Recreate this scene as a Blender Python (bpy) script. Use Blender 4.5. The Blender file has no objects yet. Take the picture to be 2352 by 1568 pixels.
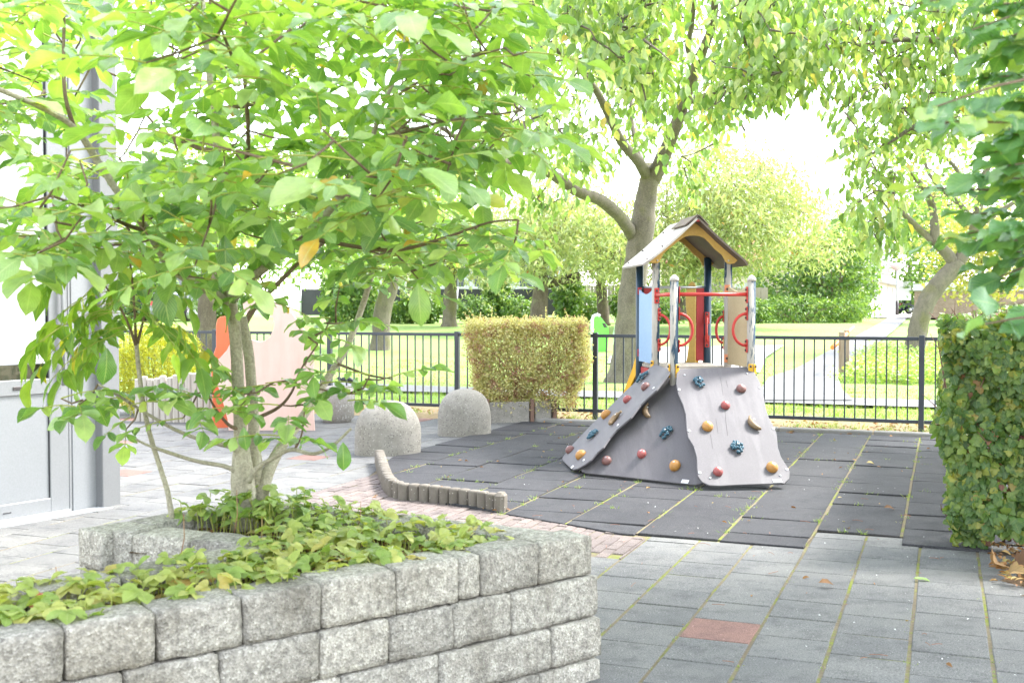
import bpy, math, random
import numpy as np
from mathutils import Matrix, Vector

random.seed(7)
rng = np.random.default_rng(11)
SC = bpy.context.scene
COL = SC.collection

# ------------------------------------------------------------------ camera
FOC, CX, CY, EYE = 2550.0, 1176.0, 784.0, 1.37          # measured on a 2352 x 1568 copy of the photograph
PITCH = math.atan(76 / FOC)
cam = bpy.data.objects.new('camera', bpy.data.cameras.new('camera'))
COL.objects.link(cam)
cam.location = (0, 0, EYE)
cam.rotation_euler = (math.pi / 2 - PITCH, 0, 0)
cam.data.sensor_width = 36.0
cam.data.lens = 36.0 * FOC / 2352.0
cam.data.clip_end = 2000
cam.data.dof.use_dof = True
cam.data.dof.focus_distance = 8.5
cam.data.dof.aperture_fstop = 5.6
SC.camera = cam

# ------------------------------------------------------------------ world, sun, exposure
SUN_AZ, SUN_EL = math.radians(68), math.radians(52)      # azimuth to the right of the view direction
world = bpy.data.worlds.new('World')
SC.world = world
world.use_nodes = True
wn = world.node_tree
bg = wn.nodes['Background']
sky = wn.nodes.new('ShaderNodeTexSky')
sky.sky_type = 'NISHITA'
sky.sun_disc = False
sky.sun_elevation = SUN_EL
sky.sun_rotation = SUN_AZ
sky.air_density = 1.0
sky.dust_density = 1.0
sky.ozone_density = 0.6
veil = wn.nodes.new('ShaderNodeHueSaturation')           # thin high cloud: the sky is nearly white
veil.inputs['Saturation'].default_value = 0.36
wn.links.new(sky.outputs[0], veil.inputs['Color'])
wn.links.new(veil.outputs[0], bg.inputs[0])
bg.inputs[1].default_value = 0.15
sl = bpy.data.lights.new('sun', 'SUN')
sl.energy = 1.5
sl.angle = math.radians(13)
sl.color = (1.0, 0.975, 0.94)
sun = bpy.data.objects.new('sun', sl)
COL.objects.link(sun)
sd = Vector((math.sin(SUN_AZ) * math.cos(SUN_EL), math.cos(SUN_AZ) * math.cos(SUN_EL), math.sin(SUN_EL)))
sun.rotation_euler = sd.to_track_quat('Z', 'Y').to_euler()
sun.location = sd * 60
SC.view_settings.view_transform = 'Standard'
SC.view_settings.look = 'None'
SC.view_settings.gamma = 1.0
SC.view_settings.exposure = 2.9
SC.cycles.use_denoising = True
SC.cycles.max_bounces = 8
SC.cycles.transparent_max_bounces = 6
SC.cycles.use_adaptive_sampling = True

# ------------------------------------------------------------------ geometry helpers
GA = math.radians(21.25)                                 # the paving grid is turned by this angle
GS, GC = math.sin(GA), math.cos(GA)


def ray(x, y):
    dx, dy = (x - CX) / FOC, -(y - CY) / FOC
    return Vector((dx, math.cos(PITCH) + dy * math.sin(PITCH), -math.sin(PITCH) + dy * math.cos(PITCH)))


def G(x, y, z=0.0):
    r = ray(x, y)
    t = (z - EYE) / r.z
    return Vector((r.x * t, r.y * t, z))


def AT(x, y, Y):
    r = ray(x, y)
    t = Y / r.y
    return Vector((r.x * t, Y, EYE + r.z * t))


def on_plane(x, y, p, n):
    r = ray(x, y)
    o = Vector((0, 0, EYE))
    t = (p - o).dot(n) / r.dot(n)
    return o + r * t


def project(p):
    """numpy (N,3) -> pixel x, y, depth"""
    p = np.asarray(p, dtype=float)
    X, Y, Z = p[:, 0], p[:, 1], p[:, 2] - EYE
    c, s = math.cos(PITCH), math.sin(PITCH)
    d = Y * c - Z * s
    u = Y * s + Z * c
    return CX + FOC * X / d, CY - FOC * u / d, d


def ST(s, t, z=0.0):
    """paving grid coordinates (s to the right, t away) -> world"""
    return Vector((s * GC + t * GS, -s * GS + t * GC, z))


def toST(p):
    return p.x * GC - p.y * GS, p.x * GS + p.y * GC


def terrain(Y):
    pts = ((19, 0), (48, .68), (85, .82), (300, .95))
    if Y <= 19:
        return 0.0
    for (a, ha), (b, hb) in zip(pts, pts[1:]):
        if Y <= b:
            return ha + (hb - ha) * (Y - a) / (b - a)
    return pts[-1][1]


def GT(x, y):
    z = 0.0
    for _ in range(40):
        p = G(x, y, z)
        z = .5 * z + .5 * terrain(min(p.y, 300))
    return G(x, y, z)


def wloc(o):
    v = Vector((0, 0, 0))
    while o is not None:
        v += o.location
        o = o.parent
    return v


def setp(o, label=None, cat=None, group=None, kind=None):
    if label: o['label'] = label
    if cat: o['category'] = cat
    if group: o['group'] = group
    if kind: o['kind'] = kind
    return o


def empty(name, loc, label=None, cat=None, group=None, kind=None):
    o = bpy.data.objects.new(name, None)
    COL.objects.link(o)
    o.location = loc
    o.empty_display_size = .1
    return setp(o, label, cat, group, kind)


class MB:
    """collects faces for ONE mesh object, in world coordinates"""

    def __init__(s):
        s.v, s.f, s.sm = [], [], []

    def add(s, verts, faces, smooth=False):
        b = len(s.v)
        s.v += [tuple(p) for p in verts]
        s.f += [tuple(i + b for i in f) for f in faces]
        s.sm += [smooth] * len(faces)
        return s

    def box(s, c, size, M=None, bev=0.0):
        hx, hy, hz = size[0] / 2, size[1] / 2, size[2] / 2
        c = Vector(c)
        M = M or Matrix.Identity(3)
        if bev <= 0:
            vs = [c + M @ Vector((x, y, z)) for z in (-hz, hz) for y in (-hy, hy) for x in (-hx, hx)]
            return s.add(vs, [(0, 2, 3, 1), (4, 5, 7, 6), (0, 1, 5, 4), (2, 6, 7, 3), (0, 4, 6, 2), (1, 3, 7, 5)])
        b = min(bev, hx * .98, hy * .98, hz * .98)
        vs, idx = [], {}
        for sx in (-1, 1):
            for sy in (-1, 1):
                for sz in (-1, 1):
                    for ax in range(3):
                        p = [sx * (hx - b), sy * (hy - b), sz * (hz - b)]
                        p[ax] = (sx * hx, sy * hy, sz * hz)[ax]
                        idx[(sx, sy, sz, ax)] = len(vs)
                        vs.append(c + M @ Vector(p))
        fs = []
        for ax in range(3):
            o1, o2 = [a for a in range(3) if a != ax]
            for sg in (-1, 1):
                q = []
                for a, bb in ((-1, -1), (1, -1), (1, 1), (-1, 1)):
                    k = [0, 0, 0]; k[ax] = sg; k[o1] = a; k[o2] = bb
                    q.append(idx[(k[0], k[1], k[2], ax)])
                fs.append(tuple(q))
        for ax in range(3):
            o1, o2 = [a for a in range(3) if a != ax]
            for a in (-1, 1):
                for bb in (-1, 1):
                    k0 = [0, 0, 0]; k0[ax] = -1; k0[o1] = a; k0[o2] = bb
                    k1 = list(k0); k1[ax] = 1
                    fs.append((idx[(*k0, o1)], idx[(*k1, o1)], idx[(*k1, o2)], idx[(*k0, o2)]))
        for sx in (-1, 1):
            for sy in (-1, 1):
                for sz in (-1, 1):
                    fs.append(tuple(idx[(sx, sy, sz, a)] for a in range(3)))
        return s.add(vs, fs)

    def tube(s, pts, rad, n=8, caps=True, smooth=True, wob=0.0):
        pts = [Vector(p) for p in pts]
        if not hasattr(rad, '__len__'):
            rad = [rad] * len(pts)
        vs, fs = [], []
        up = None
        for i, p in enumerate(pts):
            d = (pts[min(i + 1, len(pts) - 1)] - pts[max(i - 1, 0)])
            d = d.normalized() if d.length > 1e-9 else Vector((0, 0, 1))
            if up is None:
                up = Vector((0, 0, 1)) if abs(d.z) < .9 else Vector((1, 0, 0))
            up = (up - d * up.dot(d))
            up = up.normalized() if up.length > 1e-6 else d.orthogonal().normalized()
            sd_ = d.cross(up)
            for k in range(n):
                a = 2 * math.pi * k / n
                r = rad[i] * (1 + (random.uniform(-wob, wob) if wob else 0))
                vs.append(p + (up * math.cos(a) + sd_ * math.sin(a)) * r)
        for i in range(len(pts) - 1):
            for k in range(n):
                fs.append((i * n + k, i * n + (k + 1) % n, (i + 1) * n + (k + 1) % n, (i + 1) * n + k))
        s.add(vs, fs, smooth)
        if caps:
            b = len(s.v) - len(vs)
            s.f += [tuple(b + k for k in reversed(range(n))), tuple(b + (len(pts) - 1) * n + k for k in range(n))]
            s.sm += [False, False]
        return s

    def prism(s, outline, normal, thick, smooth=False):
        """outline: world points on a plane; body grows by thick along -normal; the rim is eased a little"""
        n = Vector(normal).normalized()
        P = [Vector(p) for p in outline]
        c = sum(P, Vector()) / len(P)
        m = len(P)
        e = min(.004, thick * .25)
        inn = []
        for i, p in enumerate(P):
            d = (P[(i + 1) % m] - P[i - 1]).normalized().cross(n)
            if d.dot(p - c) < 0 and False:
                d = -d
            inn.append(d)
        area = sum(((P[i] - c).cross(P[(i + 1) % m] - c)).dot(n) for i in range(m))
        sg = 1 if area > 0 else -1
        top = [p - d * (sg * e) for p, d in zip(P, inn)]
        mid = [p - n * e for p in P]
        low = [p - n * (thick - e) for p in P]
        bot = [p - n * thick for p in top]
        vs = top + mid + low + bot
        fs = []
        for r in range(3):
            for i in range(m):
                j = (i + 1) % m
                q = (r * m + i, (r + 1) * m + i, (r + 1) * m + j, r * m + j)
                fs.append(q if sg > 0 else tuple(reversed(q)))
        t = tuple(range(m)); b = tuple(range(3 * m, 4 * m))
        fs.append(t if sg > 0 else tuple(reversed(t)))
        fs.append(tuple(reversed(b)) if sg > 0 else b)
        return s.add(vs, fs)

    def lathe(s, base, prof, n=20, M=None, sx=1.0, sy=1.0, smooth=True):
        base = Vector(base)
        M = M or Matrix.Identity(3)
        vs, fs = [], []
        for r, z in prof:
            for k in range(n):
                a = 2 * math.pi * k / n
                vs.append(base + M @ Vector((r * sx * math.cos(a), r * sy * math.sin(a), z)))
        m = len(prof)
        for i in range(m - 1):
            for k in range(n):
                fs.append((i * n + k, i * n + (k + 1) % n, (i + 1) * n + (k + 1) % n, (i + 1) * n + k))
        s.add(vs, fs, smooth)
        b = len(s.v) - len(vs)
        s.f += [tuple(b + k for k in reversed(range(n))), tuple(b + (m - 1) * n + k for k in range(n))]
        s.sm += [False, smooth]
        return s

    def ball(s, c, r, M=None, nu=10, nv=6):
        """r: (rx, ry, rz)"""
        c = Vector(c); M = M or Matrix.Identity(3)
        vs = [c + M @ Vector((0, 0, -r[2]))]
        for j in range(1, nv):
            a = -math.pi / 2 + math.pi * j / nv
            for k in range(nu):
                b = 2 * math.pi * k / nu
                vs.append(c + M @ Vector((r[0] * math.cos(a) * math.cos(b), r[1] * math.cos(a) * math.sin(b), r[2] * math.sin(a))))
        vs.append(c + M @ Vector((0, 0, r[2])))
        fs = [(0, 1 + (k + 1) % nu, 1 + k) for k in range(nu)]
        for j in range(nv - 2):
            for k in range(nu):
                fs.append((1 + j * nu + k, 1 + j * nu + (k + 1) % nu, 1 + (j + 1) * nu + (k + 1) % nu, 1 + (j + 1) * nu + k))
        L = len(vs) - 1
        fs += [(L, 1 + (nv - 2) * nu + k, 1 + (nv - 2) * nu + (k + 1) % nu) for k in range(nu)]
        return s.add(vs, fs, True)

    def build(s, name, mat, parent=None, **props):
        off = wloc(parent) if parent is not None else Vector((0, 0, 0))
        me = bpy.data.meshes.new(name)
        if parent is None and 'origin' in props:
            off = Vector(props['origin'])
        me.from_pydata([(v[0] - off.x, v[1] - off.y, v[2] - off.z) for v in s.v], [], s.f)
        me.polygons.foreach_set('use_smooth', s.sm)
        me.update()
        me.materials.append(mat)
        o = bpy.data.objects.new(name, me)
        COL.objects.link(o)
        if parent is not None:
            o.parent = parent
        elif 'origin' in props:
            o.location = off
        props.pop('origin', None)
        return setp(o, **props)


def link_copy(name, me, loc, parent=None, M=None, **props):
    """one more object that shares mesh data"""
    o = bpy.data.objects.new(name, me)
    COL.objects.link(o)
    if parent is not None:
        o.parent = parent
        loc = Vector(loc) - wloc(parent)
    if M is not None:
        o.matrix_local = Matrix.Translation(loc) @ M
    else:
        o.location = loc
    return setp(o, **props)


def spline(ctrl, k=5):
    """Catmull-Rom through (x,y,z,r) rows"""
    P = [np.array(c, float) for c in ctrl]
    P = [2 * P[0] - P[1]] + P + [2 * P[-1] - P[-2]]
    out = []
    for i in range(1, len(P) - 2):
        for j in range(k):
            t = j / k
            out.append(.5 * ((2 * P[i]) + (-P[i - 1] + P[i + 1]) * t + (2 * P[i - 1] - 5 * P[i] + 4 * P[i + 1] - P[i + 2]) * t * t
                             + (-P[i - 1] + 3 * P[i] - 3 * P[i + 1] + P[i + 2]) * t ** 3))
    out.append(P[-2])
    return out


def limb_path(px, k=5):
    """rows (pixel x, pixel y, depth, radius) -> smooth world path"""
    rows = []
    for x, y, Y, r in px:
        p = AT(x, y, Y)
        rows.append((p.x, p.y, p.z, r))
    return spline(rows, k)


def limb(mb, path, n=8, wob=.05):
    mb.tube([p[:3] for p in path], [max(.0015, p[3]) for p in path], n, wob=wob)


# ------------------------------------------------------------------ leaves
def leaf_grid(width=.5, rows=7, cols=5, widest=.58, tip=.9, fold=.12, droop=.25, wave=.03, seed=0, serr=0.0):
    """a leaf blade of length 1 along +y; returns V, F, UV"""
    r = random.Random(seed)
    V, UV = [], []
    for i in range(rows):
        v = i / (rows - 1)
        if v < widest:
            w = math.sin(v / widest * math.pi / 2) ** .8
        else:
            w = max(0.0, math.cos((v - widest) / (1 - widest) * math.pi / 2)) ** tip
        w = max(w, .02) * width / 2
        for j in range(cols):
            u = -1 + 2 * j / (cols - 1)
            x = u * w
            edge = abs(u) ** 2
            z = fold * abs(x) * 2 - droop * v * v * .6 + edge * wave * math.sin(v * 9 + seed + (u > 0) * 1.7)
            y = v + (r.uniform(-serr, serr) if abs(u) == 1 else 0)
            if abs(u) == 1 and serr:
                x *= 1 + r.uniform(-serr * 2, serr * 2)
            V.append((x, y - .12 * droop * v * v, z)); UV.append((u * .5 + .5, v))
    F = []
    for i in range(rows - 1):
        for j in range(cols - 1):
            a = i * cols + j
            F.append((a, a + 1, a + cols + 1, a + cols))
    return np.array(V), F, np.array(UV)


def leaf_fan(outline, cup=.1, seed=0, droop=.1):
    """a lobed blade: fan of triangles round the leaf stalk point"""
    r = random.Random(seed)
    V = [(0, .38, .02)]
    for x, y in outline:
        V.append((x, y, cup * (x * x) - droop * max(0, y - .3) ** 2 + r.uniform(-.03, .03)))
    n = len(outline)
    F = [(0, 1 + i, 1 + (i + 1) % n) for i in range(n)]
    UV = [(.5, .4)] + [(x + .5, y) for x, y in outline]
    return np.array(V), F, np.array(UV)


def frames(dirs, norms, twist=None):
    """(N,3),(N,3) -> rotation matrices, columns side, axis, normal"""
    d = dirs / np.linalg.norm(dirs, axis=1, keepdims=True)
    x = np.cross(d, norms)
    ln = np.linalg.norm(x, axis=1, keepdims=True)
    x = np.where(ln < 1e-6, np.array([[1.0, 0, 0]]), x / np.maximum(ln, 1e-6))
    z = np.cross(x, d)
    if twist is not None:
        c, s = np.cos(twist)[:, None], np.sin(twist)[:, None]
        x, z = x * c + z * s, z * c - x * s
    return np.stack([x, d, z], axis=2)


def mass(name, templates, T, R, S, mat, parent=None, pick=None, rnd=None, smooth=True, **props):
    """many copies of the template blades as ONE mesh"""
    T = np.asarray(T, float); N = len(T)
    S = np.asarray(S, float)
    if S.ndim == 1:
        S = np.repeat(S[:, None], 3, axis=1)
    pick = rng.integers(0, len(templates), N) if pick is None else pick
    rnd = rng.random(N) if rnd is None else rnd
    off = np.array(wloc(parent)) if parent is not None else np.zeros(3)
    vs, loops, starts, totals, uvs, rr = [], [], [], [], [], []
    base = 0; ls = 0
    for k, (V, F, UV) in enumerate(templates):
        sel = np.where(pick == k)[0]
        if not len(sel):
            continue
        W = np.einsum('nij,nvj->nvi', R[sel], V[None] * S[sel][:, None, :]) + T[sel][:, None, :] - off
        m, nv = len(sel), len(V)
        vs.append(W.reshape(-1, 3))
        fl = [len(f) for f in F]
        flat = np.concatenate([np.array(f) for f in F])
        loops.append((flat[None, :] + (base + np.arange(m) * nv)[:, None]).reshape(-1))
        tot = np.tile(np.array(fl), m)
        totals.append(tot)
        uvs.append(np.tile(UV[flat], (m, 1)))
        rr.append(np.repeat(rnd[sel], len(F)))
        base += m * nv
    vs = np.concatenate(vs); loops = np.concatenate(loops); totals = np.concatenate(totals); uvs = np.concatenate(uvs); rr = np.concatenate(rr)
    starts = np.concatenate([[0], np.cumsum(totals)[:-1]])
    me = bpy.data.meshes.new(name)
    me.vertices.add(len(vs)); me.vertices.foreach_set('co', vs.astype(np.float32).ravel())
    me.loops.add(len(loops)); me.loops.foreach_set('vertex_index', loops.astype(np.int32))
    me.polygons.add(len(totals))
    me.polygons.foreach_set('loop_start', starts.astype(np.int32))
    me.polygons.foreach_set('loop_total', totals.astype(np.int32))
    me.polygons.foreach_set('use_smooth', np.full(len(totals), smooth))
    uvl = me.uv_layers.new(name='UVMap')
    uvl.data.foreach_set('uv', uvs.astype(np.float32).ravel())
    at = me.attributes.new('rnd', 'FLOAT', 'FACE')
    at.data.foreach_set('value', rr.astype(np.float32))
    so = me.attributes.new('solo', 'FLOAT', 'FACE')
    so.data.foreach_set('value', np.ones(len(rr), np.float32))
    me.update(calc_edges=True)
    me.materials.append(mat)
    o = bpy.data.objects.new(name, me)
    COL.objects.link(o)
    if parent is not None:
        o.parent = parent
    return setp(o, **props)


def leaf_mesh(name, tpl, mat):
    V, F, UV = tpl
    me = bpy.data.meshes.new(name)
    me.from_pydata([tuple(v) for v in V], [], [tuple(f) for f in F])
    me.polygons.foreach_set('use_smooth', [True] * len(F))
    uvl = me.uv_layers.new(name='UVMap')
    flat = np.concatenate([np.array(f) for f in F])
    uvl.data.foreach_set('uv', UV[flat].astype(np.float32).ravel())
    me.materials.append(mat)
    return me


def leaves(parent, templates, T, R, S, mat, crown='foliage', single='leaf', n_single=300, pick=None, cell=14, rnd=None):
    """the n_single blades that show largest become objects of their own, the rest one mass"""
    T = np.asarray(T, float); S = np.asarray(S, float)
    if S.ndim == 1:
        S = np.repeat(S[:, None], 3, axis=1)
    N = len(T)
    pick = rng.integers(0, len(templates), N) if pick is None else pick
    mid = T + R[:, :, 1] * (S[:, 1:2] * .5)
    x, y, d = project(mid)
    ok = (x > -20) & (x < 2372) & (y > -20) & (y < 1588) & (d > .3)
    order = np.argsort(d)
    seen, vis = set(), []
    for i in order:
        if not ok[i]:
            continue
        k = (int(x[i] // cell), int(y[i] // cell))
        if k in seen:
            continue
        seen.add(k)
        vis.append(i)
    vis = np.array(vis, int)
    view = np.stack([T[:, 0], T[:, 1], T[:, 2] - EYE], 1)
    view /= np.linalg.norm(view, axis=1, keepdims=True)
    face = np.abs((R[:, :, 2] * view).sum(1)) + .25
    score = S[:, 0] * S[:, 1] / d ** 2 * face
    vis = vis[np.argsort(-score[vis])][:n_single]
    me = [leaf_mesh(single, t, mat) for t in templates]
    rest = np.ones(N, bool); rest[vis] = False
    for i in vis:
        M = Matrix([list(R[i][r] * S[i]) for r in range(3)]).to_4x4()
        link_copy(single, me[pick[i]], Vector(T[i]), parent, M)
    if rest.any():
        mass(crown, templates, T[rest], R[rest], S[rest], mat, parent, pick=pick[rest], rnd=None if rnd is None else rnd[rest], kind='stuff')


def grow(anchors, targets):
    """join each target to the nearest point of what has grown so far; yields (from, to)"""
    A = np.array(anchors, float)
    todo = sorted(range(len(targets)), key=lambda i: np.min(np.linalg.norm(A - targets[i], axis=1)))
    pool = np.zeros((len(A) + len(todo) * 2, 3)); pool[:len(A)] = A; m = len(A)
    for i in todo:
        t = np.asarray(targets[i], float)
        q = pool[int(np.argmin(np.linalg.norm(pool[:m] - t, axis=1)))].copy()
        pool[m] = q + (t - q) * .45; pool[m + 1] = q + (t - q) * .75; m += 2
        yield i, q, t


def unit(v):
    v = np.asarray(v, float)
    return v / np.maximum(np.linalg.norm(v, axis=-1, keepdims=True), 1e-9)


def in_poly(x, y, poly):
    c = False
    j = len(poly) - 1
    for i in range(len(poly)):
        xi, yi = poly[i]; xj, yj = poly[j]
        if (yi > y) != (yj > y) and x < (xj - xi) * (y - yi) / (yj - yi) + xi:
            c = not c
        j = i
    return c


# ------------------------------------------------------------------ materials
def nt(name):
    m = bpy.data.materials.new(name)
    m.use_nodes = True
    t = m.node_tree
    for n in list(t.nodes):
        t.nodes.remove(n)
    out = t.nodes.new('ShaderNodeOutputMaterial')
    return m, t, out


def N(t, kind, **kw):
    n = t.nodes.new('ShaderNode' + kind)
    for k, v in kw.items():
        if k.startswith('i_'):
            n.inputs[k[2:].replace('_', ' ')].default_value = v
        else:
            setattr(n, k, v)
    return n


def ramp(t, fac, stops):
    r = t.nodes.new('ShaderNodeValToRGB')
    el = r.color_ramp.elements
    while len(el) < len(stops):
        el.new(.5)
    for e, (p, c) in zip(el, stops):
        e.position = p
        e.color = (*c, 1) if len(c) == 3 else c
    t.links.new(fac, r.inputs[0])
    return r.outputs[0]


def mixc(t, fac, a, b, mode='MIX'):
    m = t.nodes.new('ShaderNodeMix')
    m.data_type = 'RGBA'; m.blend_type = mode
    for s, v in ((0, fac), (6, a), (7, b)):
        if hasattr(v, 'is_linked'):
            t.links.new(v, m.inputs[s])
        elif s == 0:
            m.inputs[0].default_value = v
        else:
            m.inputs[s].default_value = (*v, 1)
    return m.outputs[2]


def noise(t, vec, scale, detail=4, rough=.55, dist=0.0):
    n = t.nodes.new('ShaderNodeTexNoise')
    n.inputs['Scale'].default_value = scale
    n.inputs['Detail'].default_value = detail
    n.inputs['Roughness'].default_value = rough
    n.inputs['Distortion'].default_value = dist
    t.links.new(vec, n.inputs['Vector'])
    return n.outputs['Fac']


def vmul(t, vec, s):
    m = t.nodes.new('ShaderNodeVectorMath'); m.operation = 'MULTIPLY'
    t.links.new(vec, m.inputs[0]); m.inputs[1].default_value = s
    return m.outputs[0]


def math_n(t, op, a, b=None, clamp=False):
    m = t.nodes.new('ShaderNodeMath'); m.operation = op; m.use_clamp = clamp
    for i, v in ((0, a), (1, b)):
        if v is None:
            continue
        if hasattr(v, 'is_linked'):
            t.links.new(v, m.inputs[i])
        else:
            m.inputs[i].default_value = v
    return m.outputs[0]


def finish(t, out, col, rough=.6, bump=None, bstr=.3, bdist=.01, metal=0.0, spec=.5, coat=0.0):
    b = t.nodes.new('ShaderNodeBsdfPrincipled')
    if hasattr(col, 'is_linked'):
        t.links.new(col, b.inputs['Base Color'])
    else:
        b.inputs['Base Color'].default_value = (*col, 1)
    if hasattr(rough, 'is_linked'):
        t.links.new(rough, b.inputs['Roughness'])
    else:
        b.inputs['Roughness'].default_value = rough
    b.inputs['Metallic'].default_value = metal
    b.inputs['Specular IOR Level'].default_value = spec
    b.inputs['Coat Weight'].default_value = coat
    if bump is not None:
        n = t.nodes.new('ShaderNodeBump')
        n.inputs['Strength'].default_value = bstr
        n.inputs['Distance'].default_value = bdist
        t.links.new(bump, n.inputs['Height'])
        t.links.new(n.outputs[0], b.inputs['Normal'])
    t.links.new(b.outputs[0], out.inputs[0])
    return b


def wpos(t):
    return t.nodes.new('ShaderNodeNewGeometry').outputs['Position']


def surf(name, c1, c2, scale=6, rough=.6, fine=60, bstr=.2, bdist=.004, spec=.4, metal=0.0, per_object=.0, stretch=(1, 1, 1), coat=0.0, speck=None):
    """mottled surface: two colours over coarse noise, fine relief, optional specks (colour, scale, amount)"""
    m, t, out = nt(name)
    p = vmul(t, wpos(t), stretch)
    n1 = noise(t, p, scale, 5, .6)
    col = mixc(t, math_n(t, 'SMOOTH_MAX', math_n(t, 'MULTIPLY_ADD', n1, 2.0), 0.0) if False else ramp(t, n1, [(.32, (0, 0, 0)), (.68, (1, 1, 1))]), c1, c2)
    n2 = noise(t, p, fine, 3, .6)
    col = mixc(t, .35, col, mixc(t, n2, tuple(x * .55 for x in c1), tuple(min(1, x * 1.35) for x in c2)))
    if speck:
        for sc, ss, amt in speck:
            v = t.nodes.new('ShaderNodeTexVoronoi')
            v.inputs['Scale'].default_value = ss
            t.links.new(p, v.inputs['Vector'])
            f = ramp(t, v.outputs['Distance'], [(amt * .6, (1, 1, 1)), (amt, (0, 0, 0))])
            sel = ramp(t, v.outputs['Color'], [(.55, (0, 0, 0)), (.6, (1, 1, 1))])
            col = mixc(t, mixc(t, 1.0, f, sel, 'MULTIPLY'), col, sc)
    if per_object:
        oi = t.nodes.new('ShaderNodeObjectInfo')
        hv = math_n(t, 'MULTIPLY_ADD', oi.outputs['Random'], per_object * 2)
        hv.node.inputs[2].default_value = 1 - per_object
        k = t.nodes.new('ShaderNodeCombineColor')
        for i in range(3):
            t.links.new(hv, k.inputs[i])
        col = mixc(t, 1.0, col, k.outputs[0], 'MULTIPLY')
    finish(t, out, col, rough, mixc(t, .5, n1, n2), bstr, bdist, metal, spec, coat)
    return m


def leaf_mat(name, stops, trans=.45, tcol=(1.25, 1.35, .5), rough=.42, veins=9.0, vein_col=(.36, .44, .12), vein_amt=.5, spec=.45, patch=None):
    """leaf blade: colour picked per leaf, veins from the blade's own coordinates, light shining through"""
    m, t, out = nt(name)
    at = t.nodes.new('ShaderNodeAttribute'); at.attribute_name = 'rnd'
    oi = t.nodes.new('ShaderNodeObjectInfo')
    so = t.nodes.new('ShaderNodeAttribute'); so.attribute_name = 'solo'      # a mass has its own value per leaf, a single leaf its object's
    fr = math_n(t, 'ADD', at.outputs['Fac'], math_n(t, 'MULTIPLY', oi.outputs['Random'], math_n(t, 'SUBTRACT', 1.0, so.outputs['Fac'])))
    col = ramp(t, fr, stops)
    p = wpos(t)
    n1 = noise(t, p, 25, 3)
    col = mixc(t, 1.0, col, ramp(t, n1, [(.3, (.78, .8, .75)), (.7, (1.15, 1.12, 1.1))]), 'MULTIPLY')
    bump = n1
    if veins:
        uv = t.nodes.new('ShaderNodeUVMap')
        sp = t.nodes.new('ShaderNodeSeparateXYZ')
        t.links.new(uv.outputs[0], sp.inputs[0])
        au = math_n(t, 'ABSOLUTE', math_n(t, 'SUBTRACT', sp.outputs[0], .5))
        w = math_n(t, 'MULTIPLY_ADD', au, -1.6 * veins / 2)
        w.node.inputs[2].default_value = 0
        ph = math_n(t, 'ADD', math_n(t, 'MULTIPLY', sp.outputs[1], veins), w)
        tri = math_n(t, 'PINGPONG', ph, .5)
        side = ramp(t, tri, [(.02, (1, 1, 1)), (.09, (0, 0, 0))])
        mid = ramp(t, au, [(.012, (1, 1, 1)), (.04, (0, 0, 0))])
        vv = mixc(t, 1.0, side, mid, 'LIGHTEN')
        col = mixc(t, mixc(t, 1.0, vv, (vein_amt,) * 3, 'MULTIPLY'), col, vein_col)
        bump = mixc(t, .6, n1, tri)
    if patch:
        pc, lo = patch
        col = mixc(t, ramp(t, noise(t, p, 9, 3), [(lo, (0, 0, 0)), (lo + .05, (1, 1, 1))]), col, pc)
    b = t.nodes.new('ShaderNodeBsdfPrincipled')
    t.links.new(col, b.inputs['Base Color'])
    b.inputs['Roughness'].default_value = rough
    b.inputs['Specular IOR Level'].default_value = spec
    bn = t.nodes.new('ShaderNodeBump')
    bn.inputs['Strength'].default_value = .35; bn.inputs['Distance'].default_value = .004
    t.links.new(bump, bn.inputs['Height']); t.links.new(bn.outputs[0], b.inputs['Normal'])
    tr = t.nodes.new('ShaderNodeBsdfTranslucent')
    t.links.new(mixc(t, 1.0, col, tcol, 'MULTIPLY'), tr.inputs[0])
    mx = t.nodes.new('ShaderNodeMixShader'); mx.inputs[0].default_value = trans
    t.links.new(b.outputs[0], mx.inputs[1]); t.links.new(tr.outputs[0], mx.inputs[2])
    t.links.new(mx.outputs[0], out.inputs[0])
    return m

# ================================================================== materials of the place
def concrete_block_mat():
    m, t, out = nt('split_concrete')
    p = wpos(t)
    v = N(t, 'TexVoronoi'); v.inputs['Scale'].default_value = 150
    t.links.new(p, v.inputs['Vector'])
    grain = ramp(t, v.outputs['Color'], [(.12, (.09, .087, .08)), (.4, (.26, .25, .235)), (.7, (.40, .39, .37)), (.95, (.66, .65, .62))])
    n1 = noise(t, p, 3.2, 6, .65)
    n2 = noise(t, p, 38, 5, .7)
    oi = N(t, 'ObjectInfo')
    tone = ramp(t, oi.outputs['Random'], [(0, (.80, .79, .77)), (.5, (.97, .96, .93)), (1, (1.08, 1.06, 1.01))])
    col = mixc(t, .55, (.50, .475, .43), grain)
    col = mixc(t, ramp(t, n1, [(.47, (0, 0, 0)), (.68, (.62, .62, .62))]), col, (.15, .135, .11))
    col = mixc(t, 1.0, col, ramp(t, n2, [(.3, (.5, .5, .5)), (.62, (1.15, 1.15, 1.13))]), 'MULTIPLY')
    col = mixc(t, 1.0, col, tone, 'MULTIPLY')
    h = mixc(t, .35, n2, v.outputs['Distance'])
    finish(t, out, col, .9, h, .9, .012, spec=.25)
    return m


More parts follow.
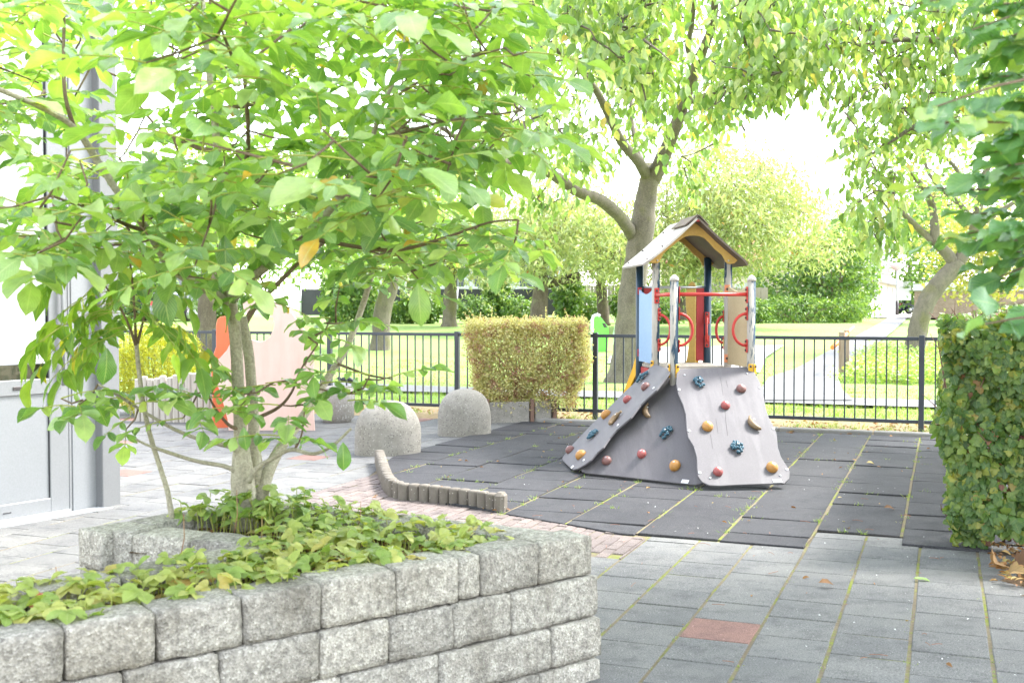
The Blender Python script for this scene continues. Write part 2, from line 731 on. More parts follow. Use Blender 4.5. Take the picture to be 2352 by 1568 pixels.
def tile_mat(name, base, var=.1, fine=(.5, 1.3)):
    m, t, out = nt(name)
    p = wpos(t)
    n1 = noise(t, p, 2.2, 5, .6)
    n2 = noise(t, p, 190, 2, .6)
    oi = N(t, 'ObjectInfo')
    col = mixc(t, 1.0, base, ramp(t, n1, [(.3, (.8, .81, .83)), (.7, (1.15, 1.14, 1.1))]), 'MULTIPLY')
    col = mixc(t, 1.0, col, ramp(t, noise(t, p, 7.5, 6, .7), [(.34, (.70, .70, .71)), (.5, (1, 1, 1))]), 'MULTIPLY')
    col = mixc(t, 1.0, col, ramp(t, n2, [(.32, (fine[0],) * 3), (.68, (fine[1],) * 3)]), 'MULTIPLY')
    col = mixc(t, 1.0, col, ramp(t, oi.outputs['Random'], [(0, (1 - var,) * 3), (1, (1 + var, 1 + var, 1 + var * .8))]), 'MULTIPLY')
    v = N(t, 'TexVoronoi'); v.inputs['Scale'].default_value = 60
    t.links.new(p, v.inputs['Vector'])
    w = mixc(t, 1.0, ramp(t, v.outputs['Distance'], [(.1, (1, 1, 1)), (.16, (0, 0, 0))]), ramp(t, v.outputs['Color'], [(.7, (0, 0, 0)), (.75, (1, 1, 1))]), 'MULTIPLY')
    col = mixc(t, w, col, tuple(min(.7, c * 2.2 + .08) for c in base))
    finish(t, out, col, .82, n2, .35, .004, spec=.3)
    return m


def joint_mat():
    m, t, out = nt('joint_moss_and_sand')
    p = wpos(t)
    n1 = noise(t, p, 3.4, 6, .75); n2 = noise(t, p, 45, 4, .7)
    sand = mixc(t, n2, (.075, .062, .042), (.30, .25, .175))
    moss = mixc(t, n2, (.11, .135, .028), (.27, .30, .07))
    col = mixc(t, ramp(t, n1, [(.49, (0, 0, 0)), (.60, (1, 1, 1))]), sand, moss)
    finish(t, out, col, .95, n2, .8, .01, spec=.1)
    return m


def ground_mat():
    """mown grass, brown bare strip with litter beside the fence"""
    m, t, out = nt('lawn')
    p = wpos(t)
    n1 = noise(t, p, .35, 5, .6); n2 = noise(t, p, 14, 5, .7); n3 = noise(t, p, 90, 3, .7)
    grass = mixc(t, n1, (.17, .29, .075), (.27, .39, .13))
    grass = mixc(t, ramp(t, noise(t, p, .9, 6, .7), [(.52, (0, 0, 0)), (.68, (.75, .75, .75))]), grass, (.27, .26, .12))
    grass = mixc(t, 1.0, grass, ramp(t, n3, [(.3, (.6, .65, .55)), (.7, (1.3, 1.25, 1.2))]), 'MULTIPLY')
    soil = mixc(t, n2, (.12, .085, .05), (.44, .35, .20))
    dp = t.nodes.new('ShaderNodeVectorMath'); dp.operation = 'DOT_PRODUCT'
    t.links.new(p, dp.inputs[0]); dp.inputs[1].default_value = (GS, GC, 0)
    e = math_n(t, 'ADD', dp.outputs['Value'], math_n(t, 'MULTIPLY', n2, 1.2))
    col = mixc(t, ramp(t, math_n(t, 'DIVIDE', e, 40.0), [(.365, (0, 0, 0)), (.385, (1, 1, 1))]), soil, grass)
    finish(t, out, col, .9, n3, .6, .02, spec=.15)
    return m


M_BLOCK = concrete_block_mat()
M_TILE = tile_mat('grey_paving', (.157, .156, .154))
M_TILE_RED = tile_mat('red_paving', (.225, .125, .105))
M_RUBBER = tile_mat('black_rubber', (.041, .0405, .045), .11, (.4, 1.6))
M_BRICK = tile_mat('clinker', (.185, .15, .14), .14)
M_JOINT = joint_mat()
M_LAWN = ground_mat()
M_ASPHALT = surf('asphalt', (.13, .13, .133), (.19, .19, .19), 1.2, .85, 120, .3, .004)
M_PALE = surf('pale_sand_paving', (.34, .31, .27), (.44, .41, .37), 2, .9, 80)
M_CONC = surf('smooth_concrete', (.19, .176, .148), (.29, .272, .24), 9, .88, 45, .35, .004, .25, speck=[((.10, .095, .085), 62, .36), ((.40, .385, .35), 55, .30)])
M_CONC_D = surf('dark_concrete', (.12, .105, .085), (.19, .17, .145), 9, .9, 90, .6, .005, .2, speck=[((.5, .47, .42), 45, .2)])
M_SOIL = surf('potting_soil', (.05, .035, .022), (.16, .11, .07), 12, .95, 80, 1.0, .02, .1)
M_KERB = surf('kerb_concrete', (.17, .165, .15), (.26, .25, .23), 5, .9, 70, .3)

# ================================================================== ground, paths
def build_ground():
    ss = list(np.linspace(-420, -20, 12)) + list(np.linspace(-16, 20, 37)) + list(np.linspace(25, 420, 12))
    tt = [-60, -20, 0, 4, 8, 11, 12.55] + list(np.linspace(12.9, 24, 24)) + list(np.linspace(26, 60, 18)) + list(np.linspace(70, 700, 20))
    V, F = [], []
    for t_ in tt:
        for s_ in ss:
            p = ST(s_, t_)
            inside = t_ < 12.58
            V.append((p.x, p.y, -.09 if inside else terrain(p.y) - .015 + (random.uniform(-.02, .02) if t_ < 30 else 0)))
    n = len(ss)
    for i in range(len(tt) - 1):
        for j in range(n - 1):
            F.append((i * n + j, i * n + j + 1, (i + 1) * n + j + 1, (i + 1) * n + j))
    MB().add(V, F, True).build('ground', M_LAWN, kind='structure')


build_ground()


def sheet(name, px, mat, lift=.02, n=10):
    """a path drawn as left and right edge points (pixels on the ground), following the terrain"""
    L, R = px
    def dense(E):
        out = []
        for a, b in zip(E, E[1:]):
            for k in range(n):
                out.append((a[0] + (b[0] - a[0]) * k / n, a[1] + (b[1] - a[1]) * k / n))
        return [GT(*q) for q in out + [E[-1]]]
    A, B = dense(L), dense(R)
    V = []
    for a, b in zip(A, B):
        for k in range(5):
            p = a.lerp(b, k / 4)
            p.z = terrain(p.y) + lift
            V.append(p)
    F = []
    for i in range(len(A) - 1):
        for k in range(4):
            q = i * 5 + k
            F.append((q, q + 1, q + 6, q + 5))
    MB().add(V, F, True).build(name, mat, kind='structure')


def strip_st(name, s0, s1, t0, t1, mat, lift):
    V, F = [], []
    m = 30
    for i in range(m + 1):
        for t_ in (t0, (t0 + t1) / 2, t1):
            p = ST(s0 + (s1 - s0) * i / m, t_)
            V.append((p.x, p.y, terrain(p.y) + lift))
    for i in range(m):
        for k in range(2):
            q = i * 3 + k
            F.append((q, q + 1, q + 4, q + 3))
    MB().add(V, F, True).build(name, mat, kind='structure')


strip_st('path', -14, 12, 16.1, 17.35, M_ASPHALT, .03)
sheet('path', ([(1745, 925), (1745, 902), (1765, 872), (1830, 850), (1920, 800), (1990, 762), (2030, 738), (2042, 729)],
               [(1960, 925), (1935, 902), (1925, 872), (1952, 850), (2005, 800), (2052, 762), (2078, 738), (2085, 729)]), M_ASPHALT, .045)
strip_st('path', 1.0, 12, 18.4, 19.1, M_ASPHALT, .03)
sheet('sandy_court', ([(1395, 836), (1400, 822), (1480, 800)], [(1745, 858), (1760, 822), (1800, 795)]), M_PALE, .03, 4)
sheet('car_park', ([(2000, 731), (2020, 722), (2040, 718)], [(2200, 731), (2190, 722), (2180, 718)]), M_PALE, .05, 4)

# bed under the paving: seen only in the joints
bed = []
for s_, t_ in ((-14, -2), (6, -2), (6, 12.52), (-14, 12.52)):
    bed.append(ST(s_, t_, -.004))
MB().add(bed, [(0, 1, 2, 3)]).build('joint_bed', M_JOINT, kind='structure')
MB().add([ST(s_, t_, .0045) for s_, t_ in ((-4.74, 9.3), (-4.55, 8.68), (-3.72, 7.26), (-1.9, 6.52), (-.73, 6.52), (-.71, 7.0), (3.6, 7.0), (3.6, 12.49), (-4.7, 12.49))], [tuple(range(9))]).build('joint_bed', M_JOINT, kind='structure')


# ================================================================== paving laid piece by piece
def clip(poly, a, b):
    """keep what lies left of a->b"""
    out = []
    n = len(poly)
    side = lambda p: (b[0] - a[0]) * (p[1] - a[1]) - (b[1] - a[1]) * (p[0] - a[0])
    for i in range(n):
        p, q = poly[i], poly[(i + 1) % n]
        sp, sq = side(p), side(q)
        if sp >= 0: out.append(p)
        if sp * sq < 0:
            k = sp / (sp - sq)
            out.append((p[0] + (q[0] - p[0]) * k, p[1] + (q[1] - p[1]) * k))
    return out


def parea(p):
    return .5 * sum(p[i - 1][0] * p[i][1] - p[i][0] * p[i - 1][1] for i in range(len(p)))


def slab(poly, z, th=.06, ch=.004, tilt=0.0):
    """a paving piece from a convex outline in grid coordinates"""
    cx = sum(p[0] for p in poly) / len(poly); cy = sum(p[1] for p in poly) / len(poly)
    tx, ty = random.uniform(-tilt, tilt), random.uniform(-tilt, tilt)
    zz = lambda p: z + (p[0] - cx) * tx + (p[1] - cy) * ty
    ins = []
    for x, y in poly:
        d = math.hypot(x - cx, y - cy)
        k = max(0, 1 - ch * 1.4 / max(d, .01))
        ins.append((cx + (x - cx) * k, cy + (y - cy) * k))
    n = len(poly)
    V = [ST(x, y, zz((x, y))) for x, y in ins] + [ST(x, y, zz((x, y)) - ch) for x, y in poly] + [ST(x, y, z - th) for x, y in poly]
    F = [tuple(range(n))]
    for r in range(2):
        for i in range(n):
            j = (i + 1) % n
            F.append((r * n + i, (r + 1) * n + i, (r + 1) * n + j, r * n + j))
    return V, F


def lay(name, piece, region, s_pitch, t_pitch, s0, t0, bond, gs, gt, mat, z, max_single=300, zvar=.002, tilt=.004, special=None, srange=None, trange=None, keep=None, accent=None):
    """pieces of a floor: the ones that show largest as objects of their own, the rest as one part"""
    root = empty(name, ST(srange[0], trange[0], 0), kind='structure')
    got = []
    i0, i1 = int((srange[0] - s0) // s_pitch) - 1, int((srange[1] - s0) // s_pitch) + 1
    for i in range(i0, i1 + 1):
        off = bond * t_pitch * (i % 2)
        j0, j1 = int((trange[0] - t0) // t_pitch) - 1, int((trange[1] - t0) // t_pitch) + 1
        for j in range(j0, j1 + 1):
            a, b = s0 + i * s_pitch, t0 + off + j * t_pitch
            q = [(a + gs / 2, b + gt / 2), (a + s_pitch - gs / 2, b + gt / 2), (a + s_pitch - gs / 2, b + t_pitch - gt / 2), (a + gs / 2, b + t_pitch - gt / 2)]
            q = [(x_ + random.uniform(-.002, .002), y_ + random.uniform(-.002, .002)) for x_, y_ in q] if s_pitch > .2 else q
            for half in (region((a + s_pitch / 2, b + t_pitch / 2)) if callable(region) else region):
                q = clip(q, *half)
                if len(q) < 3: break
            if len(q) < 3 or abs(parea(q)) < .06 * s_pitch * t_pitch:
                continue
            c = (sum(p[0] for p in q) / len(q), sum(p[1] for p in q) / len(q))
            if keep and not keep(*c):
                continue
            w = ST(*c)
            x, y, d = project(np.array([w]))
            if d[0] < .5 or x[0] < -150 or x[0] > 2500 or y[0] > 1750:
                continue
            got.append((d[0], q, c))
    got.sort(key=lambda g: g[0])
    red_near = min(range(len(got)), key=lambda k: (got[k][2][0] - accent[0]) ** 2 + (got[k][2][1] - accent[1]) ** 2) if accent else -1
    rest = MB()
    for k, (d, q, c) in enumerate(got):
        V, F = slab(q, z + random.uniform(-zvar, zvar), tilt=tilt)
        m = special(c) if special else None
        if k == red_near: m = M_TILE_RED
        if k < max_single or m:
            MB().add(V, F).build(piece, m or mat, root)
        else:
            rest.add(V, F)
    if rest.v:
        rest.build(piece + '_field', mat, root, kind='stuff')
    return root


L0 = toST(G(1872.8, 1220.4))[0]                 # a joint that runs on from the rubber into the paving
PAL_0, PAL_A, PAL_B, PAL_C = (-4.78, 9.3), (-4.58, 8.67), (-3.74, 7.24), (-1.88, 6.5)


def rubber_keep(s, t):
    return True


rub_region = [((-6, 6.5), (L0, 6.5)) if False else ((-9, 6.48), (9, 6.48)), (PAL_0, PAL_A), (PAL_A, PAL_B), (PAL_B, PAL_C), ((9, 12.5), (-9, 12.5))]
lay('rubber_floor', 'rubber_tile', rub_region, .5, .5, L0, 6.5, .5, .018, .008, M_RUBBER, .012, srange=(L0 - 4.0, 3.6), trange=(6.0, 12.6), zvar=.004, tilt=.012,
    keep=lambda s, t: (t > 6.98 or s < L0) and s > L0 - 4.05)


def pave_keep(s, t):
    if s > -4.80 and t > 6.48 and s < L0: return s < -4.36 and (t - 8.67) < -(s + 4.58) * 1.9
    if s > L0 and t > 6.98: return False
    if BR0 < s < BR1 and t > 5.86: return False
    if s > 2.0 - .02 * t: return False
    # under the building
    w = ST(s, t)
    b = G(166, 1174)
    if (w.x - b.x) * .829 - (w.y - b.y) * .559 < -.16 and (w.x - b.x) * .559 + (w.y - b.y) * .829 < .2: return False
    return True


red_c = toST(G(1655, 1424))


def tile_special(c):
    if c[0] < -5 and (int(c[0] * 3.3) * 7 + int(c[1] * 3.3) * 13) % 43 == 0: return M_TILE_RED
    return None


t_off = red_c[1] - .15
BR0, BR1 = L0 - .304 * 12, L0 - .304 * 3             # the brick strip lies between these joints


def pave_region(c):
    lim = 6.975 if c[0] > L0 else 6.478 if c[0] > BR1 else 5.85 if c[0] > BR0 else 12.5
    out = [((9, lim), (-20, lim)), ((-20, 2.2), (9, 2.2))]
    if c[0] < BR0 and c[0] > -5.3: out += [(PAL_B, PAL_A), (PAL_A, PAL_0)] if c[1] < 8.9 else [(PAL_0, (-4.78, 14))] if False else []
    return out


lay('pavement', 'paving_tile', pave_region, .304, .304, L0, t_off, .5, .013, .006, M_TILE, 0.0, srange=(-13, 2.4), trange=(2.2, 12.6), special=tile_special, keep=pave_keep, accent=red_c)
brick_region = lambda c: [((BR0, 12), (BR0, 0)), ((BR1, 0), (BR1, 12)), ((9, 6.478), (-9, 6.478)) if c[0] > PAL_C[0] else ((9, 12), (-9, 12)), (PAL_B, PAL_A) if c[0] < PAL_B[0] else (PAL_C, PAL_B)]
lay('brick_strip', 'brick', brick_region, .068, .212, BR0, 5.0, .5, .006, .006, M_BRICK, .002, srange=(BR0, BR1), trange=(5.85, 9.3), zvar=.003, tilt=.02,
    keep=lambda s, t: t > 5.86)

# kerb between the rubber and the fence strip
kr = empty('kerb', ST(-4.8, 12.52, 0), kind='structure')
for k in range(9):
    MB().box(ST(-4.2 + k * 1.0, 12.57, -.05), (.99, .1, .2), Matrix.Rotation(-GA, 3, 'Z'), .012).build('kerb_stone', M_KERB, kr)

# ================================================================== raised bed of split concrete blocks
from mathutils import noise as mnoise


def rock(p0, p1, depth, z0, z1, inward, seed, rough=.0065, rad=.009, top_smooth=.5):
    """split-faced block between p0 and p1 on its outer face; subdivided, eased edges, uneven skin"""
    p0, p1 = Vector(p0), Vector(p1)
    L = (p1 - p0).length
    ex = (p1 - p0).normalized(); ey = Vector((inward[0], inward[1], 0)).normalized(); ez = Vector((0, 0, 1))
    c = (p0 + p1) / 2 + ey * depth / 2; c.z = (z0 + z1) / 2
    h = Vector((L / 2, depth / 2, (z1 - z0) / 2))
    nx, ny, nz = max(3, int(L / .022)), max(3, int(depth / .03)), max(3, int((z1 - z0) / .022))
    idx, V, F = {}, [], []

    def vid(i, j, k):
        key = (i, j, k)
        if key not in idx:
            q = Vector((-h.x + 2 * h.x * i / nx, -h.y + 2 * h.y * j / ny, -h.z + 2 * h.z * k / nz))
            inner = Vector([max(-h[a] + rad, min(h[a] - rad, q[a])) for a in range(3)])
            d = q - inner
            if d.length > 1e-6:
                q = inner + d.normalized() * rad
            nrm = d.normalized() if d.length > 1e-6 else Vector((0, 0, 1))
            w = c + ex * q.x + ey * q.y + ez * q.z
            s = Vector((seed * 3.1, seed * 1.7, 0))
            a = mnoise.noise(w * 9 + s) * .9 + mnoise.noise(w * 28 + s) * .6 + mnoise.noise(w * 60 + s) * .35
            a *= rough * (top_smooth if nrm.z > .8 else 1.0)
            w = w + (ex * nrm.x + ey * nrm.y + ez * nrm.z) * a
            idx[key] = len(V)
            V.append(w)
        return idx[key]

    for (na, nb, f) in ((nx, nz, lambda a, b: (vid(a, 0, b),)), (nx, nz, lambda a, b: (vid(a, ny, b),)),
                        (ny, nz, lambda a, b: (vid(0, a, b),)), (ny, nz, lambda a, b: (vid(nx, a, b),)),
                        (nx, ny, lambda a, b: (vid(a, b, 0),)), (nx, ny, lambda a, b: (vid(a, b, nz),))):
        for a in range(na):
            for b in range(nb):
                F.append((f(a, b)[0], f(a + 1, b)[0], f(a + 1, b + 1)[0], f(a, b + 1)[0]))
    # outward winding
    out = []
    for q in F:
        A, B, C = V[q[0]], V[q[1]], V[q[2]]
        n = (B - A).cross(C - A)
        m = (V[q[0]] + V[q[2]]) / 2 - c
        out.append(q if n.dot(m) > 0 else tuple(reversed(q)))
    return V, out


PL_A = G(1362, 1228, .53); PL_W = G(0, 1465, .53); PL_B = Vector((-1.14, 4.90, .53)); PL_C = Vector((-1.66, 4.22, .53))
PL_A.z = PL_W.z = 0; PL_B.z = PL_C.z = 0
fd = (PL_W - PL_A).normalized()                       # front wall, from the right corner to the lower left
f_in = Vector((fd.y, -fd.x, 0))
if f_in.y < 0: f_in = -f_in
planter = empty('raised_planter', (PL_A.x, PL_A.y, 0), 'low angular raised bed of split grey concrete blocks in the foreground', 'planter')
nseed = [0]


def put_block(p0, p1, z0, z1, inward, depth=.155):
    nseed[0] += 1
    V, F = rock(p0, p1, depth, z0, z1, inward, nseed[0])
    MB().add(V, F, True).build('block', M_BLOCK, planter)


def along(xpix):
    k = (xpix - CX) / FOC / math.cos(PITCH) * .985
    return (PL_A.x - k * PL_A.y) / (-fd.x + k * fd.y)


def f_pt(t, course):
    return PL_A + fd * t - f_in * (.010 * course)


g = .002
top = [along(x) for x in (1362, 1240, 1105, 1052, 905, 730, 545, 343, 125, -90)]
sec = [-.022, along(1172), along(1036), along(885), along(722), along(487), along(260), along(0), along(-260)]
thr = [-.03, along(1262), along(1000), along(770), along(540), along(280)]
fou = [-.012, along(1230), along(1010), along(760)]
for ci, cuts in enumerate((top, sec, thr, fou)):
    cuts[0] = cuts[0] if ci else 0
    z1 = .53 - .152 * ci; z0 = z1 - .148
    for a, b in zip(cuts, cuts[1:]):
        put_block(f_pt(a + g, ci) + f_in * random.uniform(-.003, .005), f_pt(b - g, ci) + f_in * random.uniform(-.003, .005), max(z0, -.09), z1 + random.uniform(-.003, .003), f_in)


def wall_run(P, Q, n, inward, courses=2, shift=0.0, start=.02):
    d = (Q - P)
    for ci in range(courses):
        z1 = .53 - .152 * ci
        cuts = [start / d.length] + [min(1, max(0, (k + (.5 if ci % 2 else 0) * shift) / n)) for k in range(1, n)] + [1.0]
        for a, b in zip(cuts, cuts[1:]):
            if b - a < .02: continue
            put_block(P + d * a + d.normalized() * g, P + d * b - d.normalized() * g, z1 - .148, z1 + random.uniform(-.004, .003), inward)


def inward_of(P, Q, inside):
    d = (Q - P).normalized(); n = Vector((d.y, -d.x, 0))
    return n if n.dot(inside - P) > 0 else -n


IN = Vector((-.75, 4.3, 0))
wall_run(PL_A, PL_B, 7, inward_of(PL_A, PL_B, IN), 3, 1, .155)
wall_run(PL_B, PL_C, 4, inward_of(PL_B, PL_C, IN), 3, 1, .15)
PL_D = Vector((-.95, 3.955, 0))
wall_run(PL_C, PL_D, 3, inward_of(PL_C, PL_D, IN), 4, 1, .15)
PL_E = Vector((-1.95, 2.93, 0))
dl = (PL_E - PL_D).normalized()
wall_run(PL_D - dl * .05, PL_E, 5, -inward_of(PL_D, PL_E, Vector((-3, 4, 0))), 2, 1)
# soil that fills the bed
soil_pts = [PL_A + Vector((-.12, .02, 0)), PL_B + Vector((.05, -.06, 0)), PL_C + Vector((.09, -.01, 0)), PL_D + Vector((.04, .06, 0)), PL_E + Vector((.03, -.03, 0)), PL_W + fd * .6 + f_in * .07]
sb = MB()
V, F = [], []
nn = 26
for i in range(nn):
    for j in range(nn):
        x = -2.1 + 2.4 * i / (nn - 1); y = 2.2 + 2.8 * j / (nn - 1)
        V.append((x, y, .455 + .02 * mnoise.noise(Vector((x * 5, y * 5, 0)))))
for i in range(nn - 1):
    for j in range(nn - 1):
        x = -2.1 + 2.4 * (i + .5) / (nn - 1); y = 2.2 + 2.8 * (j + .5) / (nn - 1)
        if in_poly(x, y, [(p.x, p.y) for p in soil_pts]):
            F.append((i * nn + j, (i + 1) * nn + j, (i + 1) * nn + j + 1, i * nn + j + 1))
sb.add(V, F, True).build('soil', M_SOIL, planter)

# ================================================================== concrete palisade edging
pal = empty('palisade_edging', ST(*PAL_B), 'curved row of knee-low round concrete palisades edging the rubber floor', 'edging')
def palisade(p, r, h, flat=False):
    prof = [(r * .96, -.05), (r, 0), (r, h - .012), (r * .93, h - .002), (r * .5, h + .002), (.001, h + .002)]
    MB().lathe((p[0], p[1], 0), prof, 14).build('palisade', M_CONC_D, pal)
chain = [G(1150, 1175), G(1090, 1164), G(1030, 1156), G(970, 1150), G(925, 1146), G(902, 1138), G(890, 1122), G(882, 1100), G(876, 1080), G(871, 1062)]
dist = [0]
for p, q in zip(chain, chain[1:]): dist.append(dist[-1] + (q - p).length)
k = 0
d = 0.0
while d <= dist[-1]:
    i = max(j for j in range(len(dist) - 1) if dist[j] <= d)
    p = chain[i].lerp(chain[i + 1], (d - dist[i]) / (dist[i + 1] - dist[i]))
    if k == 0:
        MB().box((p.x, p.y, .055), (.075, .105, .16), Matrix.Rotation(-.35, 3, 'Z'), .022).build('palisade', M_CONC_D, pal)
    else:
        palisade(p, .0425, .118 + random.uniform(-.003, .003))
    d += .086; k += 1

# ================================================================== concrete domes
def dome(px, bx, by, w, hgt, rot, label, ratio=.72):
    c = G(bx, by)
    r = w / 2
    c = c + Vector((0, r * ratio, 0))
    prof = [(r * .985, -.06), (r, .01), (r, hgt * .38), (r * .985, hgt * .5), (r * .93, hgt * .64), (r * .82, hgt * .775), (r * .66, hgt * .88), (r * .46, hgt * .955), (r * .22, hgt * .992), (.002, hgt)]
    M = Matrix.Rotation(rot, 3, 'Z')
    mb = MB().lathe(c, prof, 40, M, 1.0, ratio)
    mb.v = [tuple(Vector(v) + Vector((1, 1, .6)) * (.006 * mnoise.noise(Vector(v) * 5))) for v in mb.v]
    mb.build('concrete_dome', M_CONC, origin=c, label=label, cat='bollard', group='concrete domes beside the rubber floor')
dome(0, 885, 1048, .64, .50, math.radians(24), 'rounded concrete dome block nearer the palisade edging')
dome(0, 1065, 1003, .60, .50, math.radians(24), 'rounded concrete dome block nearer the square clipped shrub')

# ================================================================== metal fence
M_FENCE = surf('anthracite_paint', (.022, .028, .04), (.035, .042, .056), 4, .45, 200, .1, .001, .5)
FT = 13.2
fence = empty('metal_fence', ST(0, FT, 0), 'low dark metal bar fence running across the back of the playground', 'fence')
RZ = Matrix.Rotation(-GA, 3, 'Z')
fx = [210, 493, 757, 1050, 1368, 1728, 2118]
fs = []
for x in fx:
    # where the fence line crosses this column of the picture
    k = (x - CX) / FOC
    # (s*GC + FT*GS) = k*(-s*GS + FT*GC)
    fs.append(FT * (k * GC - GS) / (GC + k * GS))
fs.append(fs[-1] + 1.75)
fs.append(fs[-1] + 1.75)
FH = 1.05
for s_ in fs:
    p = ST(s_, FT)
    MB().box((p.x, p.y, FH / 2 - .1), (.06, .06, FH + .24), RZ, .004).build('post', M_FENCE, fence)
for a, b in zip(fs, fs[1:]):
    a2, b2 = a + .032, b - .032
    c = ST((a2 + b2) / 2, FT)
    MB().box((c.x, c.y, FH - .02), (b2 - a2, .04, .04), RZ, .003).build('top_rail', M_FENCE, fence)
    MB().box((c.x, c.y, .10), (b2 - a2, .04, .04), RZ, .003).build('bottom_rail', M_FENCE, fence)
    n = max(2, round((b2 - a2) / .112))
    for k in range(1, n):
        p = ST(a2 + (b2 - a2) * k / n, FT)
        MB().box((p.x, p.y, (FH - .04 + .12) / 2), (.016, .016, FH - .16), RZ).build('bar', M_FENCE, fence)

# ================================================================== play tower
def worn_post_mat():
    m, t, out = nt('worn_navy_post')
    p = wpos(t)
    n1 = noise(t, vmul(t, p, (26, 26, 4)), 1.0, 5, .65)
    n2 = noise(t, vmul(t, p, (1, 1, .35)), 3.0, 3, .6)
    gx = N(t, 'SeparateXYZ'); t.links.new(t.nodes.new('ShaderNodeNewGeometry').outputs['Normal'], gx.inputs[0])
    f = math_n(t, 'ADD', math_n(t, 'MULTIPLY', n1, .9), math_n(t, 'ADD', math_n(t, 'MULTIPLY', gx.outputs[0], .16), math_n(t, 'ADD', math_n(t, 'MULTIPLY', gx.outputs[1], .20), math_n(t, 'MULTIPLY', n2, .4))))
    wood = mixc(t, n1, (.22, .195, .155), (.48, .45, .40))
    col = mixc(t, ramp(t, f, [(.50, (0, 0, 0)), (.56, (1, 1, 1))]), wood, (.018, .045, .075))
    finish(t, out, col, .7, f, .4, .004, spec=.3)
    return m


def hpl_mat():
    """weathered grey-brown laminate with faint vertical cracks and scuffs"""
    m, t, out = nt('grey_laminate')
    p = wpos(t)
    n1 = noise(t, p, 2.5, 5, .6); n2 = noise(t, p, 160, 2); n3 = noise(t, vmul(t, p, (9, 1.5, 1.5)), 1.0, 4, .6)
    col = mixc(t, n1, (.092, .085, .091), (.127, .118, .123))
    col = mixc(t, ramp(t, n3, [(.50, (0, 0, 0)), (.72, (.7, .7, .7))]), col, (.160, .151, .155))
    col = mixc(t, 1.0, col, ramp(t, n2, [(.3, (.85, .85, .85)), (.7, (1.1, 1.1, 1.1))]), 'MULTIPLY')
    finish(t, out, col, .62, n2, .12, .002, spec=.4)
    return m


M_POST = worn_post_mat()
M_HPL = hpl_mat()
M_NAVY = surf('navy_post', (.012, .03, .05), (.02, .045, .07), 8, .4, 90, .1)
M_ROOF = surf('weathered_roof', (.37, .34, .30), (.48, .45, .405), 5, .7, 40, .15, .002, stretch=(3, 3, 3))
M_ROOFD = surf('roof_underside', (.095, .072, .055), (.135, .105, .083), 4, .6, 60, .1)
M_YEL = surf('faded_yellow_panel', (.52, .32, .07), (.58, .38, .11), 3, .5, 60, .06)
M_YEL2 = surf('yellow_bracket', (.62, .32, .012), (.68, .37, .02), 6, .45, 80, .05)
M_RED = surf('red_powder_coat', (.42, .025, .02), (.50, .045, .035), 8, .4, 120, .05)
M_REDP = surf('red_panel', (.32, .02, .022), (.38, .032, .034), 4, .5, 100, .08)
M_ORG = surf('orange_bracket', (.60, .19, .08), (.66, .25, .12), 8, .5, 90, .05)
M_BLUE = surf('light_blue_panel', (.19, .31, .47), (.25, .37, .53), 3, .5, 60, .06)
M_BEIGE = surf('faded_beige_panel', (.37, .28, .155), (.45, .355, .21), 2.5, .55, 50, .06)
M_STEEL = surf('steel', (.42, .43, .44), (.52, .53, .54), 6, .3, 90, .05, metal=.8)
M_BOLT = surf('bolt_cap', (.035, .03, .03), (.06, .05, .05), 6, .4, 90, .05)
M_WHITE = surf('white_plate', (.72, .72, .72), (.80, .80, .80), 6, .45, 90, .03)
M_DECK = surf('deck_planks', (.26, .22, .18), (.36, .32, .27), 8, .8, 60, .3, .003, stretch=(6, 1, 1))
M_GRAPE = surf('hold_blue', (.025, .075, .11), (.04, .11, .15), 12, .4, 70, .15)
M_PLUM = surf('hold_plum', (.13, .055, .05), (.24, .12, .105), 14, .45, 50, .2)
M_APPLE = surf('hold_red', (.24, .05, .05), (.36, .10, .09), 14, .45, 50, .2)
M_MELON = surf('hold_orange', (.36, .16, .03), (.44, .22, .06), 14, .45, 50, .2)
M_BANAN = surf('hold_brown', (.14, .09, .045), (.22, .15, .08), 14, .5, 50, .2)

S_ = .67
th = math.radians(-5.9)
ta = Vector((math.cos(th), -math.sin(th), 0)); tb = Vector((math.sin(th), math.cos(th), 0))
P_fl = Vector((.1294 * 10.03, 10.03, 0)); P_fr = P_fl + ta * S_; P_bl = P_fl + tb * S_; P_br = P_fr + tb * S_
Q_l = P_fl - tb * S_; Q_r = P_fr - tb * S_
RT = Matrix.Rotation(-th, 3, 'Z')
DECK = .845
tower = empty('play_tower', (P_fl.x, P_fl.y, 0), 'small play tower with gabled roof and grey climbing walls with fruit-shaped holds', 'play tower')
TB = lambda: MB()
for p, mt, ztop in ((P_fl, M_POST, 1.86), (P_fr, M_POST, 1.86), (P_bl, M_NAVY, 1.84), (P_br, M_NAVY, 1.86)):
    MB().lathe(p, [(.036, -.05), (.036, ztop)], 14).build('post', mt, tower)
for p in (Q_l, Q_r):
    po = MB().lathe(p, [(.036, -.05), (.036, 1.60)], 14).build('post', M_POST, tower)
    MB().lathe(p, [(.039, 1.60), (.0395, 1.615), (.036, 1.625), (.02, 1.645), (.001, 1.655)], 14).build('post_cap', M_ROOF, po)
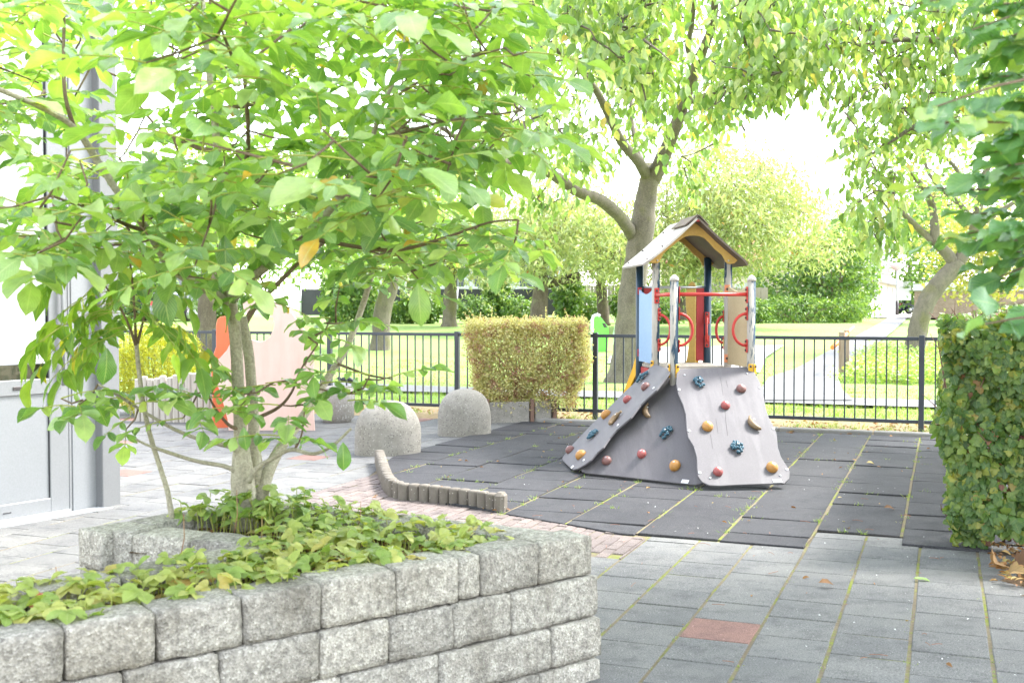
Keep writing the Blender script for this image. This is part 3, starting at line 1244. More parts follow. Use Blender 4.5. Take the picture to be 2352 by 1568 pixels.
# deck: planks laid across
for k in range(9):
    d = .02 + k * .073
    c = Q_l + ta * (S_ / 2) + tb * (d + .036)
    MB().box((c.x, c.y, DECK - .015), (S_ - .08 if k in (0, 8) else S_ - .02, .069, .03), RT, .003).build('plank', M_DECK, tower)
for k in range(9):
    d = S_ + .02 + k * .073
    c = Q_l + ta * (S_ / 2) + tb * (d + .036)
    MB().box((c.x, c.y, DECK - .014), (S_ - .08 if k in (0, 8) else S_ - .02, .069, .03), RT, .003).build('plank', M_DECK, tower)
for off in (.02, S_ - .02):
    c = Q_l + ta * off + tb * S_
    MB().box((c.x, c.y, DECK - .085), (.03, 2 * S_ - .08, .1), RT, .003).build('deck_beam', M_REDP, tower)
# roof
rc = P_fl + ta * (S_ / 2)
DF, DBK = -.19, .86                                       # front and back overhang along tb
ZR, ZE, HW = 2.185, 1.765, .485


def roof_slope(sg):
    def prof(u):                                          # u 0 ridge .. 1 eave, slightly bellied
        return ZR + (ZE - ZR) * u - .012 * math.sin(u * math.pi)
    V, F = [], []
    nu, nv = 12, 8
    up = Vector((0, 0, 1))
    sl = (ta * sg * HW + up * (ZE - ZR)).normalized()
    nr = tb.cross(sl) * (1 if tb.cross(sl).z > 0 else -1)
    for lay_ in (0, 1):
        for i in range(nu + 1):
            u = i / nu
            for j in range(nv + 1):
                v = j / nv
                inset = .07 * max(0, (u - .86) / .14) ** 2 * (1 if v < .5 else -1) if j in (0, nv) else 0
                d = DF + (DBK - DF) * v + inset
                p = rc + ta * (sg * HW * u) + tb * d + up * prof(u) - nr * (.018 * lay_)
                V.append(p)
    w = nv + 1
    off = (nu + 1) * w
    for i in range(nu):
        for j in range(nv):
            q = (i * w + j, (i + 1) * w + j, (i + 1) * w + j + 1, i * w + j + 1)
            F.append(q); F.append(tuple(off + x for x in reversed(q)))
    rim = [i * w for i in range(nu + 1)] + [nu * w + j for j in range(1, nv + 1)] + [i * w + nv for i in reversed(range(nu))] + [j for j in reversed(range(1, nv))]
    for a, b in zip(rim, rim[1:] + rim[:1]):
        F.append((a, b, b + off, a + off))
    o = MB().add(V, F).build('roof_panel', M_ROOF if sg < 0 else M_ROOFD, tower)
    return nr


for sg in (-1, 1):
    nr = roof_slope(sg)
    for u, v in ((.62, -.1), (.9, -.1), (.62, .7), (.9, .7), (.2, .7)):
        p = rc + ta * (sg * HW * u) + tb * v + Vector((0, 0, ZR + (ZE - ZR) * u))
        MB().ball(p, (.011, .011, .008), nu=8, nv=4).build('bolt', M_BOLT, tower)
# ridge cap
cap = []
for sg in (-1, 1):
    for d in (DF - .015, DBK - .25):
        pass
c0 = rc + Vector((0, 0, ZR + .004))
for sg in (-1, 1):
    e = ta * (sg * .10) + Vector((0, 0, -.088))
    q = [c0 + tb * (DF - .02), c0 + tb * .35, c0 + tb * .35 + e, c0 + tb * (DF + .03) + e]
    n = (q[1] - q[0]).cross(q[2] - q[0]); n = n if n.z > 0 else -n
    MB().prism([p + n.normalized() * .016 for p in q], n, .012).build('ridge_cap', M_ROOFD, tower)
q = [c0 + tb * (DF + .005) + ta * (x) + Vector((0, 0, z)) for x, z in ((-.035, -.05), (.035, -.05), (.0, -.022))]
MB().prism(q, -tb, .012).build('ridge_bracket', M_REDP, tower)
# fascias: arched boards under both gables
def fascia(d, thick=.018):
    zz = [(330, 486), (352, 512), (375, 517), (425, 517), (443, 508), (455, 480), (480, 430), (520, 392), (580, 345), (635, 300), (680, 273), (725, 260), (775, 257), (825, 262), (870, 280), (920, 325), (970, 380), (1010, 412), (1040, 435), (1058, 465), (1075, 498), (1095, 518), (1120, 521), (1160, 519), (1198, 483), (1190, 468), (770, 128), (345, 470)]
    out = [((x - 768) / 1041, 1.775 + (517 - y) / 1041) for x, y in zz]
    P = [rc + tb * d + ta * x + Vector((0, 0, z)) for x, z in out]
    fo = MB().prism(P, -tb, thick).build('fascia', M_YEL, tower)
    for x in (-.333, .325):
        b = rc + tb * (d - .002) + ta * x + Vector((0, 0, 1.80))
        MB().ball(b, (.009, .006, .009), RT, 8, 4).build('bolt', M_STEEL, fo)


fascia(-.045)
fascia(S_ + .05)


# railing panels
def side_panel(name, A, B, z0, z1, mat, thick=.016, dip=.05, side=1):
    d = (B - A).normalized(); L = (B - A).length
    pts = []
    x0, x1 = .042, L - .042
    pts += [(x0, z0), (x1, z0), (x1, z1)]
    for k in range(1, 10):
        u = k / 10
        pts.append((x1 + (x0 - x1) * u, z1 - dip * math.sin(math.pi * u)))
    pts.append((x0, z1))
    n = Vector((d.y, -d.x, 0)) * side
    o = MB().prism([A + d * x + Vector((0, 0, z)) for x, z in pts], n, thick).build(name, mat, tower)
    return o, n


zpx = lambda y, Y: AT(CX, y, Y).z
o_, n_ = side_panel('side_panel', P_bl, P_fl, DECK + .02, zpx(662, 10.03), M_BLUE, side=-1)
setp(o_, label='light blue side panel')
o_, n_ = side_panel('side_panel', Q_r, P_fr, DECK + .02, zpx(655, 9.7), M_BEIGE, side=1)
setp(o_, label='faded beige side panel')


def bracket(P, dirv, z0, z1, mat, w=.045, bolts=2):
    """flat plate against a post with bolt heads"""
    d = dirv.normalized(); sd2 = Vector((-d.y, d.x, 0))
    c = P + d * .041
    o = MB().box((c.x, c.y, (z0 + z1) / 2), (.008, w, z1 - z0), Matrix(((d.x, sd2.x, 0), (d.y, sd2.y, 0), (0, 0, 1))), .003).build('bracket', mat, tower)
    for k in range(bolts):
        z = z0 + (z1 - z0) * (.18 + .64 * k / max(1, bolts - 1)) if bolts > 1 else (z0 + z1) / 2
        MB().ball(c + d * .006 + Vector((0, 0, z)) - Vector((0, 0, 0)), (.011, .011, .011), nu=8, nv=4).build('bolt', M_BOLT, o)
    return o


# red top bars and round grab handles
zb = zpx(676, 9.4)
for A, B in ((Q_l, Q_r), (P_fl, Q_l)):
    d = (B - A).normalized()
    MB().tube([A + d * .04 + Vector((0, 0, zb)), B - d * .04 + Vector((0, 0, zb))], .016, 10).build('top_bar', M_RED, tower)
    bracket(A, d, zb - .075, zb + .065, M_RED)
    bracket(B, -d, zb - .075, zb + .065, M_RED)
MB().tube([P_bl + tb * .0 + Vector((0, 0, zb + .085)), P_br + Vector((0, 0, zb + .085))], .014, 8).build('slide_bar', M_STEEL, tower)


def grab(P, d, zc, r=.135, bow=.115, lean=None):
    d = d.normalized()
    pts = []
    for k in range(13):
        a = -math.pi / 2 + math.pi * k / 12
        pts.append(P + d * (.045 + bow * math.cos(a)) + Vector((0, 0, zc + r * math.sin(a))))
    MB().tube(pts, .0125, 8).build('grab_handle', M_RED, tower)
    bracket(P, d, zc + r - .055, zc + r + .06, M_RED)
    bracket(P, d, zc - r - .06, zc - r + .055, M_RED)


zc = zpx(757, 9.4)
grab(Q_l, ta, zc); grab(Q_r, -ta, zc)
grab(P_fl, (-tb * .75 + ta * .66), zpx(757, 10.0))
grab(P_br, (-tb * .8 - ta * .3), zpx(757, 10.7), .11, .05)
grab(P_fr, -ta + tb * .3, zpx(757, 10.1), .12, .06)
# yellow and orange angle brackets at deck height
for P, d in ((P_fl, -ta * .9 - tb * .5), (Q_l, -ta), (Q_l, ta * .6 - tb), (Q_r, -ta * .4 - tb), (Q_r, ta * .5 - tb * .6)):
    bracket(P, d, DECK - .06, DECK + .055, M_YEL2, .04, 2)
for zc2 in (DECK + .07, zpx(662, 10.1) - .01):
    bracket(P_fr, -tb * .9 - ta * .45, zc2 - .035, zc2 + .04, M_ORG, .05, 1)
for zc2 in (DECK + .10, zpx(668, 10.6)):
    bracket(P_bl, -tb - ta * .2, zc2 - .035, zc2 + .035, M_REDP, .04, 1)
# slide at the back: red board beside the post, yellow wavy cheeks, chute
c = P_br - ta * .075
MB().box((c.x, c.y, (DECK + .02 + zpx(660, 10.7)) / 2), (.075, .02, zpx(660, 10.7) - DECK - .02), RT, .004).build('slide_board', M_REDP, tower)
c = P_bl + ta * .075
MB().box((c.x, c.y, (DECK + .02 + zpx(660, 10.7)) / 2), (.075, .02, zpx(660, 10.7) - DECK - .02), RT, .004).build('slide_board', M_REDP, tower)
zt = zpx(650, 10.75)


def cheek(base):
    prof = [(0, DECK + .0), (0, zt - .03), (.01, zt), (.035, zt + .015), (.06, zt), (.085, zt - .04), (.10, zt - .14), (.095, zt - .25), (.075, zt - .36), (.055, zt - .46), (.06, zt - .55), (.085, DECK + .03), (.09, DECK)]
    dirc = (tb * .55 - ta * .85).normalized()
    n = Vector((dirc.y, -dirc.x, 0))
    MB().prism([base + dirc * x + Vector((0, 0, z)) for x, z in prof], n, .018).build('slide_cheek', M_YEL, tower)


cheek(P_br - ta * .115)
cheek(P_bl + ta * .19)
ch = MB()
for sx in (.06, S_ - .08):
    pts = [(0, DECK + .15), (.04, DECK + .22), (.16, DECK + .2), (.5, DECK - .08), (1.2, .33), (1.55, .22), (1.55, .1), (1.2, .2), (.5, DECK - .22), (.1, DECK - .02), (0, DECK - .02)]
    MB().prism([P_bl + ta * sx + tb * (.02 + x) + Vector((0, 0, z)) for x, z in pts], ta, .018).build('slide_cheek', M_YEL2, tower)
chp = [(0.0, DECK - .0), (.15, DECK - .03), (.5, DECK - .17), (1.2, .26), (1.55, .17)]
V = []
for x, z in chp:
    for sx in (.06, S_ - .08):
        V.append(P_bl + ta * sx + tb * (.03 + x) + Vector((0, 0, z)))
MB().add(V, [(2 * i, 2 * i + 1, 2 * i + 3, 2 * i + 2) for i in range(len(chp) - 1)]).build('slide_chute', M_STEEL, tower)

# climbing walls: three laminate sheets; outlines in enlarged-detail pixels
zv = lambda x, y: ((2200 + x * .42517) / 1.74150, (1380 + y * .42517) / 1.74150)


def climbing(pl, outline, label):
    p0, p1, p2 = pl
    n = (p1 - p0).cross(p2 - p0).normalized()
    if n.y > 0 or n.z < 0:
        n = -n if n.z < 0 else n
    P = [on_plane(*zv(*q), p0, n) for q in outline]
    o = MB().prism(P, n, .016).build('climbing_wall', M_HPL, tower, label=label)
    return o, p0, n


R_PL = (Q_l - tb * .045 + Vector((0, 0, DECK - .01)), Q_r - tb * .045 + Vector((0, 0, DECK - .01)), G(1712, 1113, .05))
L_PL = (P_fl - ta * .045 + Vector((0, 0, DECK - .0)), Q_l - ta * .045 + Vector((0, 0, DECK - .0)), G(1305, 1062, .05))
r_out = [(1192, 262), (1222, 222), (1540, 211), (1860, 200), (1885, 235), (1925, 255), (1965, 330), (1990, 390), (2010, 470), (2030, 590), (2060, 680), (2110, 770), (2135, 840), (2145, 960), (2175, 1050), (2225, 1130), (2257, 1190), (2252, 1255), (2205, 1300), (2000, 1305), (1800, 1312), (1600, 1322), (1500, 1318), (1430, 1285), (1392, 1235), (1382, 1150), (1380, 1060), (1350, 950), (1300, 870), (1285, 800), (1275, 650), (1250, 560), (1205, 460), (1185, 360)]
l_out = [(990, 175), (1120, 225), (1122, 262), (1000, 420), (900, 510), (850, 560), (760, 680), (700, 730), (620, 800), (560, 870), (500, 960), (440, 1010), (380, 1080), (330, 1120), (260, 1160), (215, 1170), (190, 1155), (118, 1085), (115, 1060), (160, 1000), (200, 945), (390, 745), (580, 560), (700, 440), (820, 330), (940, 210)]
m_out = [(1115, 285), (1128, 320), (1150, 340), (1175, 330), (1200, 335), (1230, 520), (1290, 640), (1310, 800), (1350, 920), (1400, 1060), (1430, 1200), (1440, 1290), (1410, 1303), (1360, 1312), (1200, 1297), (900, 1262), (600, 1228), (340, 1202), (300, 1187), (285, 1155), (380, 1066), (470, 980), (560, 860), (650, 770), (760, 670), (870, 550), (1000, 410)]
MT = Q_l + (-ta - tb) * .02 + Vector((0, 0, DECK - .12))
M_PL = (MT, G(1335, 1081, .045), G(1600, 1111, .035))
W_R = climbing(R_PL, r_out, 'grey climbing wall facing the paving')
W_L = climbing(L_PL, l_out, 'grey climbing wall seen almost edge on')
W_M = climbing(M_PL, m_out, 'grey corner climbing wall between the other two')


def basis(n):
    up = (Vector((0, 0, 1)) - n * n.z).normalized()
    side = up.cross(n)
    return side, up, Matrix((side, up, n)).transposed()


def hold(wall, kind, x, y, rot=0.0):
    o, p0, n = wall
    c = on_plane(*zv(x, y), p0, n)
    side, up, M = basis(n)
    M = M @ Matrix.Rotation(rot, 3, 'Z')
    mb = MB()
    mt = {'g': M_GRAPE, 'p': M_PLUM, 'r': M_APPLE, 'o': M_MELON, 'b': M_BANAN}[kind]
    if kind == 'g':
        rr = random.Random(int(x))
        for k in range(34):
            a = rr.uniform(0, 2 * math.pi); q = math.sqrt(rr.random())
            yy = q * math.sin(a) * .062; xx = q * math.cos(a) * (.045 - .012 * (-yy / .062))
            mb.ball(c + M @ Vector((xx, yy, .018 + .022 * (1 - q))), (.0115, .0135, .0125), M, 7, 5)
        h_ = .052
    elif kind == 'b':
        pts, rd = [], []
        for k in range(9):
            a = -1.0 + 2.0 * k / 8
            pts.append(c + M @ Vector((.045 - .075 * math.cos(a), .095 * math.sin(a), .022)))
            rd.append((.008, .017, .022, .025, .026, .024, .019, .010, .011)[k])
        mb.tube(pts, rd, 10)
        h_ = .045
    else:
        s = {'p': (.042, .042, .036), 'r': (.038, .041, .036), 'o': (.045, .05, .042)}[kind]
        mb.ball(c + n * .012, s, M, 16, 10)
        h_ = s[2] + .012
    ho = mb.build('hold', mt, o)
    MB().lathe(c + M @ Vector((0, .006 if kind != 'b' else .02, h_ - .004)), [(.008, 0), (.008, .004), (.004, .0045), (.003, .001)], 10, M).build('hold_bolt', M_STEEL, o)


for k, x, y, r_ in (('g', 1405, 360, 0), ('p', 1797, 420, 0), ('r', 1648, 577, 0), ('o', 1480, 775, 0), ('b', 1925, 750, .35), ('g', 1760, 972, 0), ('r', 1578, 1200, 0), ('o', 2087, 1160, 0)):
    hold(W_R, k, x, y, r_)
for k, x, y, r_ in (('b', 935, 630, .5 - math.pi / 2 * 0), ('g', 1095, 835, -.3), ('r', 867, 1032, 0), ('p', 537, 1094, 0), ('o', 1180, 1142, 0)):
    hold(W_M, k, x, y, r_)
for k, x, y, r_ in (('g', 880, 312, 0), ('p', 905, 400, 0), ('r', 735, 520, 0), ('o', 535, 662, 0), ('b', 630, 702, .3), ('g', 410, 852, 0), ('p', 195, 992, 0), ('o', 298, 1042, 0)):
    hold(W_L, k, x, y, r_)


def wall_bolts(wall, pts, mat=M_WHITE, r=.011):
    o, p0, n = wall
    side, up, M = basis(n)
    for x, y in pts:
        c = on_plane(*zv(x, y), p0, n)
        MB().lathe(c, [(r * 1.1, -.004), (r * 1.1, .002), (r, .005), (r * .4, .007), (.0005, .007)], 10, M).build('bolt', mat, o)


wall_bolts(W_R, [(1215, 420), (1977, 402), (1310, 808), (2102, 784), (1410, 1200), (2228, 1168)], M_WHITE, .0115)
wall_bolts(W_R, [(1265, 282), (1853, 268), (1505, 1250), (2165, 1227)], M_STEEL, .008)
wall_bolts(W_L, [(975, 405), (640, 752), (318, 1083)], M_WHITE, .011)


def plate(wall, x, y, w, h):
    o, p0, n = wall
    side, up, M = basis(n)
    c = on_plane(*zv(x, y), p0, n) + n * .003
    MB().box(c, (w, h, .003), M, .0008).build('maker_plate', M_WHITE, o)


plate(W_R, 2138, 1278, .068, .036); plate(W_M, 1272, 1283, .06, .034); plate(W_L, 212, 1146, .05, .03)
# cracks that opened in the sheet
M_CRACK = surf('crack', (.05, .045, .045), (.08, .07, .07), 5, .9)
o, p0, n = W_R
for line in ([(1648, 622), (1652, 700), (1662, 780), (1672, 850)], [(1508, 835), (1518, 890), (1530, 975)], [(1600, 300), (1615, 380), (1628, 470)], [(1560, 690), (1572, 770), (1582, 830)], [(1655, 330), (1672, 395)]):
    L = [on_plane(*zv(*q), p0, n) + n * .0012 for q in line]
    side, up, M = basis(n)
    w = .0011
    V = []
    for q in L: V += [q - side * w, q + side * w]
    MB().add(V, [(2 * i, 2 * i + 1, 2 * i + 3, 2 * i + 2) for i in range(len(L) - 1)]).build('crack', M_CRACK, o)
# short feet under the sheets
for x, y in ((1800, 1112), (1640, 1117), (1345, 1086)):
    p = G(x, y, 0) + Vector((0, .06, 0))
    MB().lathe(p, [(.012, 0), (.012, .06)], 8).build('foot', M_BOLT, tower)

# ================================================================== school building at the left
M_ALU = surf('painted_aluminium', (.21, .216, .224), (.235, .241, .249), 1.5, .4, 90, .04, .001, .5)
M_ALU2 = surf('aluminium_frame', (.19, .194, .20), (.22, .224, .229), 2, .35, 90, .04, .001, .5)
M_ALUD = surf('grey_pilaster', (.135, .138, .141), (.16, .163, .166), 2, .45, 90, .04, .001, .4)
M_WALLW = surf('white_render', (.40, .408, .412), (.46, .468, .472), 2, .7, 60, .1)
M_BLIND = surf('white_blind', (.46, .47, .47), (.52, .53, .53), 2, .7, 40, .03)
M_BLACK = surf('black_rubber_seal', (.015, .015, .017), (.025, .025, .03), 6, .5, 90, .05)
M_GRATE = surf('galvanised_grate', (.40, .42, .45), (.52, .54, .56), 8, .45, 60, .1, metal=.3)
M_CUSH = surf('brown_cushion', (.11, .05, .025), (.16, .075, .04), 6, .9, 90, .3)
M_ROOM = surf('room_wall', (.38, .33, .22), (.45, .40, .28), 3, .8, 40, .05)


def glass_mat(name, tint=(.9, .95, .95), rough=.02):
    m, t, out = nt(name)
    g_ = N(t, 'BsdfGlossy'); g_.inputs['Roughness'].default_value = rough
    tr = N(t, 'BsdfTransparent'); tr.inputs[0].default_value = (*tint, 1)
    fr = N(t, 'Fresnel'); fr.inputs[0].default_value = 1.5
    mx = N(t, 'MixShader')
    t.links.new(fr.outputs[0], mx.inputs[0]); t.links.new(tr.outputs[0], mx.inputs[1]); t.links.new(g_.outputs[0], mx.inputs[2])
    t.links.new(mx.outputs[0], out.inputs[0])
    return m


M_GLASS = glass_mat('clear_glass')
FA = math.radians(34)
bd = Vector((math.sin(FA), math.cos(FA), 0)); bn = Vector((math.cos(FA), -math.sin(FA), 0))
BO = G(166, 1174)                                        # foot of the door jamb
RB = Matrix((bd, -bn, Vector((0, 0, 1)))).transposed()     # local x along the facade, y into the building
school = empty('school_building', BO, 'pale grey school facade with aluminium door at the picture edge', 'building')


def bbox(name, x0, x1, y0, y1, z0, z1, mat, parent=None, bev=.004):
    c = BO + RB @ Vector(((x0 + x1) / 2, (y0 + y1) / 2, (z0 + z1) / 2))
    return MB().box(c, (x1 - x0, y1 - y0, z1 - z0), RB, bev).build(name, mat, parent or school)


bh = lambda y: AT(100, y, 7.45).z
door = bbox('door', -1.02, -.16, .012, .05, .10, .86, M_ALU)
bbox('bottom_rail', -1.02, -.15, .0, .055, .02, .115, M_ALU2, door)
bbox('middle_rail', -1.02, -.15, .0, .055, bh(900), bh(866), M_ALU2, door)
bbox('door_stile', -.16, -.02, -.002, .06, .02, 3.32, M_ALU2, door)
bbox('seal', -.164, -.159, .004, .03, .115, 3.3, M_BLACK, door)
bbox('door_glass', -1.02, -.163, .028, .034, bh(866), 3.3, M_GLASS, door, 0)
bl = bbox('blind', -1.02, -.17, .018, .023, bh(826), 3.3, M_BLIND, school, 0)
bbox('blind_rail', -1.02, -.17, .012, .026, bh(826) - .02, bh(826) + .008, M_GRATE, bl)
bbox('keyhole', -.42, -.34, -.006, .0, bh(884) - .012, bh(884) + .012, M_BOLT, door)
bbox('vent_slot', -.50, -.44, -.004, .001, .058, .066, M_BLACK, door)
h_ = MB().tube([BO + RB @ Vector((-.075, -.03, z)) for z in (bh(884), bh(690), bh(500))], .012, 8).build('door_handle', M_ALU2, door)
bbox('threshold', -1.6, -.02, -.02, .06, -.01, .022, M_WALLW)
bbox('pilaster', .0, .215, -.012, .3, -.02, 4.6, M_ALU)
bbox('jamb', -.022, .0, -.006, .3, -.01, 4.6, M_ALU2)
bbox('wall', -4.0, -1.04, .0, .3, -.02, 4.6, M_WALLW)
bbox('lintel', -1.04, -.022, .0, .3, 3.32, 4.6, M_WALLW)
bbox('room_floor', -3.5, -.05, .3, 3.0, -.02, .02, M_ROOM)
bbox('room_wall', -3.5, -.1, 2.4, 2.5, 0, 2.6, M_ROOM)
bbox('room_side_wall', -.1, -.0, .3, 2.5, 0, 2.6, M_ROOM)
bbox('room_ceiling', -3.5, -.05, .3, 2.5, 2.6, 2.65, M_WALLW)
# the wing behind runs with the paving grid
c0 = G(236.6, 1166.7); c1 = G(278, 1157)
w1 = Vector((c1.x - c0.x, c1.y - c0.y, 0)); L = w1.length; wd = w1.normalized(); wn_ = Vector((wd.y, -wd.x, 0))
RW = Matrix((wd, -wn_, Vector((0, 0, 1)))).transposed()
MB().box(c0 + RW @ Vector((L / 2 + .0, .2, 2.3)), (L, .4, 4.62), RW, .006).build('pilaster', M_ALUD, school)
# cushion seen inside
cu = MB()
pc = BO + RB @ Vector((-.72, .45, 0))
V, F = [], []
n = 10
for j in range(n + 1):
    for i in range(n + 1):
        u, v = i / n * 2 - 1, j / n * 2 - 1
        puff = (1 - u ** 4) * (1 - v ** 4)
        for sg in (1, -1):
            V.append(pc + RB @ Vector((.30 * u, .08 * sg * puff + .06 * v, .80 + .2 * v + .1 * u)))
for j in range(n):
    for i in range(n):
        a = (j * (n + 1) + i) * 2
        r_ = 2 * (n + 1)
        F += [(a, a + 2, a + r_ + 2, a + r_), (a + 1, a + r_ + 1, a + r_ + 3, a + 3)]
cu.add(V, F, True).build('cushion', M_CUSH, label='brown cushion propped up behind the glass of the grey door', cat='cushion')
MB().box(BO + RB @ Vector((-.72, .5, .33)), (1.0, .5, .64), RB, .02).build('bench', M_ROOM, label='low bench behind the glass door under the brown cushion', cat='bench')
# drain grate along the facade
gr = empty('drain_grate', BO + RB @ Vector((-.6, -.07, 0)), 'galvanised drain grate along the foot of the grey door', 'drain')
for k in range(46):
    x = -1.25 + k * .034
    if x > .2: break
    c = BO + RB @ Vector((x, -.075, .002))
    MB().box(c, (.012, .08, .012), RB @ Matrix.Rotation(.45, 3, 'Z')).build('bar', M_GRATE, gr)
for y_ in (-.12, -.03):
    c = BO + RB @ Vector((-.52, y_, .002))
    MB().box(c, (1.5, .01, .014), RB).build('rail', M_GRATE, gr)

# ================================================================== coral play panels behind the small tree
def coral_mat(name, a, b):
    m, t, out = nt(name)
    p = wpos(t)
    n1 = noise(t, vmul(t, p, (14, 14, 2)), 1.0, 4, .6); n2 = noise(t, p, 2.2, 4)
    col = mixc(t, math_n(t, 'MULTIPLY', math_n(t, 'ADD', n1, n2), .5), a, b)
    finish(t, out, col, .7, n1, .15, .003)
    return m


M_CORAL = coral_mat('bleached_coral_panel', (.58, .32, .25), (.70, .58, .52))
M_CORAL2 = coral_mat('coral_panel', (.56, .115, .04), (.64, .17, .08))
cv = lambda x, y: ((700 + x * .4464) / 1.7415, (1100 + y * .4464) / 1.7415)
wh = empty('coral_play_panel', G(620, 990), 'bleached coral plywood play figure with curled top behind the small tree', 'play figure')
o_main = [(480, 1395), (470, 1290), (420, 1100), (370, 950), (345, 830), (330, 782), (400, 745), (465, 672), (520, 560), (590, 520), (640, 560), (700, 582), (760, 598), (810, 585), (850, 552), (880, 490), (888, 430), (870, 370), (830, 328), (780, 312), (720, 315), (645, 352), (612, 300), (606, 250), (640, 226), (700, 218), (800, 222), (900, 245), (985, 285), (1050, 345), (1110, 425), (1180, 520), (1225, 610), (1246, 700), (1244, 800), (1232, 1000), (1240, 1200), (1252, 1395)]
Yp = 12.45
P = [AT(*cv(*q), Yp) for q in o_main]
MB().prism(P, Vector((0, -1, 0)), .03).build('panel', M_CORAL, wh)
o_left = [(345, 1395), (345, 1000), (330, 790), (375, 640), (374, 450), (385, 395), (410, 372), (445, 368), (475, 400), (560, 700), (560, 1395)]
P = []
for q in o_left:
    p = AT(*cv(*q), Yp + .28)
    p.y += (p.x - AT(*cv(345, 1000), Yp).x) * .45
    P.append(p)
MB().prism(P, Vector((.41, -.91, 0)), .03).build('panel', M_CORAL2, wh)

# ================================================================== wooden stake edging with a golden conifer, round planter, square shrub
M_WOODW = surf('bleached_wood', (.30, .27, .225), (.50, .47, .42), 3, .85, 60, .4, .004, stretch=(14, 14, 1.2))
wp = empty('wooden_palisade', G(420, 968), 'bleached upright wooden boards fencing in the golden conifer', 'palisade')
for k in range(15):
    x = 318 + k * 14.5
    top_y = 868 - 14 * k / 12 + random.uniform(-4, 4)
    a = G(x, 969 + .4 * (k - 6)); h2 = AT(x, top_y, a.y).z
    MB().box((a.x, a.y, h2 / 2 - .02), (.074, .06, h2 + .04), Matrix.Rotation(random.uniform(-.2, .2), 3, 'Z') @ Matrix.Rotation(random.uniform(-.02, .02), 3, 'Y'), .014).build('board', M_WOODW, wp)

M_AGG = surf('exposed_aggregate', (.29, .27, .24), (.40, .375, .345), 30, .9, 120, .8, .01, .3, speck=[((.22, .17, .13), 55, .3), ((.75, .73, .7), 48, .35)])
rp = G(768, 972) + Vector((0, .2, 0))
MB().lathe(rp, [(.17, 0), (.17, .03), (.205, .05), (.215, .30), (.21, .42), (.19, .425), (.18, .40), (.17, .36), (.001, .35)], 28).build('round_planter', M_AGG, origin=rp, label='round washed gravel concrete planter beside the coral play figure', cat='planter')

bx0, bx1 = G(1118, 972), G(1272, 969)
PBc = (bx0 + bx1) / 2
pb = empty('planter_box', PBc, 'square concrete panel planter box under the clipped shrub', 'planter')
M_PBROWN = surf('brown_steel', (.13, .075, .05), (.18, .11, .08), 6, .7, 60, .2)
u_ = (bx1 - bx0).normalized(); v_ = Vector((-u_.y, u_.x, 0))
LB = (bx1 - bx0).length
RP = Matrix((u_, v_, Vector((0, 0, 1)))).transposed()
for a, b in ((.03, LB * .66 - .02), (LB * .66 + .05, LB - .03)):
    MB().box(bx0 + RP @ Vector(((a + b) / 2, .03, .12)), (b - a, .04, .26), RP, .005).build('panel', M_CONC, pb)
for a in (0, LB * .66, LB - .0):
    MB().box(bx0 + RP @ Vector((a + .015, .02, .14)), (.045 if a else .03, .06, .30), RP, .004).build('post', M_PBROWN, pb)
for a in (0, LB):
    MB().box(bx0 + RP @ Vector((a, .42, .12)), (.04, .72, .26), RP, .005).build('panel', M_CONC, pb)
MB().box(bx0 + RP @ Vector((LB / 2, .42, .1)), (LB - .05, .7, .2), RP).build('soil', M_SOIL, pb)

# ================================================================== things in the park
M_LIME = surf('lime_green_steel', (.13, .55, .06), (.17, .62, .09), 4, .4, 60, .05)
M_LGREY = surf('light_grey_steel', (.50, .51, .52), (.58, .59, .60), 4, .45, 60, .05)
ge = empty('outdoor_machine', GT(1375, 800), 'lime green outdoor exercise machine with grey seat beyond the fence', 'exercise machine')
Yg = GT(1375, 806).y
gp = lambda x, y, dy=0: AT(x, y, Yg + dy)
MB().prism([gp(x, y) for x, y in ((1366, 815), (1362, 728), (1378, 726), (1398, 752), (1398, 770), (1394, 815))], Vector((0, -1, 0)), .35).build('housing', M_LIME, ge)
MB().prism([gp(x, y, -.01) for x, y in ((1383, 742), (1390, 742), (1395, 752), (1387, 752))], Vector((0, -1, 0)), .01).build('panel', M_BOLT, ge)
MB().tube([gp(1361, 818), gp(1360, 760), gp(1360, 735), gp(1363, 726), gp(1372, 723), gp(1378, 726)], .045, 8).build('frame_tube', M_LGREY, ge)
MB().box(gp(1411, 772), (.34, .35, .05), None, .01).build('seat', M_LGREY, ge)
MB().box(gp(1413, 758), (.05, .35, .3), Matrix.Rotation(.2, 3, 'Y'), .01).build('backrest', M_LGREY, ge)
MB().tube([gp(1411, 775), gp(1411, 812)], .03, 8).build('leg', M_LGREY, ge)

M_POSTW = surf('weathered_wood_post', (.19, .14, .10), (.30, .23, .17), 4, .85, 50, .3, stretch=(8, 8, 1))
M_ORBAR = surf('orange_bar', (.70, .20, .04), (.78, .26, .07), 4, .5, 60, .05)
bar = empty('path_barrier', GT(1935, 855), 'wooden post barrier with orange bar beside the asphalt path', 'barrier')
for x, yb, yt in ((1933, 866, 762), (1944, 846, 758)):
    b0 = GT(x, yb); zt_ = AT(x, yt, b0.y).z
    MB().box((b0.x, b0.y, (b0.z + zt_) / 2 - .05), (.1, .1, zt_ - b0.z + .1), None, .01).build('post', M_POSTW, bar)
q0, q1 = AT(1912, 798, GT(1933, 866).y - .2), AT(1960, 752, GT(1944, 846).y + 1.2)
dq = (q1 - q0).normalized()
MB().tube([q0, q1], .045, 6).build('bar', M_ORBAR, bar)

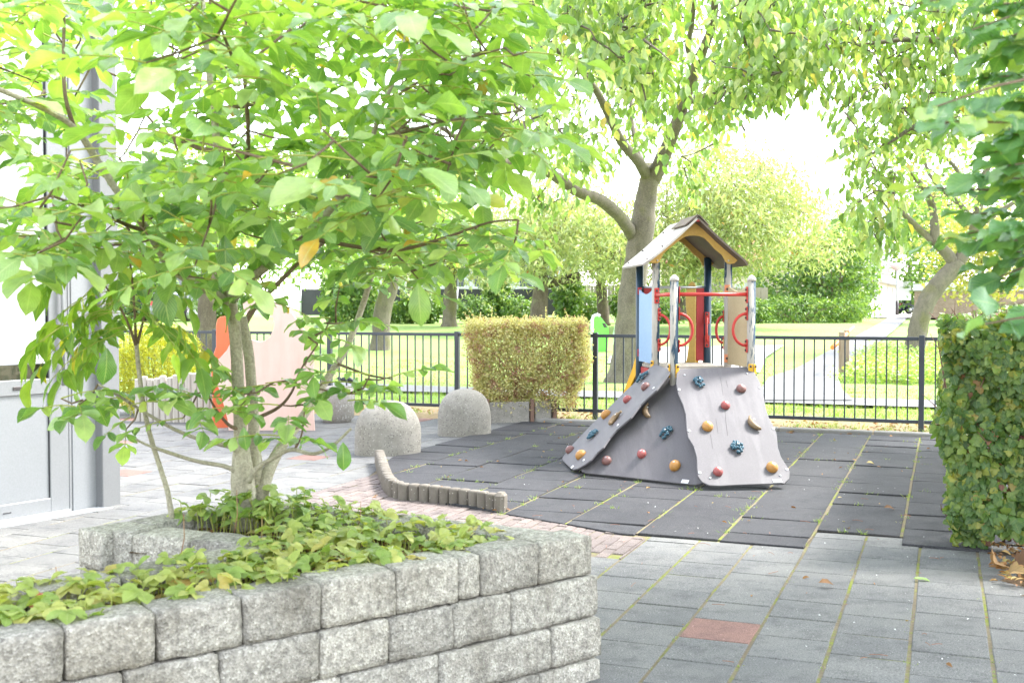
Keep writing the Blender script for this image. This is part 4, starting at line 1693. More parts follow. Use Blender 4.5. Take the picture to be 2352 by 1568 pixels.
# black bird walking on the path
cb = GT(785, 893)
M_CROW = surf('black_feathers', (.008, .008, .01), (.02, .02, .025), 20, .4, 90, .2)
cr = MB()
cr.tube([cb + Vector(p) for p in ((-.02, 0, .12), (.02, 0, .155), (.09, 0, .165), (.16, 0, .14), (.22, 0, .11), (.29, 0, .08))], [.012, .045, .058, .05, .03, .012], 10)
cr.ball(cb + Vector((-.045, 0, .185)), (.032, .028, .03))
cr.tube([cb + Vector((-.02, 0, .15)), cb + Vector((-.04, 0, .18))], .03, 8)
cr.tube([cb + Vector((-.07, 0, .182)), cb + Vector((-.115, 0, .172))], [.012, .002], 6)
for s_ in (-1, 1):
    cr.tube([cb + Vector((.08, .02 * s_, .12)), cb + Vector((.075, .02 * s_, .05)), cb + Vector((.085, .02 * s_, .0)), cb + Vector((.05, .02 * s_, .0))], .006, 5)
cr.build('crow', M_CROW, origin=cb, label='black crow standing on the path beyond the fence', cat='bird')

# street lamp
lp = GT(2060, 727)
lp = Vector((AT(2060, 727, 85).x, 85, terrain(85)))
lm = empty('street_lamp', lp, 'white street lamp with saucer head at the end of the path', 'street lamp')
zt_ = AT(2060, 606, 85).z
MB().lathe(lp, [(.13, 0), (.13, 1.1)], 10).build('base', M_BOLT, lm)
MB().lathe(lp, [(.12, 1.1), (.10, zt_ - lp.z - .5)], 10).build('pole', M_WALLW, lm)
hz = zt_ - lp.z - .5
MB().lathe(lp, [(.1, hz - .02), (.3, hz + .12), (.62, hz + .36), (.64, hz + .42), (.5, hz + .5), (.2, hz + .56), (.01, hz + .57)], 18).build('lamp_head', M_WALLW, lm)

# ================================================================== far buildings, fences and cars
def brick_wall_mat(name, a, b, mortar, scale=1.0):
    m, t, out = nt(name)
    p = wpos(t)
    br = N(t, 'TexBrick')
    br.inputs['Scale'].default_value = 3.0 * scale
    br.inputs['Color1'].default_value = (*a, 1); br.inputs['Color2'].default_value = (*b, 1); br.inputs['Mortar'].default_value = (*mortar, 1)
    br.inputs['Mortar Size'].default_value = .012
    mp = N(t, 'CombineXYZ'); sp = N(t, 'SeparateXYZ')
    t.links.new(p, sp.inputs[0])
    t.links.new(math_n(t, 'ADD', sp.outputs[0], sp.outputs[1]), mp.inputs[0]); t.links.new(sp.outputs[2], mp.inputs[1])
    t.links.new(mp.outputs[0], br.inputs['Vector'])
    n1 = noise(t, p, .8, 4)
    col = mixc(t, 1.0, br.outputs['Color'], ramp(t, n1, [(.3, (.85, .85, .85)), (.7, (1.1, 1.1, 1.1))]), 'MULTIPLY')
    finish(t, out, col, .85, br.outputs['Fac'], .2, .01, spec=.2)
    return m


M_BRW = brick_wall_mat('brown_brickwork', (.20, .135, .105), (.26, .18, .145), (.30, .27, .24))
M_BRY = brick_wall_mat('pale_brickwork', (.50, .40, .33), (.58, .48, .40), (.55, .5, .45))
M_FARWIN = surf('dark_window', (.05, .06, .07), (.09, .10, .12), 1, .15, 20, .02, spec=.8)
M_TIMBER = surf('grey_timber_fence', (.26, .22, .18), (.40, .35, .29), 1.2, .85, 30, .3, stretch=(5, 5, .6))
M_SCREEN = surf('black_screen', (.03, .03, .035), (.055, .055, .06), 2, .7, 30, .1)
M_TILER = surf('roof_tiles', (.30, .12, .075), (.40, .17, .11), 1.5, .8, 20, .3)


def tbox(mb, x0, x1, y_top, y_bot, Y, depth):
    a, b = AT(x0, y_top, Y), AT(x1, y_bot, Y)
    mb.box(((a.x + b.x) / 2, Y + depth / 2, (a.z + b.z) / 2), (abs(b.x - a.x), depth, abs(a.z - b.z)))
    return mb


# white house with garages beside the path
hs = empty('white_house', (AT(2010, 720, 84).x, 84, terrain(84)), 'white rendered house with attached garages by the path', 'house')
tbox(MB(), 1955, 2042, 490, 722, 86, 10).build('wall', M_WALLW, hs)
tbox(MB(), 2000, 2046, 470, 492, 87, 9).build('roof_edge', M_WALLW, hs)
tbox(MB(), 1996, 2006, 560, 640, 85.9, .1).build('downpipe', M_LGREY, hs)
ga = Vector((AT(1985, 722, 70).x, 70, terrain(70))); gb = Vector((AT(2058, 722, 92).x, 92, terrain(92)))
gd = (gb - ga); gd.z = 0; gl = gd.length; gd.normalize(); gn = Vector((gd.y, -gd.x, 0))
RG = Matrix((gd, -gn, Vector((0, 0, 1)))).transposed()
hg = 2.45
MB().box(ga + RG @ Vector((gl / 2, 2.0, hg / 2)), (gl, 4.0, hg), RG).build('garage_wall', M_BRY, hs)
MB().box(ga + RG @ Vector((gl / 2, 1.8, hg + .2)), (gl + .3, 4.6, .4), RG).build('garage_fascia', M_WALLW, hs)
for k in range(5):
    x = 1.6 + k * 4.6
    MB().box(ga + RG @ Vector((x + 1.2, -.03, 1.1)), (2.5, .12, 2.2), RG).build('garage_door', M_WALLW, hs)
V = [ga + RG @ Vector(p) for p in ((-.1, -.4, hg + .40), (gl + .1, -.4, hg + .40), (gl + .1, 2.2, hg + 1.3), (-.1, 2.2, hg + 1.3), (-.1, 4.2, hg + .4), (gl + .1, 4.2, hg + .4))]
MB().add(V, [(0, 1, 2, 3), (3, 2, 5, 4), (0, 3, 4), (1, 5, 2)]).build('garage_roof', M_TILER, hs)
MB().tube([ga + RG @ Vector((5, 1.5, hg + 1)), ga + RG @ Vector((5, 1.5, hg + 1.9))], .12, 8).build('flue', M_BOLT, hs)

# low brown brick building right of the path
lb = empty('brick_garage', (AT(2185, 720, 62).x, 62, terrain(62)), 'long low brown brick building behind the leaning tree', 'building')
def skew(x0, x1, yt, yb, Y, dep, mat, name):
    a, b = AT(x0, yt, Y), AT(x1, yb, Y)
    k = (Y + dep) / Y * 1.01
    pl = [(a.x, Y), (b.x, Y), (b.x, Y + dep), (a.x * k, Y + dep)]
    V = [(x, y, z) for z in (b.z, a.z) for x, y in pl]
    MB().add(V, [(3, 2, 1, 0), (4, 5, 6, 7), (0, 1, 5, 4), (1, 2, 6, 5), (2, 3, 7, 6), (3, 0, 4, 7)]).build(name, mat, lb)


skew(2100, 2420, 668, 730, 62, 8, M_BRW, 'wall')
skew(2097, 2425, 652, 667.5, 61.9, 8.2, M_WALLW, 'roof_edge')

# houses behind the trees
h2 = empty('brick_house', (AT(1690, 700, 66).x, 66, terrain(66)), 'pale brick row house half hidden behind the pale green trees', 'house')
tbox(MB(), 1560, 1905, 600, 720, 66, 8).build('wall', M_BRY, h2)
a = AT(1540, 600, 65.5); b = AT(1925, 600, 65.5)
MB().add([(a.x, 65.4, a.z), (b.x, 65.4, a.z), (b.x, 70, a.z + 1.8), (a.x, 70, a.z + 1.8), (b.x, 74.6, a.z), (a.x, 74.6, a.z)], [(0, 1, 2, 3), (3, 2, 4, 5), (0, 3, 5), (1, 4, 2)]).build('roof', M_TILER, h2)
for x in (1580, 1640, 1720, 1800, 1860):
    w = tbox(MB(), x, x + 34, 625, 662, 65.92, .1).build('window', M_WALLW, h2)
    tbox(MB(), x + 3, x + 16, 628, 659, 65.88, .06).build('pane', M_FARWIN, w)
    tbox(MB(), x + 18, x + 31, 628, 659, 65.88, .06).build('pane', M_FARWIN, w)
tbox(MB(), 1712, 1765, 650, 664, 60, 3).build('canopy', M_WALLW, h2)

h3 = empty('white_terrace', (AT(950, 700, 68).x, 68, terrain(68)), 'white terrace of houses behind the black garden screen', 'house')
tbox(MB(), 760, 1330, 540, 720, 68, 8).build('wall', M_WALLW, h3)
tbox(MB(), 755, 1335, 520, 541, 67.8, 8.4).build('roof_edge', M_TILER, h3)
for x in range(775, 1320, 52):
    w = tbox(MB(), x, x + 34, 588, 662, 67.92, .1).build('window', M_LGREY, h3)
    tbox(MB(), x + 3, x + 16, 592, 658, 67.88, .06).build('pane', M_FARWIN, w)
    tbox(MB(), x + 18, x + 31, 592, 658, 67.88, .06).build('pane', M_FARWIN, w)
h4 = empty('flat_building', (AT(400, 700, 66).x, 66, terrain(66)), 'grey and white block of flats at the far left street', 'building')
tbox(MB(), 150, 520, 470, 722, 66, 8).build('wall', M_WALLW, h4)
for r_, (y0, y1) in enumerate(((640, 662), (675, 700), (560, 600))):
    for x in range(170, 500, 46):
        w = tbox(MB(), x, x + 38, y0, y1, 65.9, .12).build('window', M_BOLT, h4)
        tbox(MB(), x + 2, x + 18, y0 + 2, y1 - 2, 65.86, .06).build('pane', M_FARWIN, w)
        tbox(MB(), x + 20, x + 36, y0 + 2, y1 - 2, 65.86, .06).build('pane', M_LGREY, w)

# timber garden fence, board by board, and a black garden screen
tf = empty('timber_fence', AT(1380, 715, 52), 'weathered grey timber garden fence behind the trees', 'garden fence')
x = 1300
k = 0
while x < 1760:
    a, b = AT(x, 655 + 6 * ((k // 16) % 2) + random.uniform(-1, 1), 52), AT(x + 7.4, 722, 52)
    MB().box(((a.x + b.x) / 2, 52 + .02 * (k % 2), (a.z + b.z) / 2), (b.x - a.x, .03, a.z - b.z)).build('board', M_TIMBER, tf)
    x += 8; k += 1
bs = empty('garden_screen', AT(980, 715, 53), 'black mesh garden screen with grey posts behind the trees', 'screen')
for x in range(690, 1290, 60):
    a, b = AT(x + 1, 664, 53), AT(x + 59, 724, 53)
    MB().box(((a.x + b.x) / 2, 53, (a.z + b.z) / 2), (b.x - a.x, .04, a.z - b.z)).build('screen_panel', M_SCREEN, bs)
    p = AT(x, 660, 52.9); q = AT(x, 724, 52.9)
    MB().tube([q, p], .05, 6).build('post', M_LGREY, bs)


# cars
def car(name, base, yaw, mat, label, scale=1.0):
    root = empty(name, base, label, 'car')
    R = Matrix.Rotation(yaw, 3, 'Z')
    T = lambda p: base + R @ (Vector(p) * scale)
    prof = [(-2.1, .28), (-2.15, .55), (-2.08, .82), (-1.95, .98), (-1.55, 1.38), (-1.2, 1.47), (-.2, 1.5), (.35, 1.44), (1.05, 1.0), (1.75, .9), (2.05, .75), (2.12, .5), (2.08, .28)]
    V, F = [], []
    rows = [(-.84, 0), (-.86, 1), (.86, 1), (.84, 0)]
    n = len(prof)
    for yy, k in ((-.80, .0), (-.87, 1), (.87, 1), (.80, .0)):
        for x_, z_ in prof:
            nar = 1 - .14 * max(0, (z_ - .95) / .55)
            V.append(T((x_ * (.985 if not k else 1), yy * nar, z_ if k else z_ * .985)))
    for r_ in range(3):
        for i in range(n):
            j = (i + 1) % n
            F.append((r_ * n + i, r_ * n + j, (r_ + 1) * n + j, (r_ + 1) * n + i))
    F += [tuple(reversed(range(n))), tuple(range(3 * n, 4 * n))]
    MB().add(V, F, True).build('body', mat, root)
    for sg in (-1, 1):
        for q in ([(-1.45, 1.0), (-1.3, 1.36), (-.45, 1.41), (-.45, 1.0)], [(-.38, 1.0), (-.38, 1.41), (.25, 1.37), (.85, 1.0)]):
            P = [T((x_, sg * (.885 - .12 * max(0, (z_ - .95) / .55)), z_)) for x_, z_ in q]
            MB().prism(P, R @ Vector((0, sg, 0)), .02).build('side_window', M_FARWIN, root)
        MB().prism([T((x_, sg * .80, z_)) for x_, z_ in ((-2.17, .78), (-2.1, .98), (-1.9, 1.0), (-1.95, .82))], R @ Vector((0, sg, 0)), .12).build('tail_light', M_RED, root)
        for wx in (-1.3, 1.3):
            Rw = R @ Matrix.Rotation(math.pi / 2, 3, 'X')
            w = MB().lathe(T((wx, sg * .80, .32)), [(.32 * scale, -.1), (.34 * scale, -.05), (.34 * scale, .05), (.32 * scale, .1)], 18, Rw).build('wheel', M_BOLT, root)
            MB().lathe(T((wx, sg * .905, .32)), [(.22 * scale, -.01), (.22 * scale, .012), (.01, .014)], 14, Rw).build('rim', M_STEEL, w)
    MB().prism([T((x_, y_, z_)) for x_, y_, z_ in ((-1.93, -.6, 1.02), (-1.93, .6, 1.02), (-1.58, .55, 1.36), (-1.58, -.55, 1.36))], R @ Vector((-.7, 0, .6)), .02).build('rear_window', M_FARWIN, root)
    return root


M_CARB = surf('dark_blue_car_paint', (.02, .028, .06), (.03, .04, .08), 1, .2, 20, .01, spec=.6, coat=.6)
M_CARS = surf('silver_car_paint', (.35, .36, .38), (.42, .43, .45), 1, .25, 20, .01, metal=.4, coat=.5)
cbp = AT(2106, 718, 100); cbp.z = terrain(100) + .05
car('parked_car', cbp, math.radians(12), M_CARB, 'dark blue hatchback parked beside the low brick building', 1.0)
ccp = AT(436, 724, 58); ccp.z = terrain(58) + .02
car('parked_car', ccp, math.radians(70), M_CARS, 'silver car parked far away beyond the golden conifer', 1.0)
cdp = AT(372, 722, 60); cdp.z = terrain(60) + .02
car('parked_car', cdp, math.radians(75), M_CARB, 'dark car parked far away beside the silver car', 1.0)
MB().box(AT(2066, 668, 95) , (1.9, .3, 1.6), None, .02).build('street_sign_panel', M_LGREY, origin=AT(2066, 668, 95), label='pale grey box sign behind the street lamp pole', cat='sign')

# ================================================================== bark and leaf materials
def bark_mat(name, a, b, moss=(.22, .23, .10), scale=9, band=0.0):
    m, t, out = nt(name)
    p = wpos(t)
    n1 = noise(t, vmul(t, p, (1, 1, .45)), scale, 6, .65); n2 = noise(t, p, scale * 7, 4, .7); n3 = noise(t, p, 2.2, 3)
    col = mixc(t, ramp(t, n1, [(.3, (0, 0, 0)), (.7, (1, 1, 1))]), a, b)
    col = mixc(t, ramp(t, n3, [(.52, (0, 0, 0)), (.66, (.5, .5, .5))]), col, moss)
    col = mixc(t, 1.0, col, ramp(t, n2, [(.3, (.6, .6, .6)), (.65, (1.15, 1.15, 1.15))]), 'MULTIPLY')
    finish(t, out, col, .85, mixc(t, .5, n1, n2), .7, .012, spec=.25)
    return m


M_BARK1 = bark_mat('smooth_grey_bark', (.28, .25, .19), (.43, .40, .31), (.32, .31, .20), 14)
M_TWIG = bark_mat('brown_twig_bark', (.13, .09, .06), (.22, .16, .11), (.18, .16, .09), 20)
M_BARK2 = bark_mat('walnut_bark', (.115, .10, .075), (.20, .175, .135), (.15, .15, .05), 7)
M_BARK3 = bark_mat('rough_brown_bark', (.085, .065, .05), (.16, .13, .10), (.22, .22, .12), 6)
M_STALK = surf('leaf_stalk', (.26, .30, .05), (.36, .38, .08), 10, .5, 60, .05)
M_LEAF1 = leaf_mat('walnut_leaf', [(0, (.10, .23, .075)), (.3, (.19, .34, .115)), (.7, (.32, .48, .17)), (.99, (.46, .59, .26)), (.995, (.55, .33, .04)), (1, (.55, .33, .04))], .46, (1.3, 1.45, .28), .28, 10, (.52, .60, .30), .5, 1.0)
M_LEAF2 = leaf_mat('old_walnut_leaf', [(0, (.14, .25, .075)), (.45, (.24, .36, .12)), (.8, (.38, .47, .21)), (.97, (.52, .56, .31)), (1, (.52, .38, .09))], .45, (1.25, 1.35, .42), .4, 0, spec=.8)
M_LEAF3 = leaf_mat('alder_leaf', [(0, (.07, .18, .08)), (.5, (.12, .27, .10)), (.85, (.20, .37, .12)), (1, (.42, .54, .17))], .40, (1.45, 1.5, .42), .28, 8, (.28, .44, .16), .6, .9)
M_LEAF4 = leaf_mat('cherry_leaf', [(0, (.25, .33, .13)), (.5, (.38, .44, .20)), (.9, (.50, .53, .28)), (.985, (.54, .50, .24)), (1, (.50, .22, .06))], .42, (1.1, 1.12, .6), .45, 0, spec=.7)
M_LEAF5 = leaf_mat('dark_shrub_leaf', [(0, (.075, .155, .045)), (.5, (.14, .25, .07)), (.9, (.24, .36, .10)), (1, (.38, .47, .14))], .42, (1.25, 1.25, .45), .38, 0)
M_LEAF6 = leaf_mat('golden_conifer', [(0, (.30, .34, .02)), (.5, (.45, .47, .035)), (1, (.60, .60, .07))], .42, (1.15, 1.1, .3), .5, 0)
M_LEAF7 = leaf_mat('sapling_leaf', [(0, (.12, .25, .06)), (.5, (.19, .34, .075)), (.95, (.28, .42, .09)), (1, (.50, .44, .06))], .5, (1.35, 1.35, .32), .34, 9)
M_LEAF8 = leaf_mat('currant_leaf', [(0, (.055, .125, .035)), (.5, (.09, .175, .04)), (.85, (.17, .25, .05)), (.965, (.28, .30, .06)), (.985, (.26, .12, .05)), (1, (.16, .05, .06))], .34, (1.3, 1.25, .45), .4, 6, (.30, .34, .09), .35, patch=((.30, .31, .06), .62))
M_LEAF9 = leaf_mat('strawberry_leaf', [(0, (.17, .31, .08)), (.35, (.30, .42, .11)), (.7, (.47, .53, .16)), (.95, (.58, .57, .2)), (.985, (.60, .45, .14)), (1, (.60, .18, .12))], .42, (1.15, 1.2, .45), .38, 9, (.54, .58, .28), .4)
M_LEAF10 = leaf_mat('pale_shrub_leaf', [(0, (.44, .44, .18)), (.4, (.58, .56, .26)), (.9, (.70, .68, .37)), (1, (.55, .40, .25))], .45, (1.1, 1.06, .6), .5, 0, patch=((.42, .26, .17), .55))
M_BROWNTW = surf('brown_twigs', (.12, .065, .045), (.21, .12, .085), 10, .8, 40, .2)
M_DEADB = leaf_mat('brown_dead_leaf', [(0, (.12, .06, .03)), (.6, (.22, .12, .055)), (1, (.30, .20, .08))], .2, (1.1, 1, .6), .7, 7, (.1, .05, .03), .4)
M_DEAD = leaf_mat('dead_leaf', [(0, (.18, .085, .035)), (.5, (.34, .18, .07)), (.85, (.45, .30, .13)), (1, (.45, .42, .16))], .25, (1.1, 1, .6), .7, 7, (.2, .1, .05), .4)
M_YELLOWLEAF = leaf_mat('yellowing_tree_leaf', [(0, (.24, .30, .09)), (.4, (.36, .38, .12)), (.8, (.50, .46, .17)), (1, (.46, .34, .1))], .45, (1.15, 1.12, .45), .5, 0)
M_GRASS = leaf_mat('grass_blade', [(0, (.15, .26, .06)), (.5, (.24, .36, .09)), (.85, (.36, .45, .14)), (1, (.46, .42, .2))], .4, (1.2, 1.2, .45), .5, 0)

WALNUT = [leaf_grid(.52, 7, 5, .60, .75, .16, .30, .035, k) for k in range(2)] + [leaf_grid(.56, 7, 5, .56, .8, .05, .55, .05, 2), leaf_grid(.48, 7, 5, .55, .8, .32, .12, .04, 3)]
SMALLW = [leaf_grid(.50, 4, 3, .55, .8, .25, .45, 0, 0), leaf_grid(.44, 4, 3, .5, .8, .45, .25, 0, 1)]
NARROW = [leaf_grid(.30, 3, 3, .45, .8, .3, .5, 0, 0), leaf_grid(.26, 3, 3, .4, .8, .5, .3, 0, 1)]
ROUND = [leaf_grid(.75, 4, 3, .5, .5, .2, .3, 0, 0), leaf_grid(.68, 4, 3, .5, .5, .4, .2, 0, 1)]
ALDER = [leaf_grid(.80, 8, 5, .56, .45, .14, .25, .06, 5, .015), leaf_grid(.74, 8, 5, .58, .45, .26, .40, .07, 6, .015), leaf_grid(.84, 8, 5, .6, .4, .04, .15, .09, 7, .015)]
POINTED = [leaf_grid(.46, 7, 5, .36, 1.25, .14, .25, .02, 8), leaf_grid(.42, 7, 5, .34, 1.3, .3, .45, .03, 9)]
TINY = [(np.array([(0, 0, 0), (.3, .5, .08), (0, 1, 0), (-.3, .5, .08)], float), [(0, 1, 2, 3)], np.array([(.5, 0), (1, .5), (.5, 1), (0, .5)], float))]
BLADE = [(np.array([(-.5, 0, 0), (.5, 0, 0), (.28, .55, .08), (-.28, .55, .08), (0, 1, .35)], float), [(0, 1, 2, 3), (3, 2, 4)], np.array([(0, 0), (1, 0), (.8, .5), (.2, .5), (.5, 1)], float))]


# ================================================================== the small walnut in the bed
def quad_dirs(n):
    v = rng.normal(size=(n, 3))
    return unit(v)


def compound(base, d, length, nl, size, out, stalk, up=None, droop=.35):
    """pinnate leaf: leaflets in pairs along a bending stalk plus one at the tip; rows appended to out"""
    base = np.asarray(base, float); d = unit(d)
    up = np.array([0, 0, 1.0]) if up is None else up
    side = np.cross(d, up)
    if np.linalg.norm(side) < 1e-3: side = np.array([1.0, 0, 0])
    side = unit(side)
    pts = [base]
    dd = d.copy()
    k = 5
    for i in range(k):
        dd = unit(dd + np.array([0, 0, -droop / k]))
        pts.append(pts[-1] + dd * length / k)
    pts = np.array(pts)
    stalk.append(pts)
    pairs = (nl - 1) // 2
    nrm = unit(np.cross(side, dd) * np.sign(np.cross(side, dd)[2] + 1e-6))
    for i in range(pairs):
        u = .38 + .5 * i / max(1, pairs - 1) if pairs > 1 else .65
        q = pts[0] + 0
        f = u * k; a = int(min(k - 1, f))
        q = pts[a] + (pts[a + 1] - pts[a]) * (f - a)
        for sg in (-1, 1):
            ld = unit(side * sg * random.uniform(.75, 1.1) + dd * random.uniform(.25, .6) + np.array([0, 0, random.uniform(-.45, .05)]))
            out.append((q, ld, unit(nrm + rng.normal(size=3) * .28), size * random.uniform(.62, .95) * (.75 + .3 * u)))
    out.append((pts[-1], unit(dd + rng.normal(size=3) * .15 + np.array([0, 0, -.15])), unit(nrm + rng.normal(size=3) * .25), size * random.uniform(1.0, 1.25)))


TREE_O = AT(566, 1150, 4.55)
tree = empty('walnut_tree', (TREE_O.x, TREE_O.y, .45), 'young multi-stemmed walnut tree growing from the raised bed', 'tree')
limbs = {
    'A': [(562, 1215, 4.55, 0.0585), (560, 1150, 4.55, 0.0516), (557, 1095, 4.55, 0.0482), (553, 1000, 4.55, 0.0292), (548, 900, 4.54, 0.0258), (541, 780, 4.52, 0.0249), (531, 700, 4.5, 0.0258), (522, 630, 4.5, 0.0206), (513, 520, 4.48, 0.0189), (505, 400, 4.45, 0.0172), (490, 250, 4.42, 0.0138), (474, 110, 4.4, 0.0120), (462, -60, 4.4, 0.0080)],
    'B': [(585, 1190, 4.6, 0.0430), (590, 1115, 4.62, 0.0344), (584, 1020, 4.66, 0.0249), (580, 920, 4.68, 0.0232), (572, 820, 4.68, 0.0224), (562, 760, 4.67, 0.0215), (557, 728, 4.66, 0.0181)],
    'B1': [(560, 745, 4.67, 0.0155), (590, 700, 4.7, 0.0120), (640, 650, 4.75, 0.0100), (690, 600, 4.8, 0.0090), (740, 560, 4.9, 0.0080), (820, 500, 5.0, 0.0060), (900, 440, 5.1, 0.0040)],
    'C': [(595, 1180, 4.6, 0.0387), (606, 1110, 4.62, 0.0292), (640, 1035, 4.7, 0.0232), (690, 965, 4.85, 0.0198), (745, 880, 5.0, 0.0181), (795, 800, 5.1, 0.0155), (830, 710, 5.2, 0.0146), (855, 625, 5.2, 0.0138), (880, 520, 5.3, 0.0140), (905, 420, 5.3, 0.0120), (915, 300, 5.3, 0.0080), (925, 180, 5.3, 0.0050)],
    'D': [(530, 700, 4.5, 0.0224), (500, 680, 4.45, 0.0198), (440, 645, 4.35, 0.0181), (390, 612, 4.3, 0.0172), (340, 530, 4.15, 0.0155), (270, 440, 4.1, 0.0138), (215, 355, 4.0, 0.0140), (170, 292, 3.9, 0.0110), (90, 245, 3.8, 0.0100), (-40, 190, 3.7, 0.0080)],
    'D2': [(170, 292, 3.9, 0.0080), (150, 220, 3.85, 0.0070), (146, 120, 3.85, 0.0060), (150, -40, 3.85, 0.0040)],
    'D3': [(340, 530, 4.15, 0.0100), (300, 520, 4.0, 0.0080), (230, 490, 3.8, 0.0060), (120, 450, 3.6, 0.0040)],
    'E': [(531, 690, 4.5, 0.0224), (560, 655, 4.42, 0.0189), (620, 605, 4.35, 0.0163), (690, 552, 4.25, 0.0146), (760, 480, 4.1, 0.0140), (815, 405, 4.0, 0.0120), (850, 330, 3.95, 0.0100), (880, 240, 3.9, 0.0070), (915, 160, 3.9, 0.0050), (940, 20, 3.9, 0.0030)],
    'E2': [(700, 545, 4.23, 0.0100), (780, 560, 4.15, 0.0080), (900, 575, 4.0, 0.0070), (1010, 550, 3.85, 0.0060), (1120, 512, 3.7, 0.0040), (1190, 505, 3.6, 0.0030)],
    'F': [(850, 330, 3.95, 0.0080), (920, 305, 3.85, 0.0070), (1020, 280, 3.7, 0.0060), (1120, 265, 3.6, 0.0040), (1200, 255, 3.5, 0.0030)],
    'F2': [(880, 240, 3.9, 0.0060), (960, 190, 3.8, 0.0050), (1060, 140, 3.6, 0.0040), (1160, 110, 3.5, 0.0030)],
    'A2': [(505, 400, 4.45, 0.0120), (560, 380, 4.3, 0.0100), (570, 300, 4.1, 0.0080), (562, 180, 3.95, 0.0070), (565, 40, 3.9, 0.0050), (568, -60, 3.9, 0.0030)],
    'A3': [(500, 350, 4.44, 0.0100), (430, 330, 4.6, 0.0080), (350, 280, 4.9, 0.0060), (280, 180, 5.1, 0.0040)],
    'A4': [(490, 250, 4.42, 0.0100), (600, 230, 4.7, 0.0070), (700, 120, 5.0, 0.0050), (740, -20, 5.2, 0.0030)],
    'G': [(552, 1040, 4.53, 0.0138), (530, 1025, 4.5, 0.0110), (470, 1012, 4.45, 0.0080), (400, 985, 4.4, 0.0070), (330, 945, 4.35, 0.0060), (275, 910, 4.3, 0.0060), (225, 882, 4.25, 0.0040)],
    'G2': [(550, 1085, 4.53, 0.0130), (515, 1070, 4.5, 0.0090), (450, 1058, 4.45, 0.0080), (385, 1038, 4.4, 0.0070), (335, 1020, 4.36, 0.0050), (312, 1008, 4.34, 0.0040)],
    'H': [(572, 1105, 4.48, 0.0120), (590, 1075, 4.45, 0.0110), (630, 1050, 4.42, 0.0090), (670, 1032, 4.4, 0.0080), (720, 1042, 4.35, 0.0070), (765, 1022, 4.3, 0.0060), (806, 984, 4.26, 0.0050)],
    'H2': [(678, 1030, 4.4, 0.0060), (692, 1000, 4.38, 0.0040), (698, 960, 4.36, 0.0030), (700, 925, 4.35, 0.0020)],
    'I': [(775, 835, 5.06, 0.0080), (815, 850, 4.9, 0.0060), (850, 862, 4.75, 0.0050), (900, 870, 4.6, 0.0030)],
    'J': [(552, 985, 4.54, 0.0090), (525, 975, 4.5, 0.0070), (490, 930, 4.45, 0.0050), (470, 880, 4.4, 0.0040), (465, 830, 4.38, 0.0030)],
    'K': [(590, 960, 4.66, 0.0090), (640, 935, 4.55, 0.0070), (670, 900, 4.5, 0.0050), (690, 850, 4.45, 0.0040), (730, 790, 4.4, 0.0030)],
}
paths = {k: limb_path(v) for k, v in limbs.items()}
tr_ = MB()
for k in ('A', 'B', 'C'):
    limb(tr_, paths[k], 12, .035)
tr_.build('trunk', M_BARK1, tree)
for k, p in paths.items():
    if k in 'ABC': continue
    mb = MB(); limb(mb, p, 8, .06)
    mb.build('branch', M_BARK1 if k in ('D', 'E', 'G', 'G2', 'H') else M_TWIG, tree)
nodes = np.array([p[:3] for k, pp in paths.items() for p in pp[2:] if k not in ('H', 'G2')])
crown_poly = [(-80, -80), (1200, -80), (1190, 60), (1200, 130), (1250, 235), (1170, 300), (1150, 360), (1060, 400), (1120, 470), (1200, 520), (1190, 580), (1060, 560), (960, 590), (870, 560), (760, 590), (640, 560), (560, 590), (470, 620), (360, 600), (250, 590), (120, 600), (-80, 560)]
shoots = []
tries = 0
while len(shoots) < 182 and tries < 20000:
    tries += 1
    x, y = random.uniform(-80, 1290), random.uniform(-80, 620)
    if not in_poly(x, y, crown_poly): continue
    cx = abs(x - 520) / 760
    span = 1.35 * math.sqrt(max(.06, 1 - cx * cx))
    Y = 4.25 + random.uniform(-1, 1) * span
    if x < 330 and 60 < y < 320 and random.random() < .72: continue          # thin spots where the wall and sky show
    if x < 300 and y > 380 and random.random() < .5: continue
    p = np.array(AT(x, y, Y))
    if any(np.linalg.norm(p - q) < .155 for q in shoots): continue
    shoots.append(p)
extra = [(470, 850, 4.38), (500, 900, 4.42), (450, 905, 4.35), (560, 905, 4.3), (610, 880, 4.35), (640, 930, 4.2), (700, 840, 4.4), (690, 760, 4.42), (760, 730, 4.5), (800, 740, 4.6), (740, 880, 4.3), (850, 860, 4.2), (900, 865, 4.25), (830, 905, 4.3),
         (250, 905, 4.28), (180, 930, 4.2), (140, 915, 4.2), (300, 930, 4.3), (290, 985, 4.3), (420, 960, 4.3), (530, 945, 4.2), (640, 1000, 4.25), (700, 930, 4.3), (620, 700, 4.3), (580, 640, 4.2), (470, 640, 4.0), (390, 660, 3.9), (780, 660, 4.5), (1180, 560, 3.6), (1090, 530, 3.7), (960, 640, 4.3), (1180, 240, 3.4), (1210, 120, 3.4)]
extra_p = [np.array(AT(*e)) for e in extra]
rows, stalks = [], []
tw = MB()
allp = shoots + extra_p
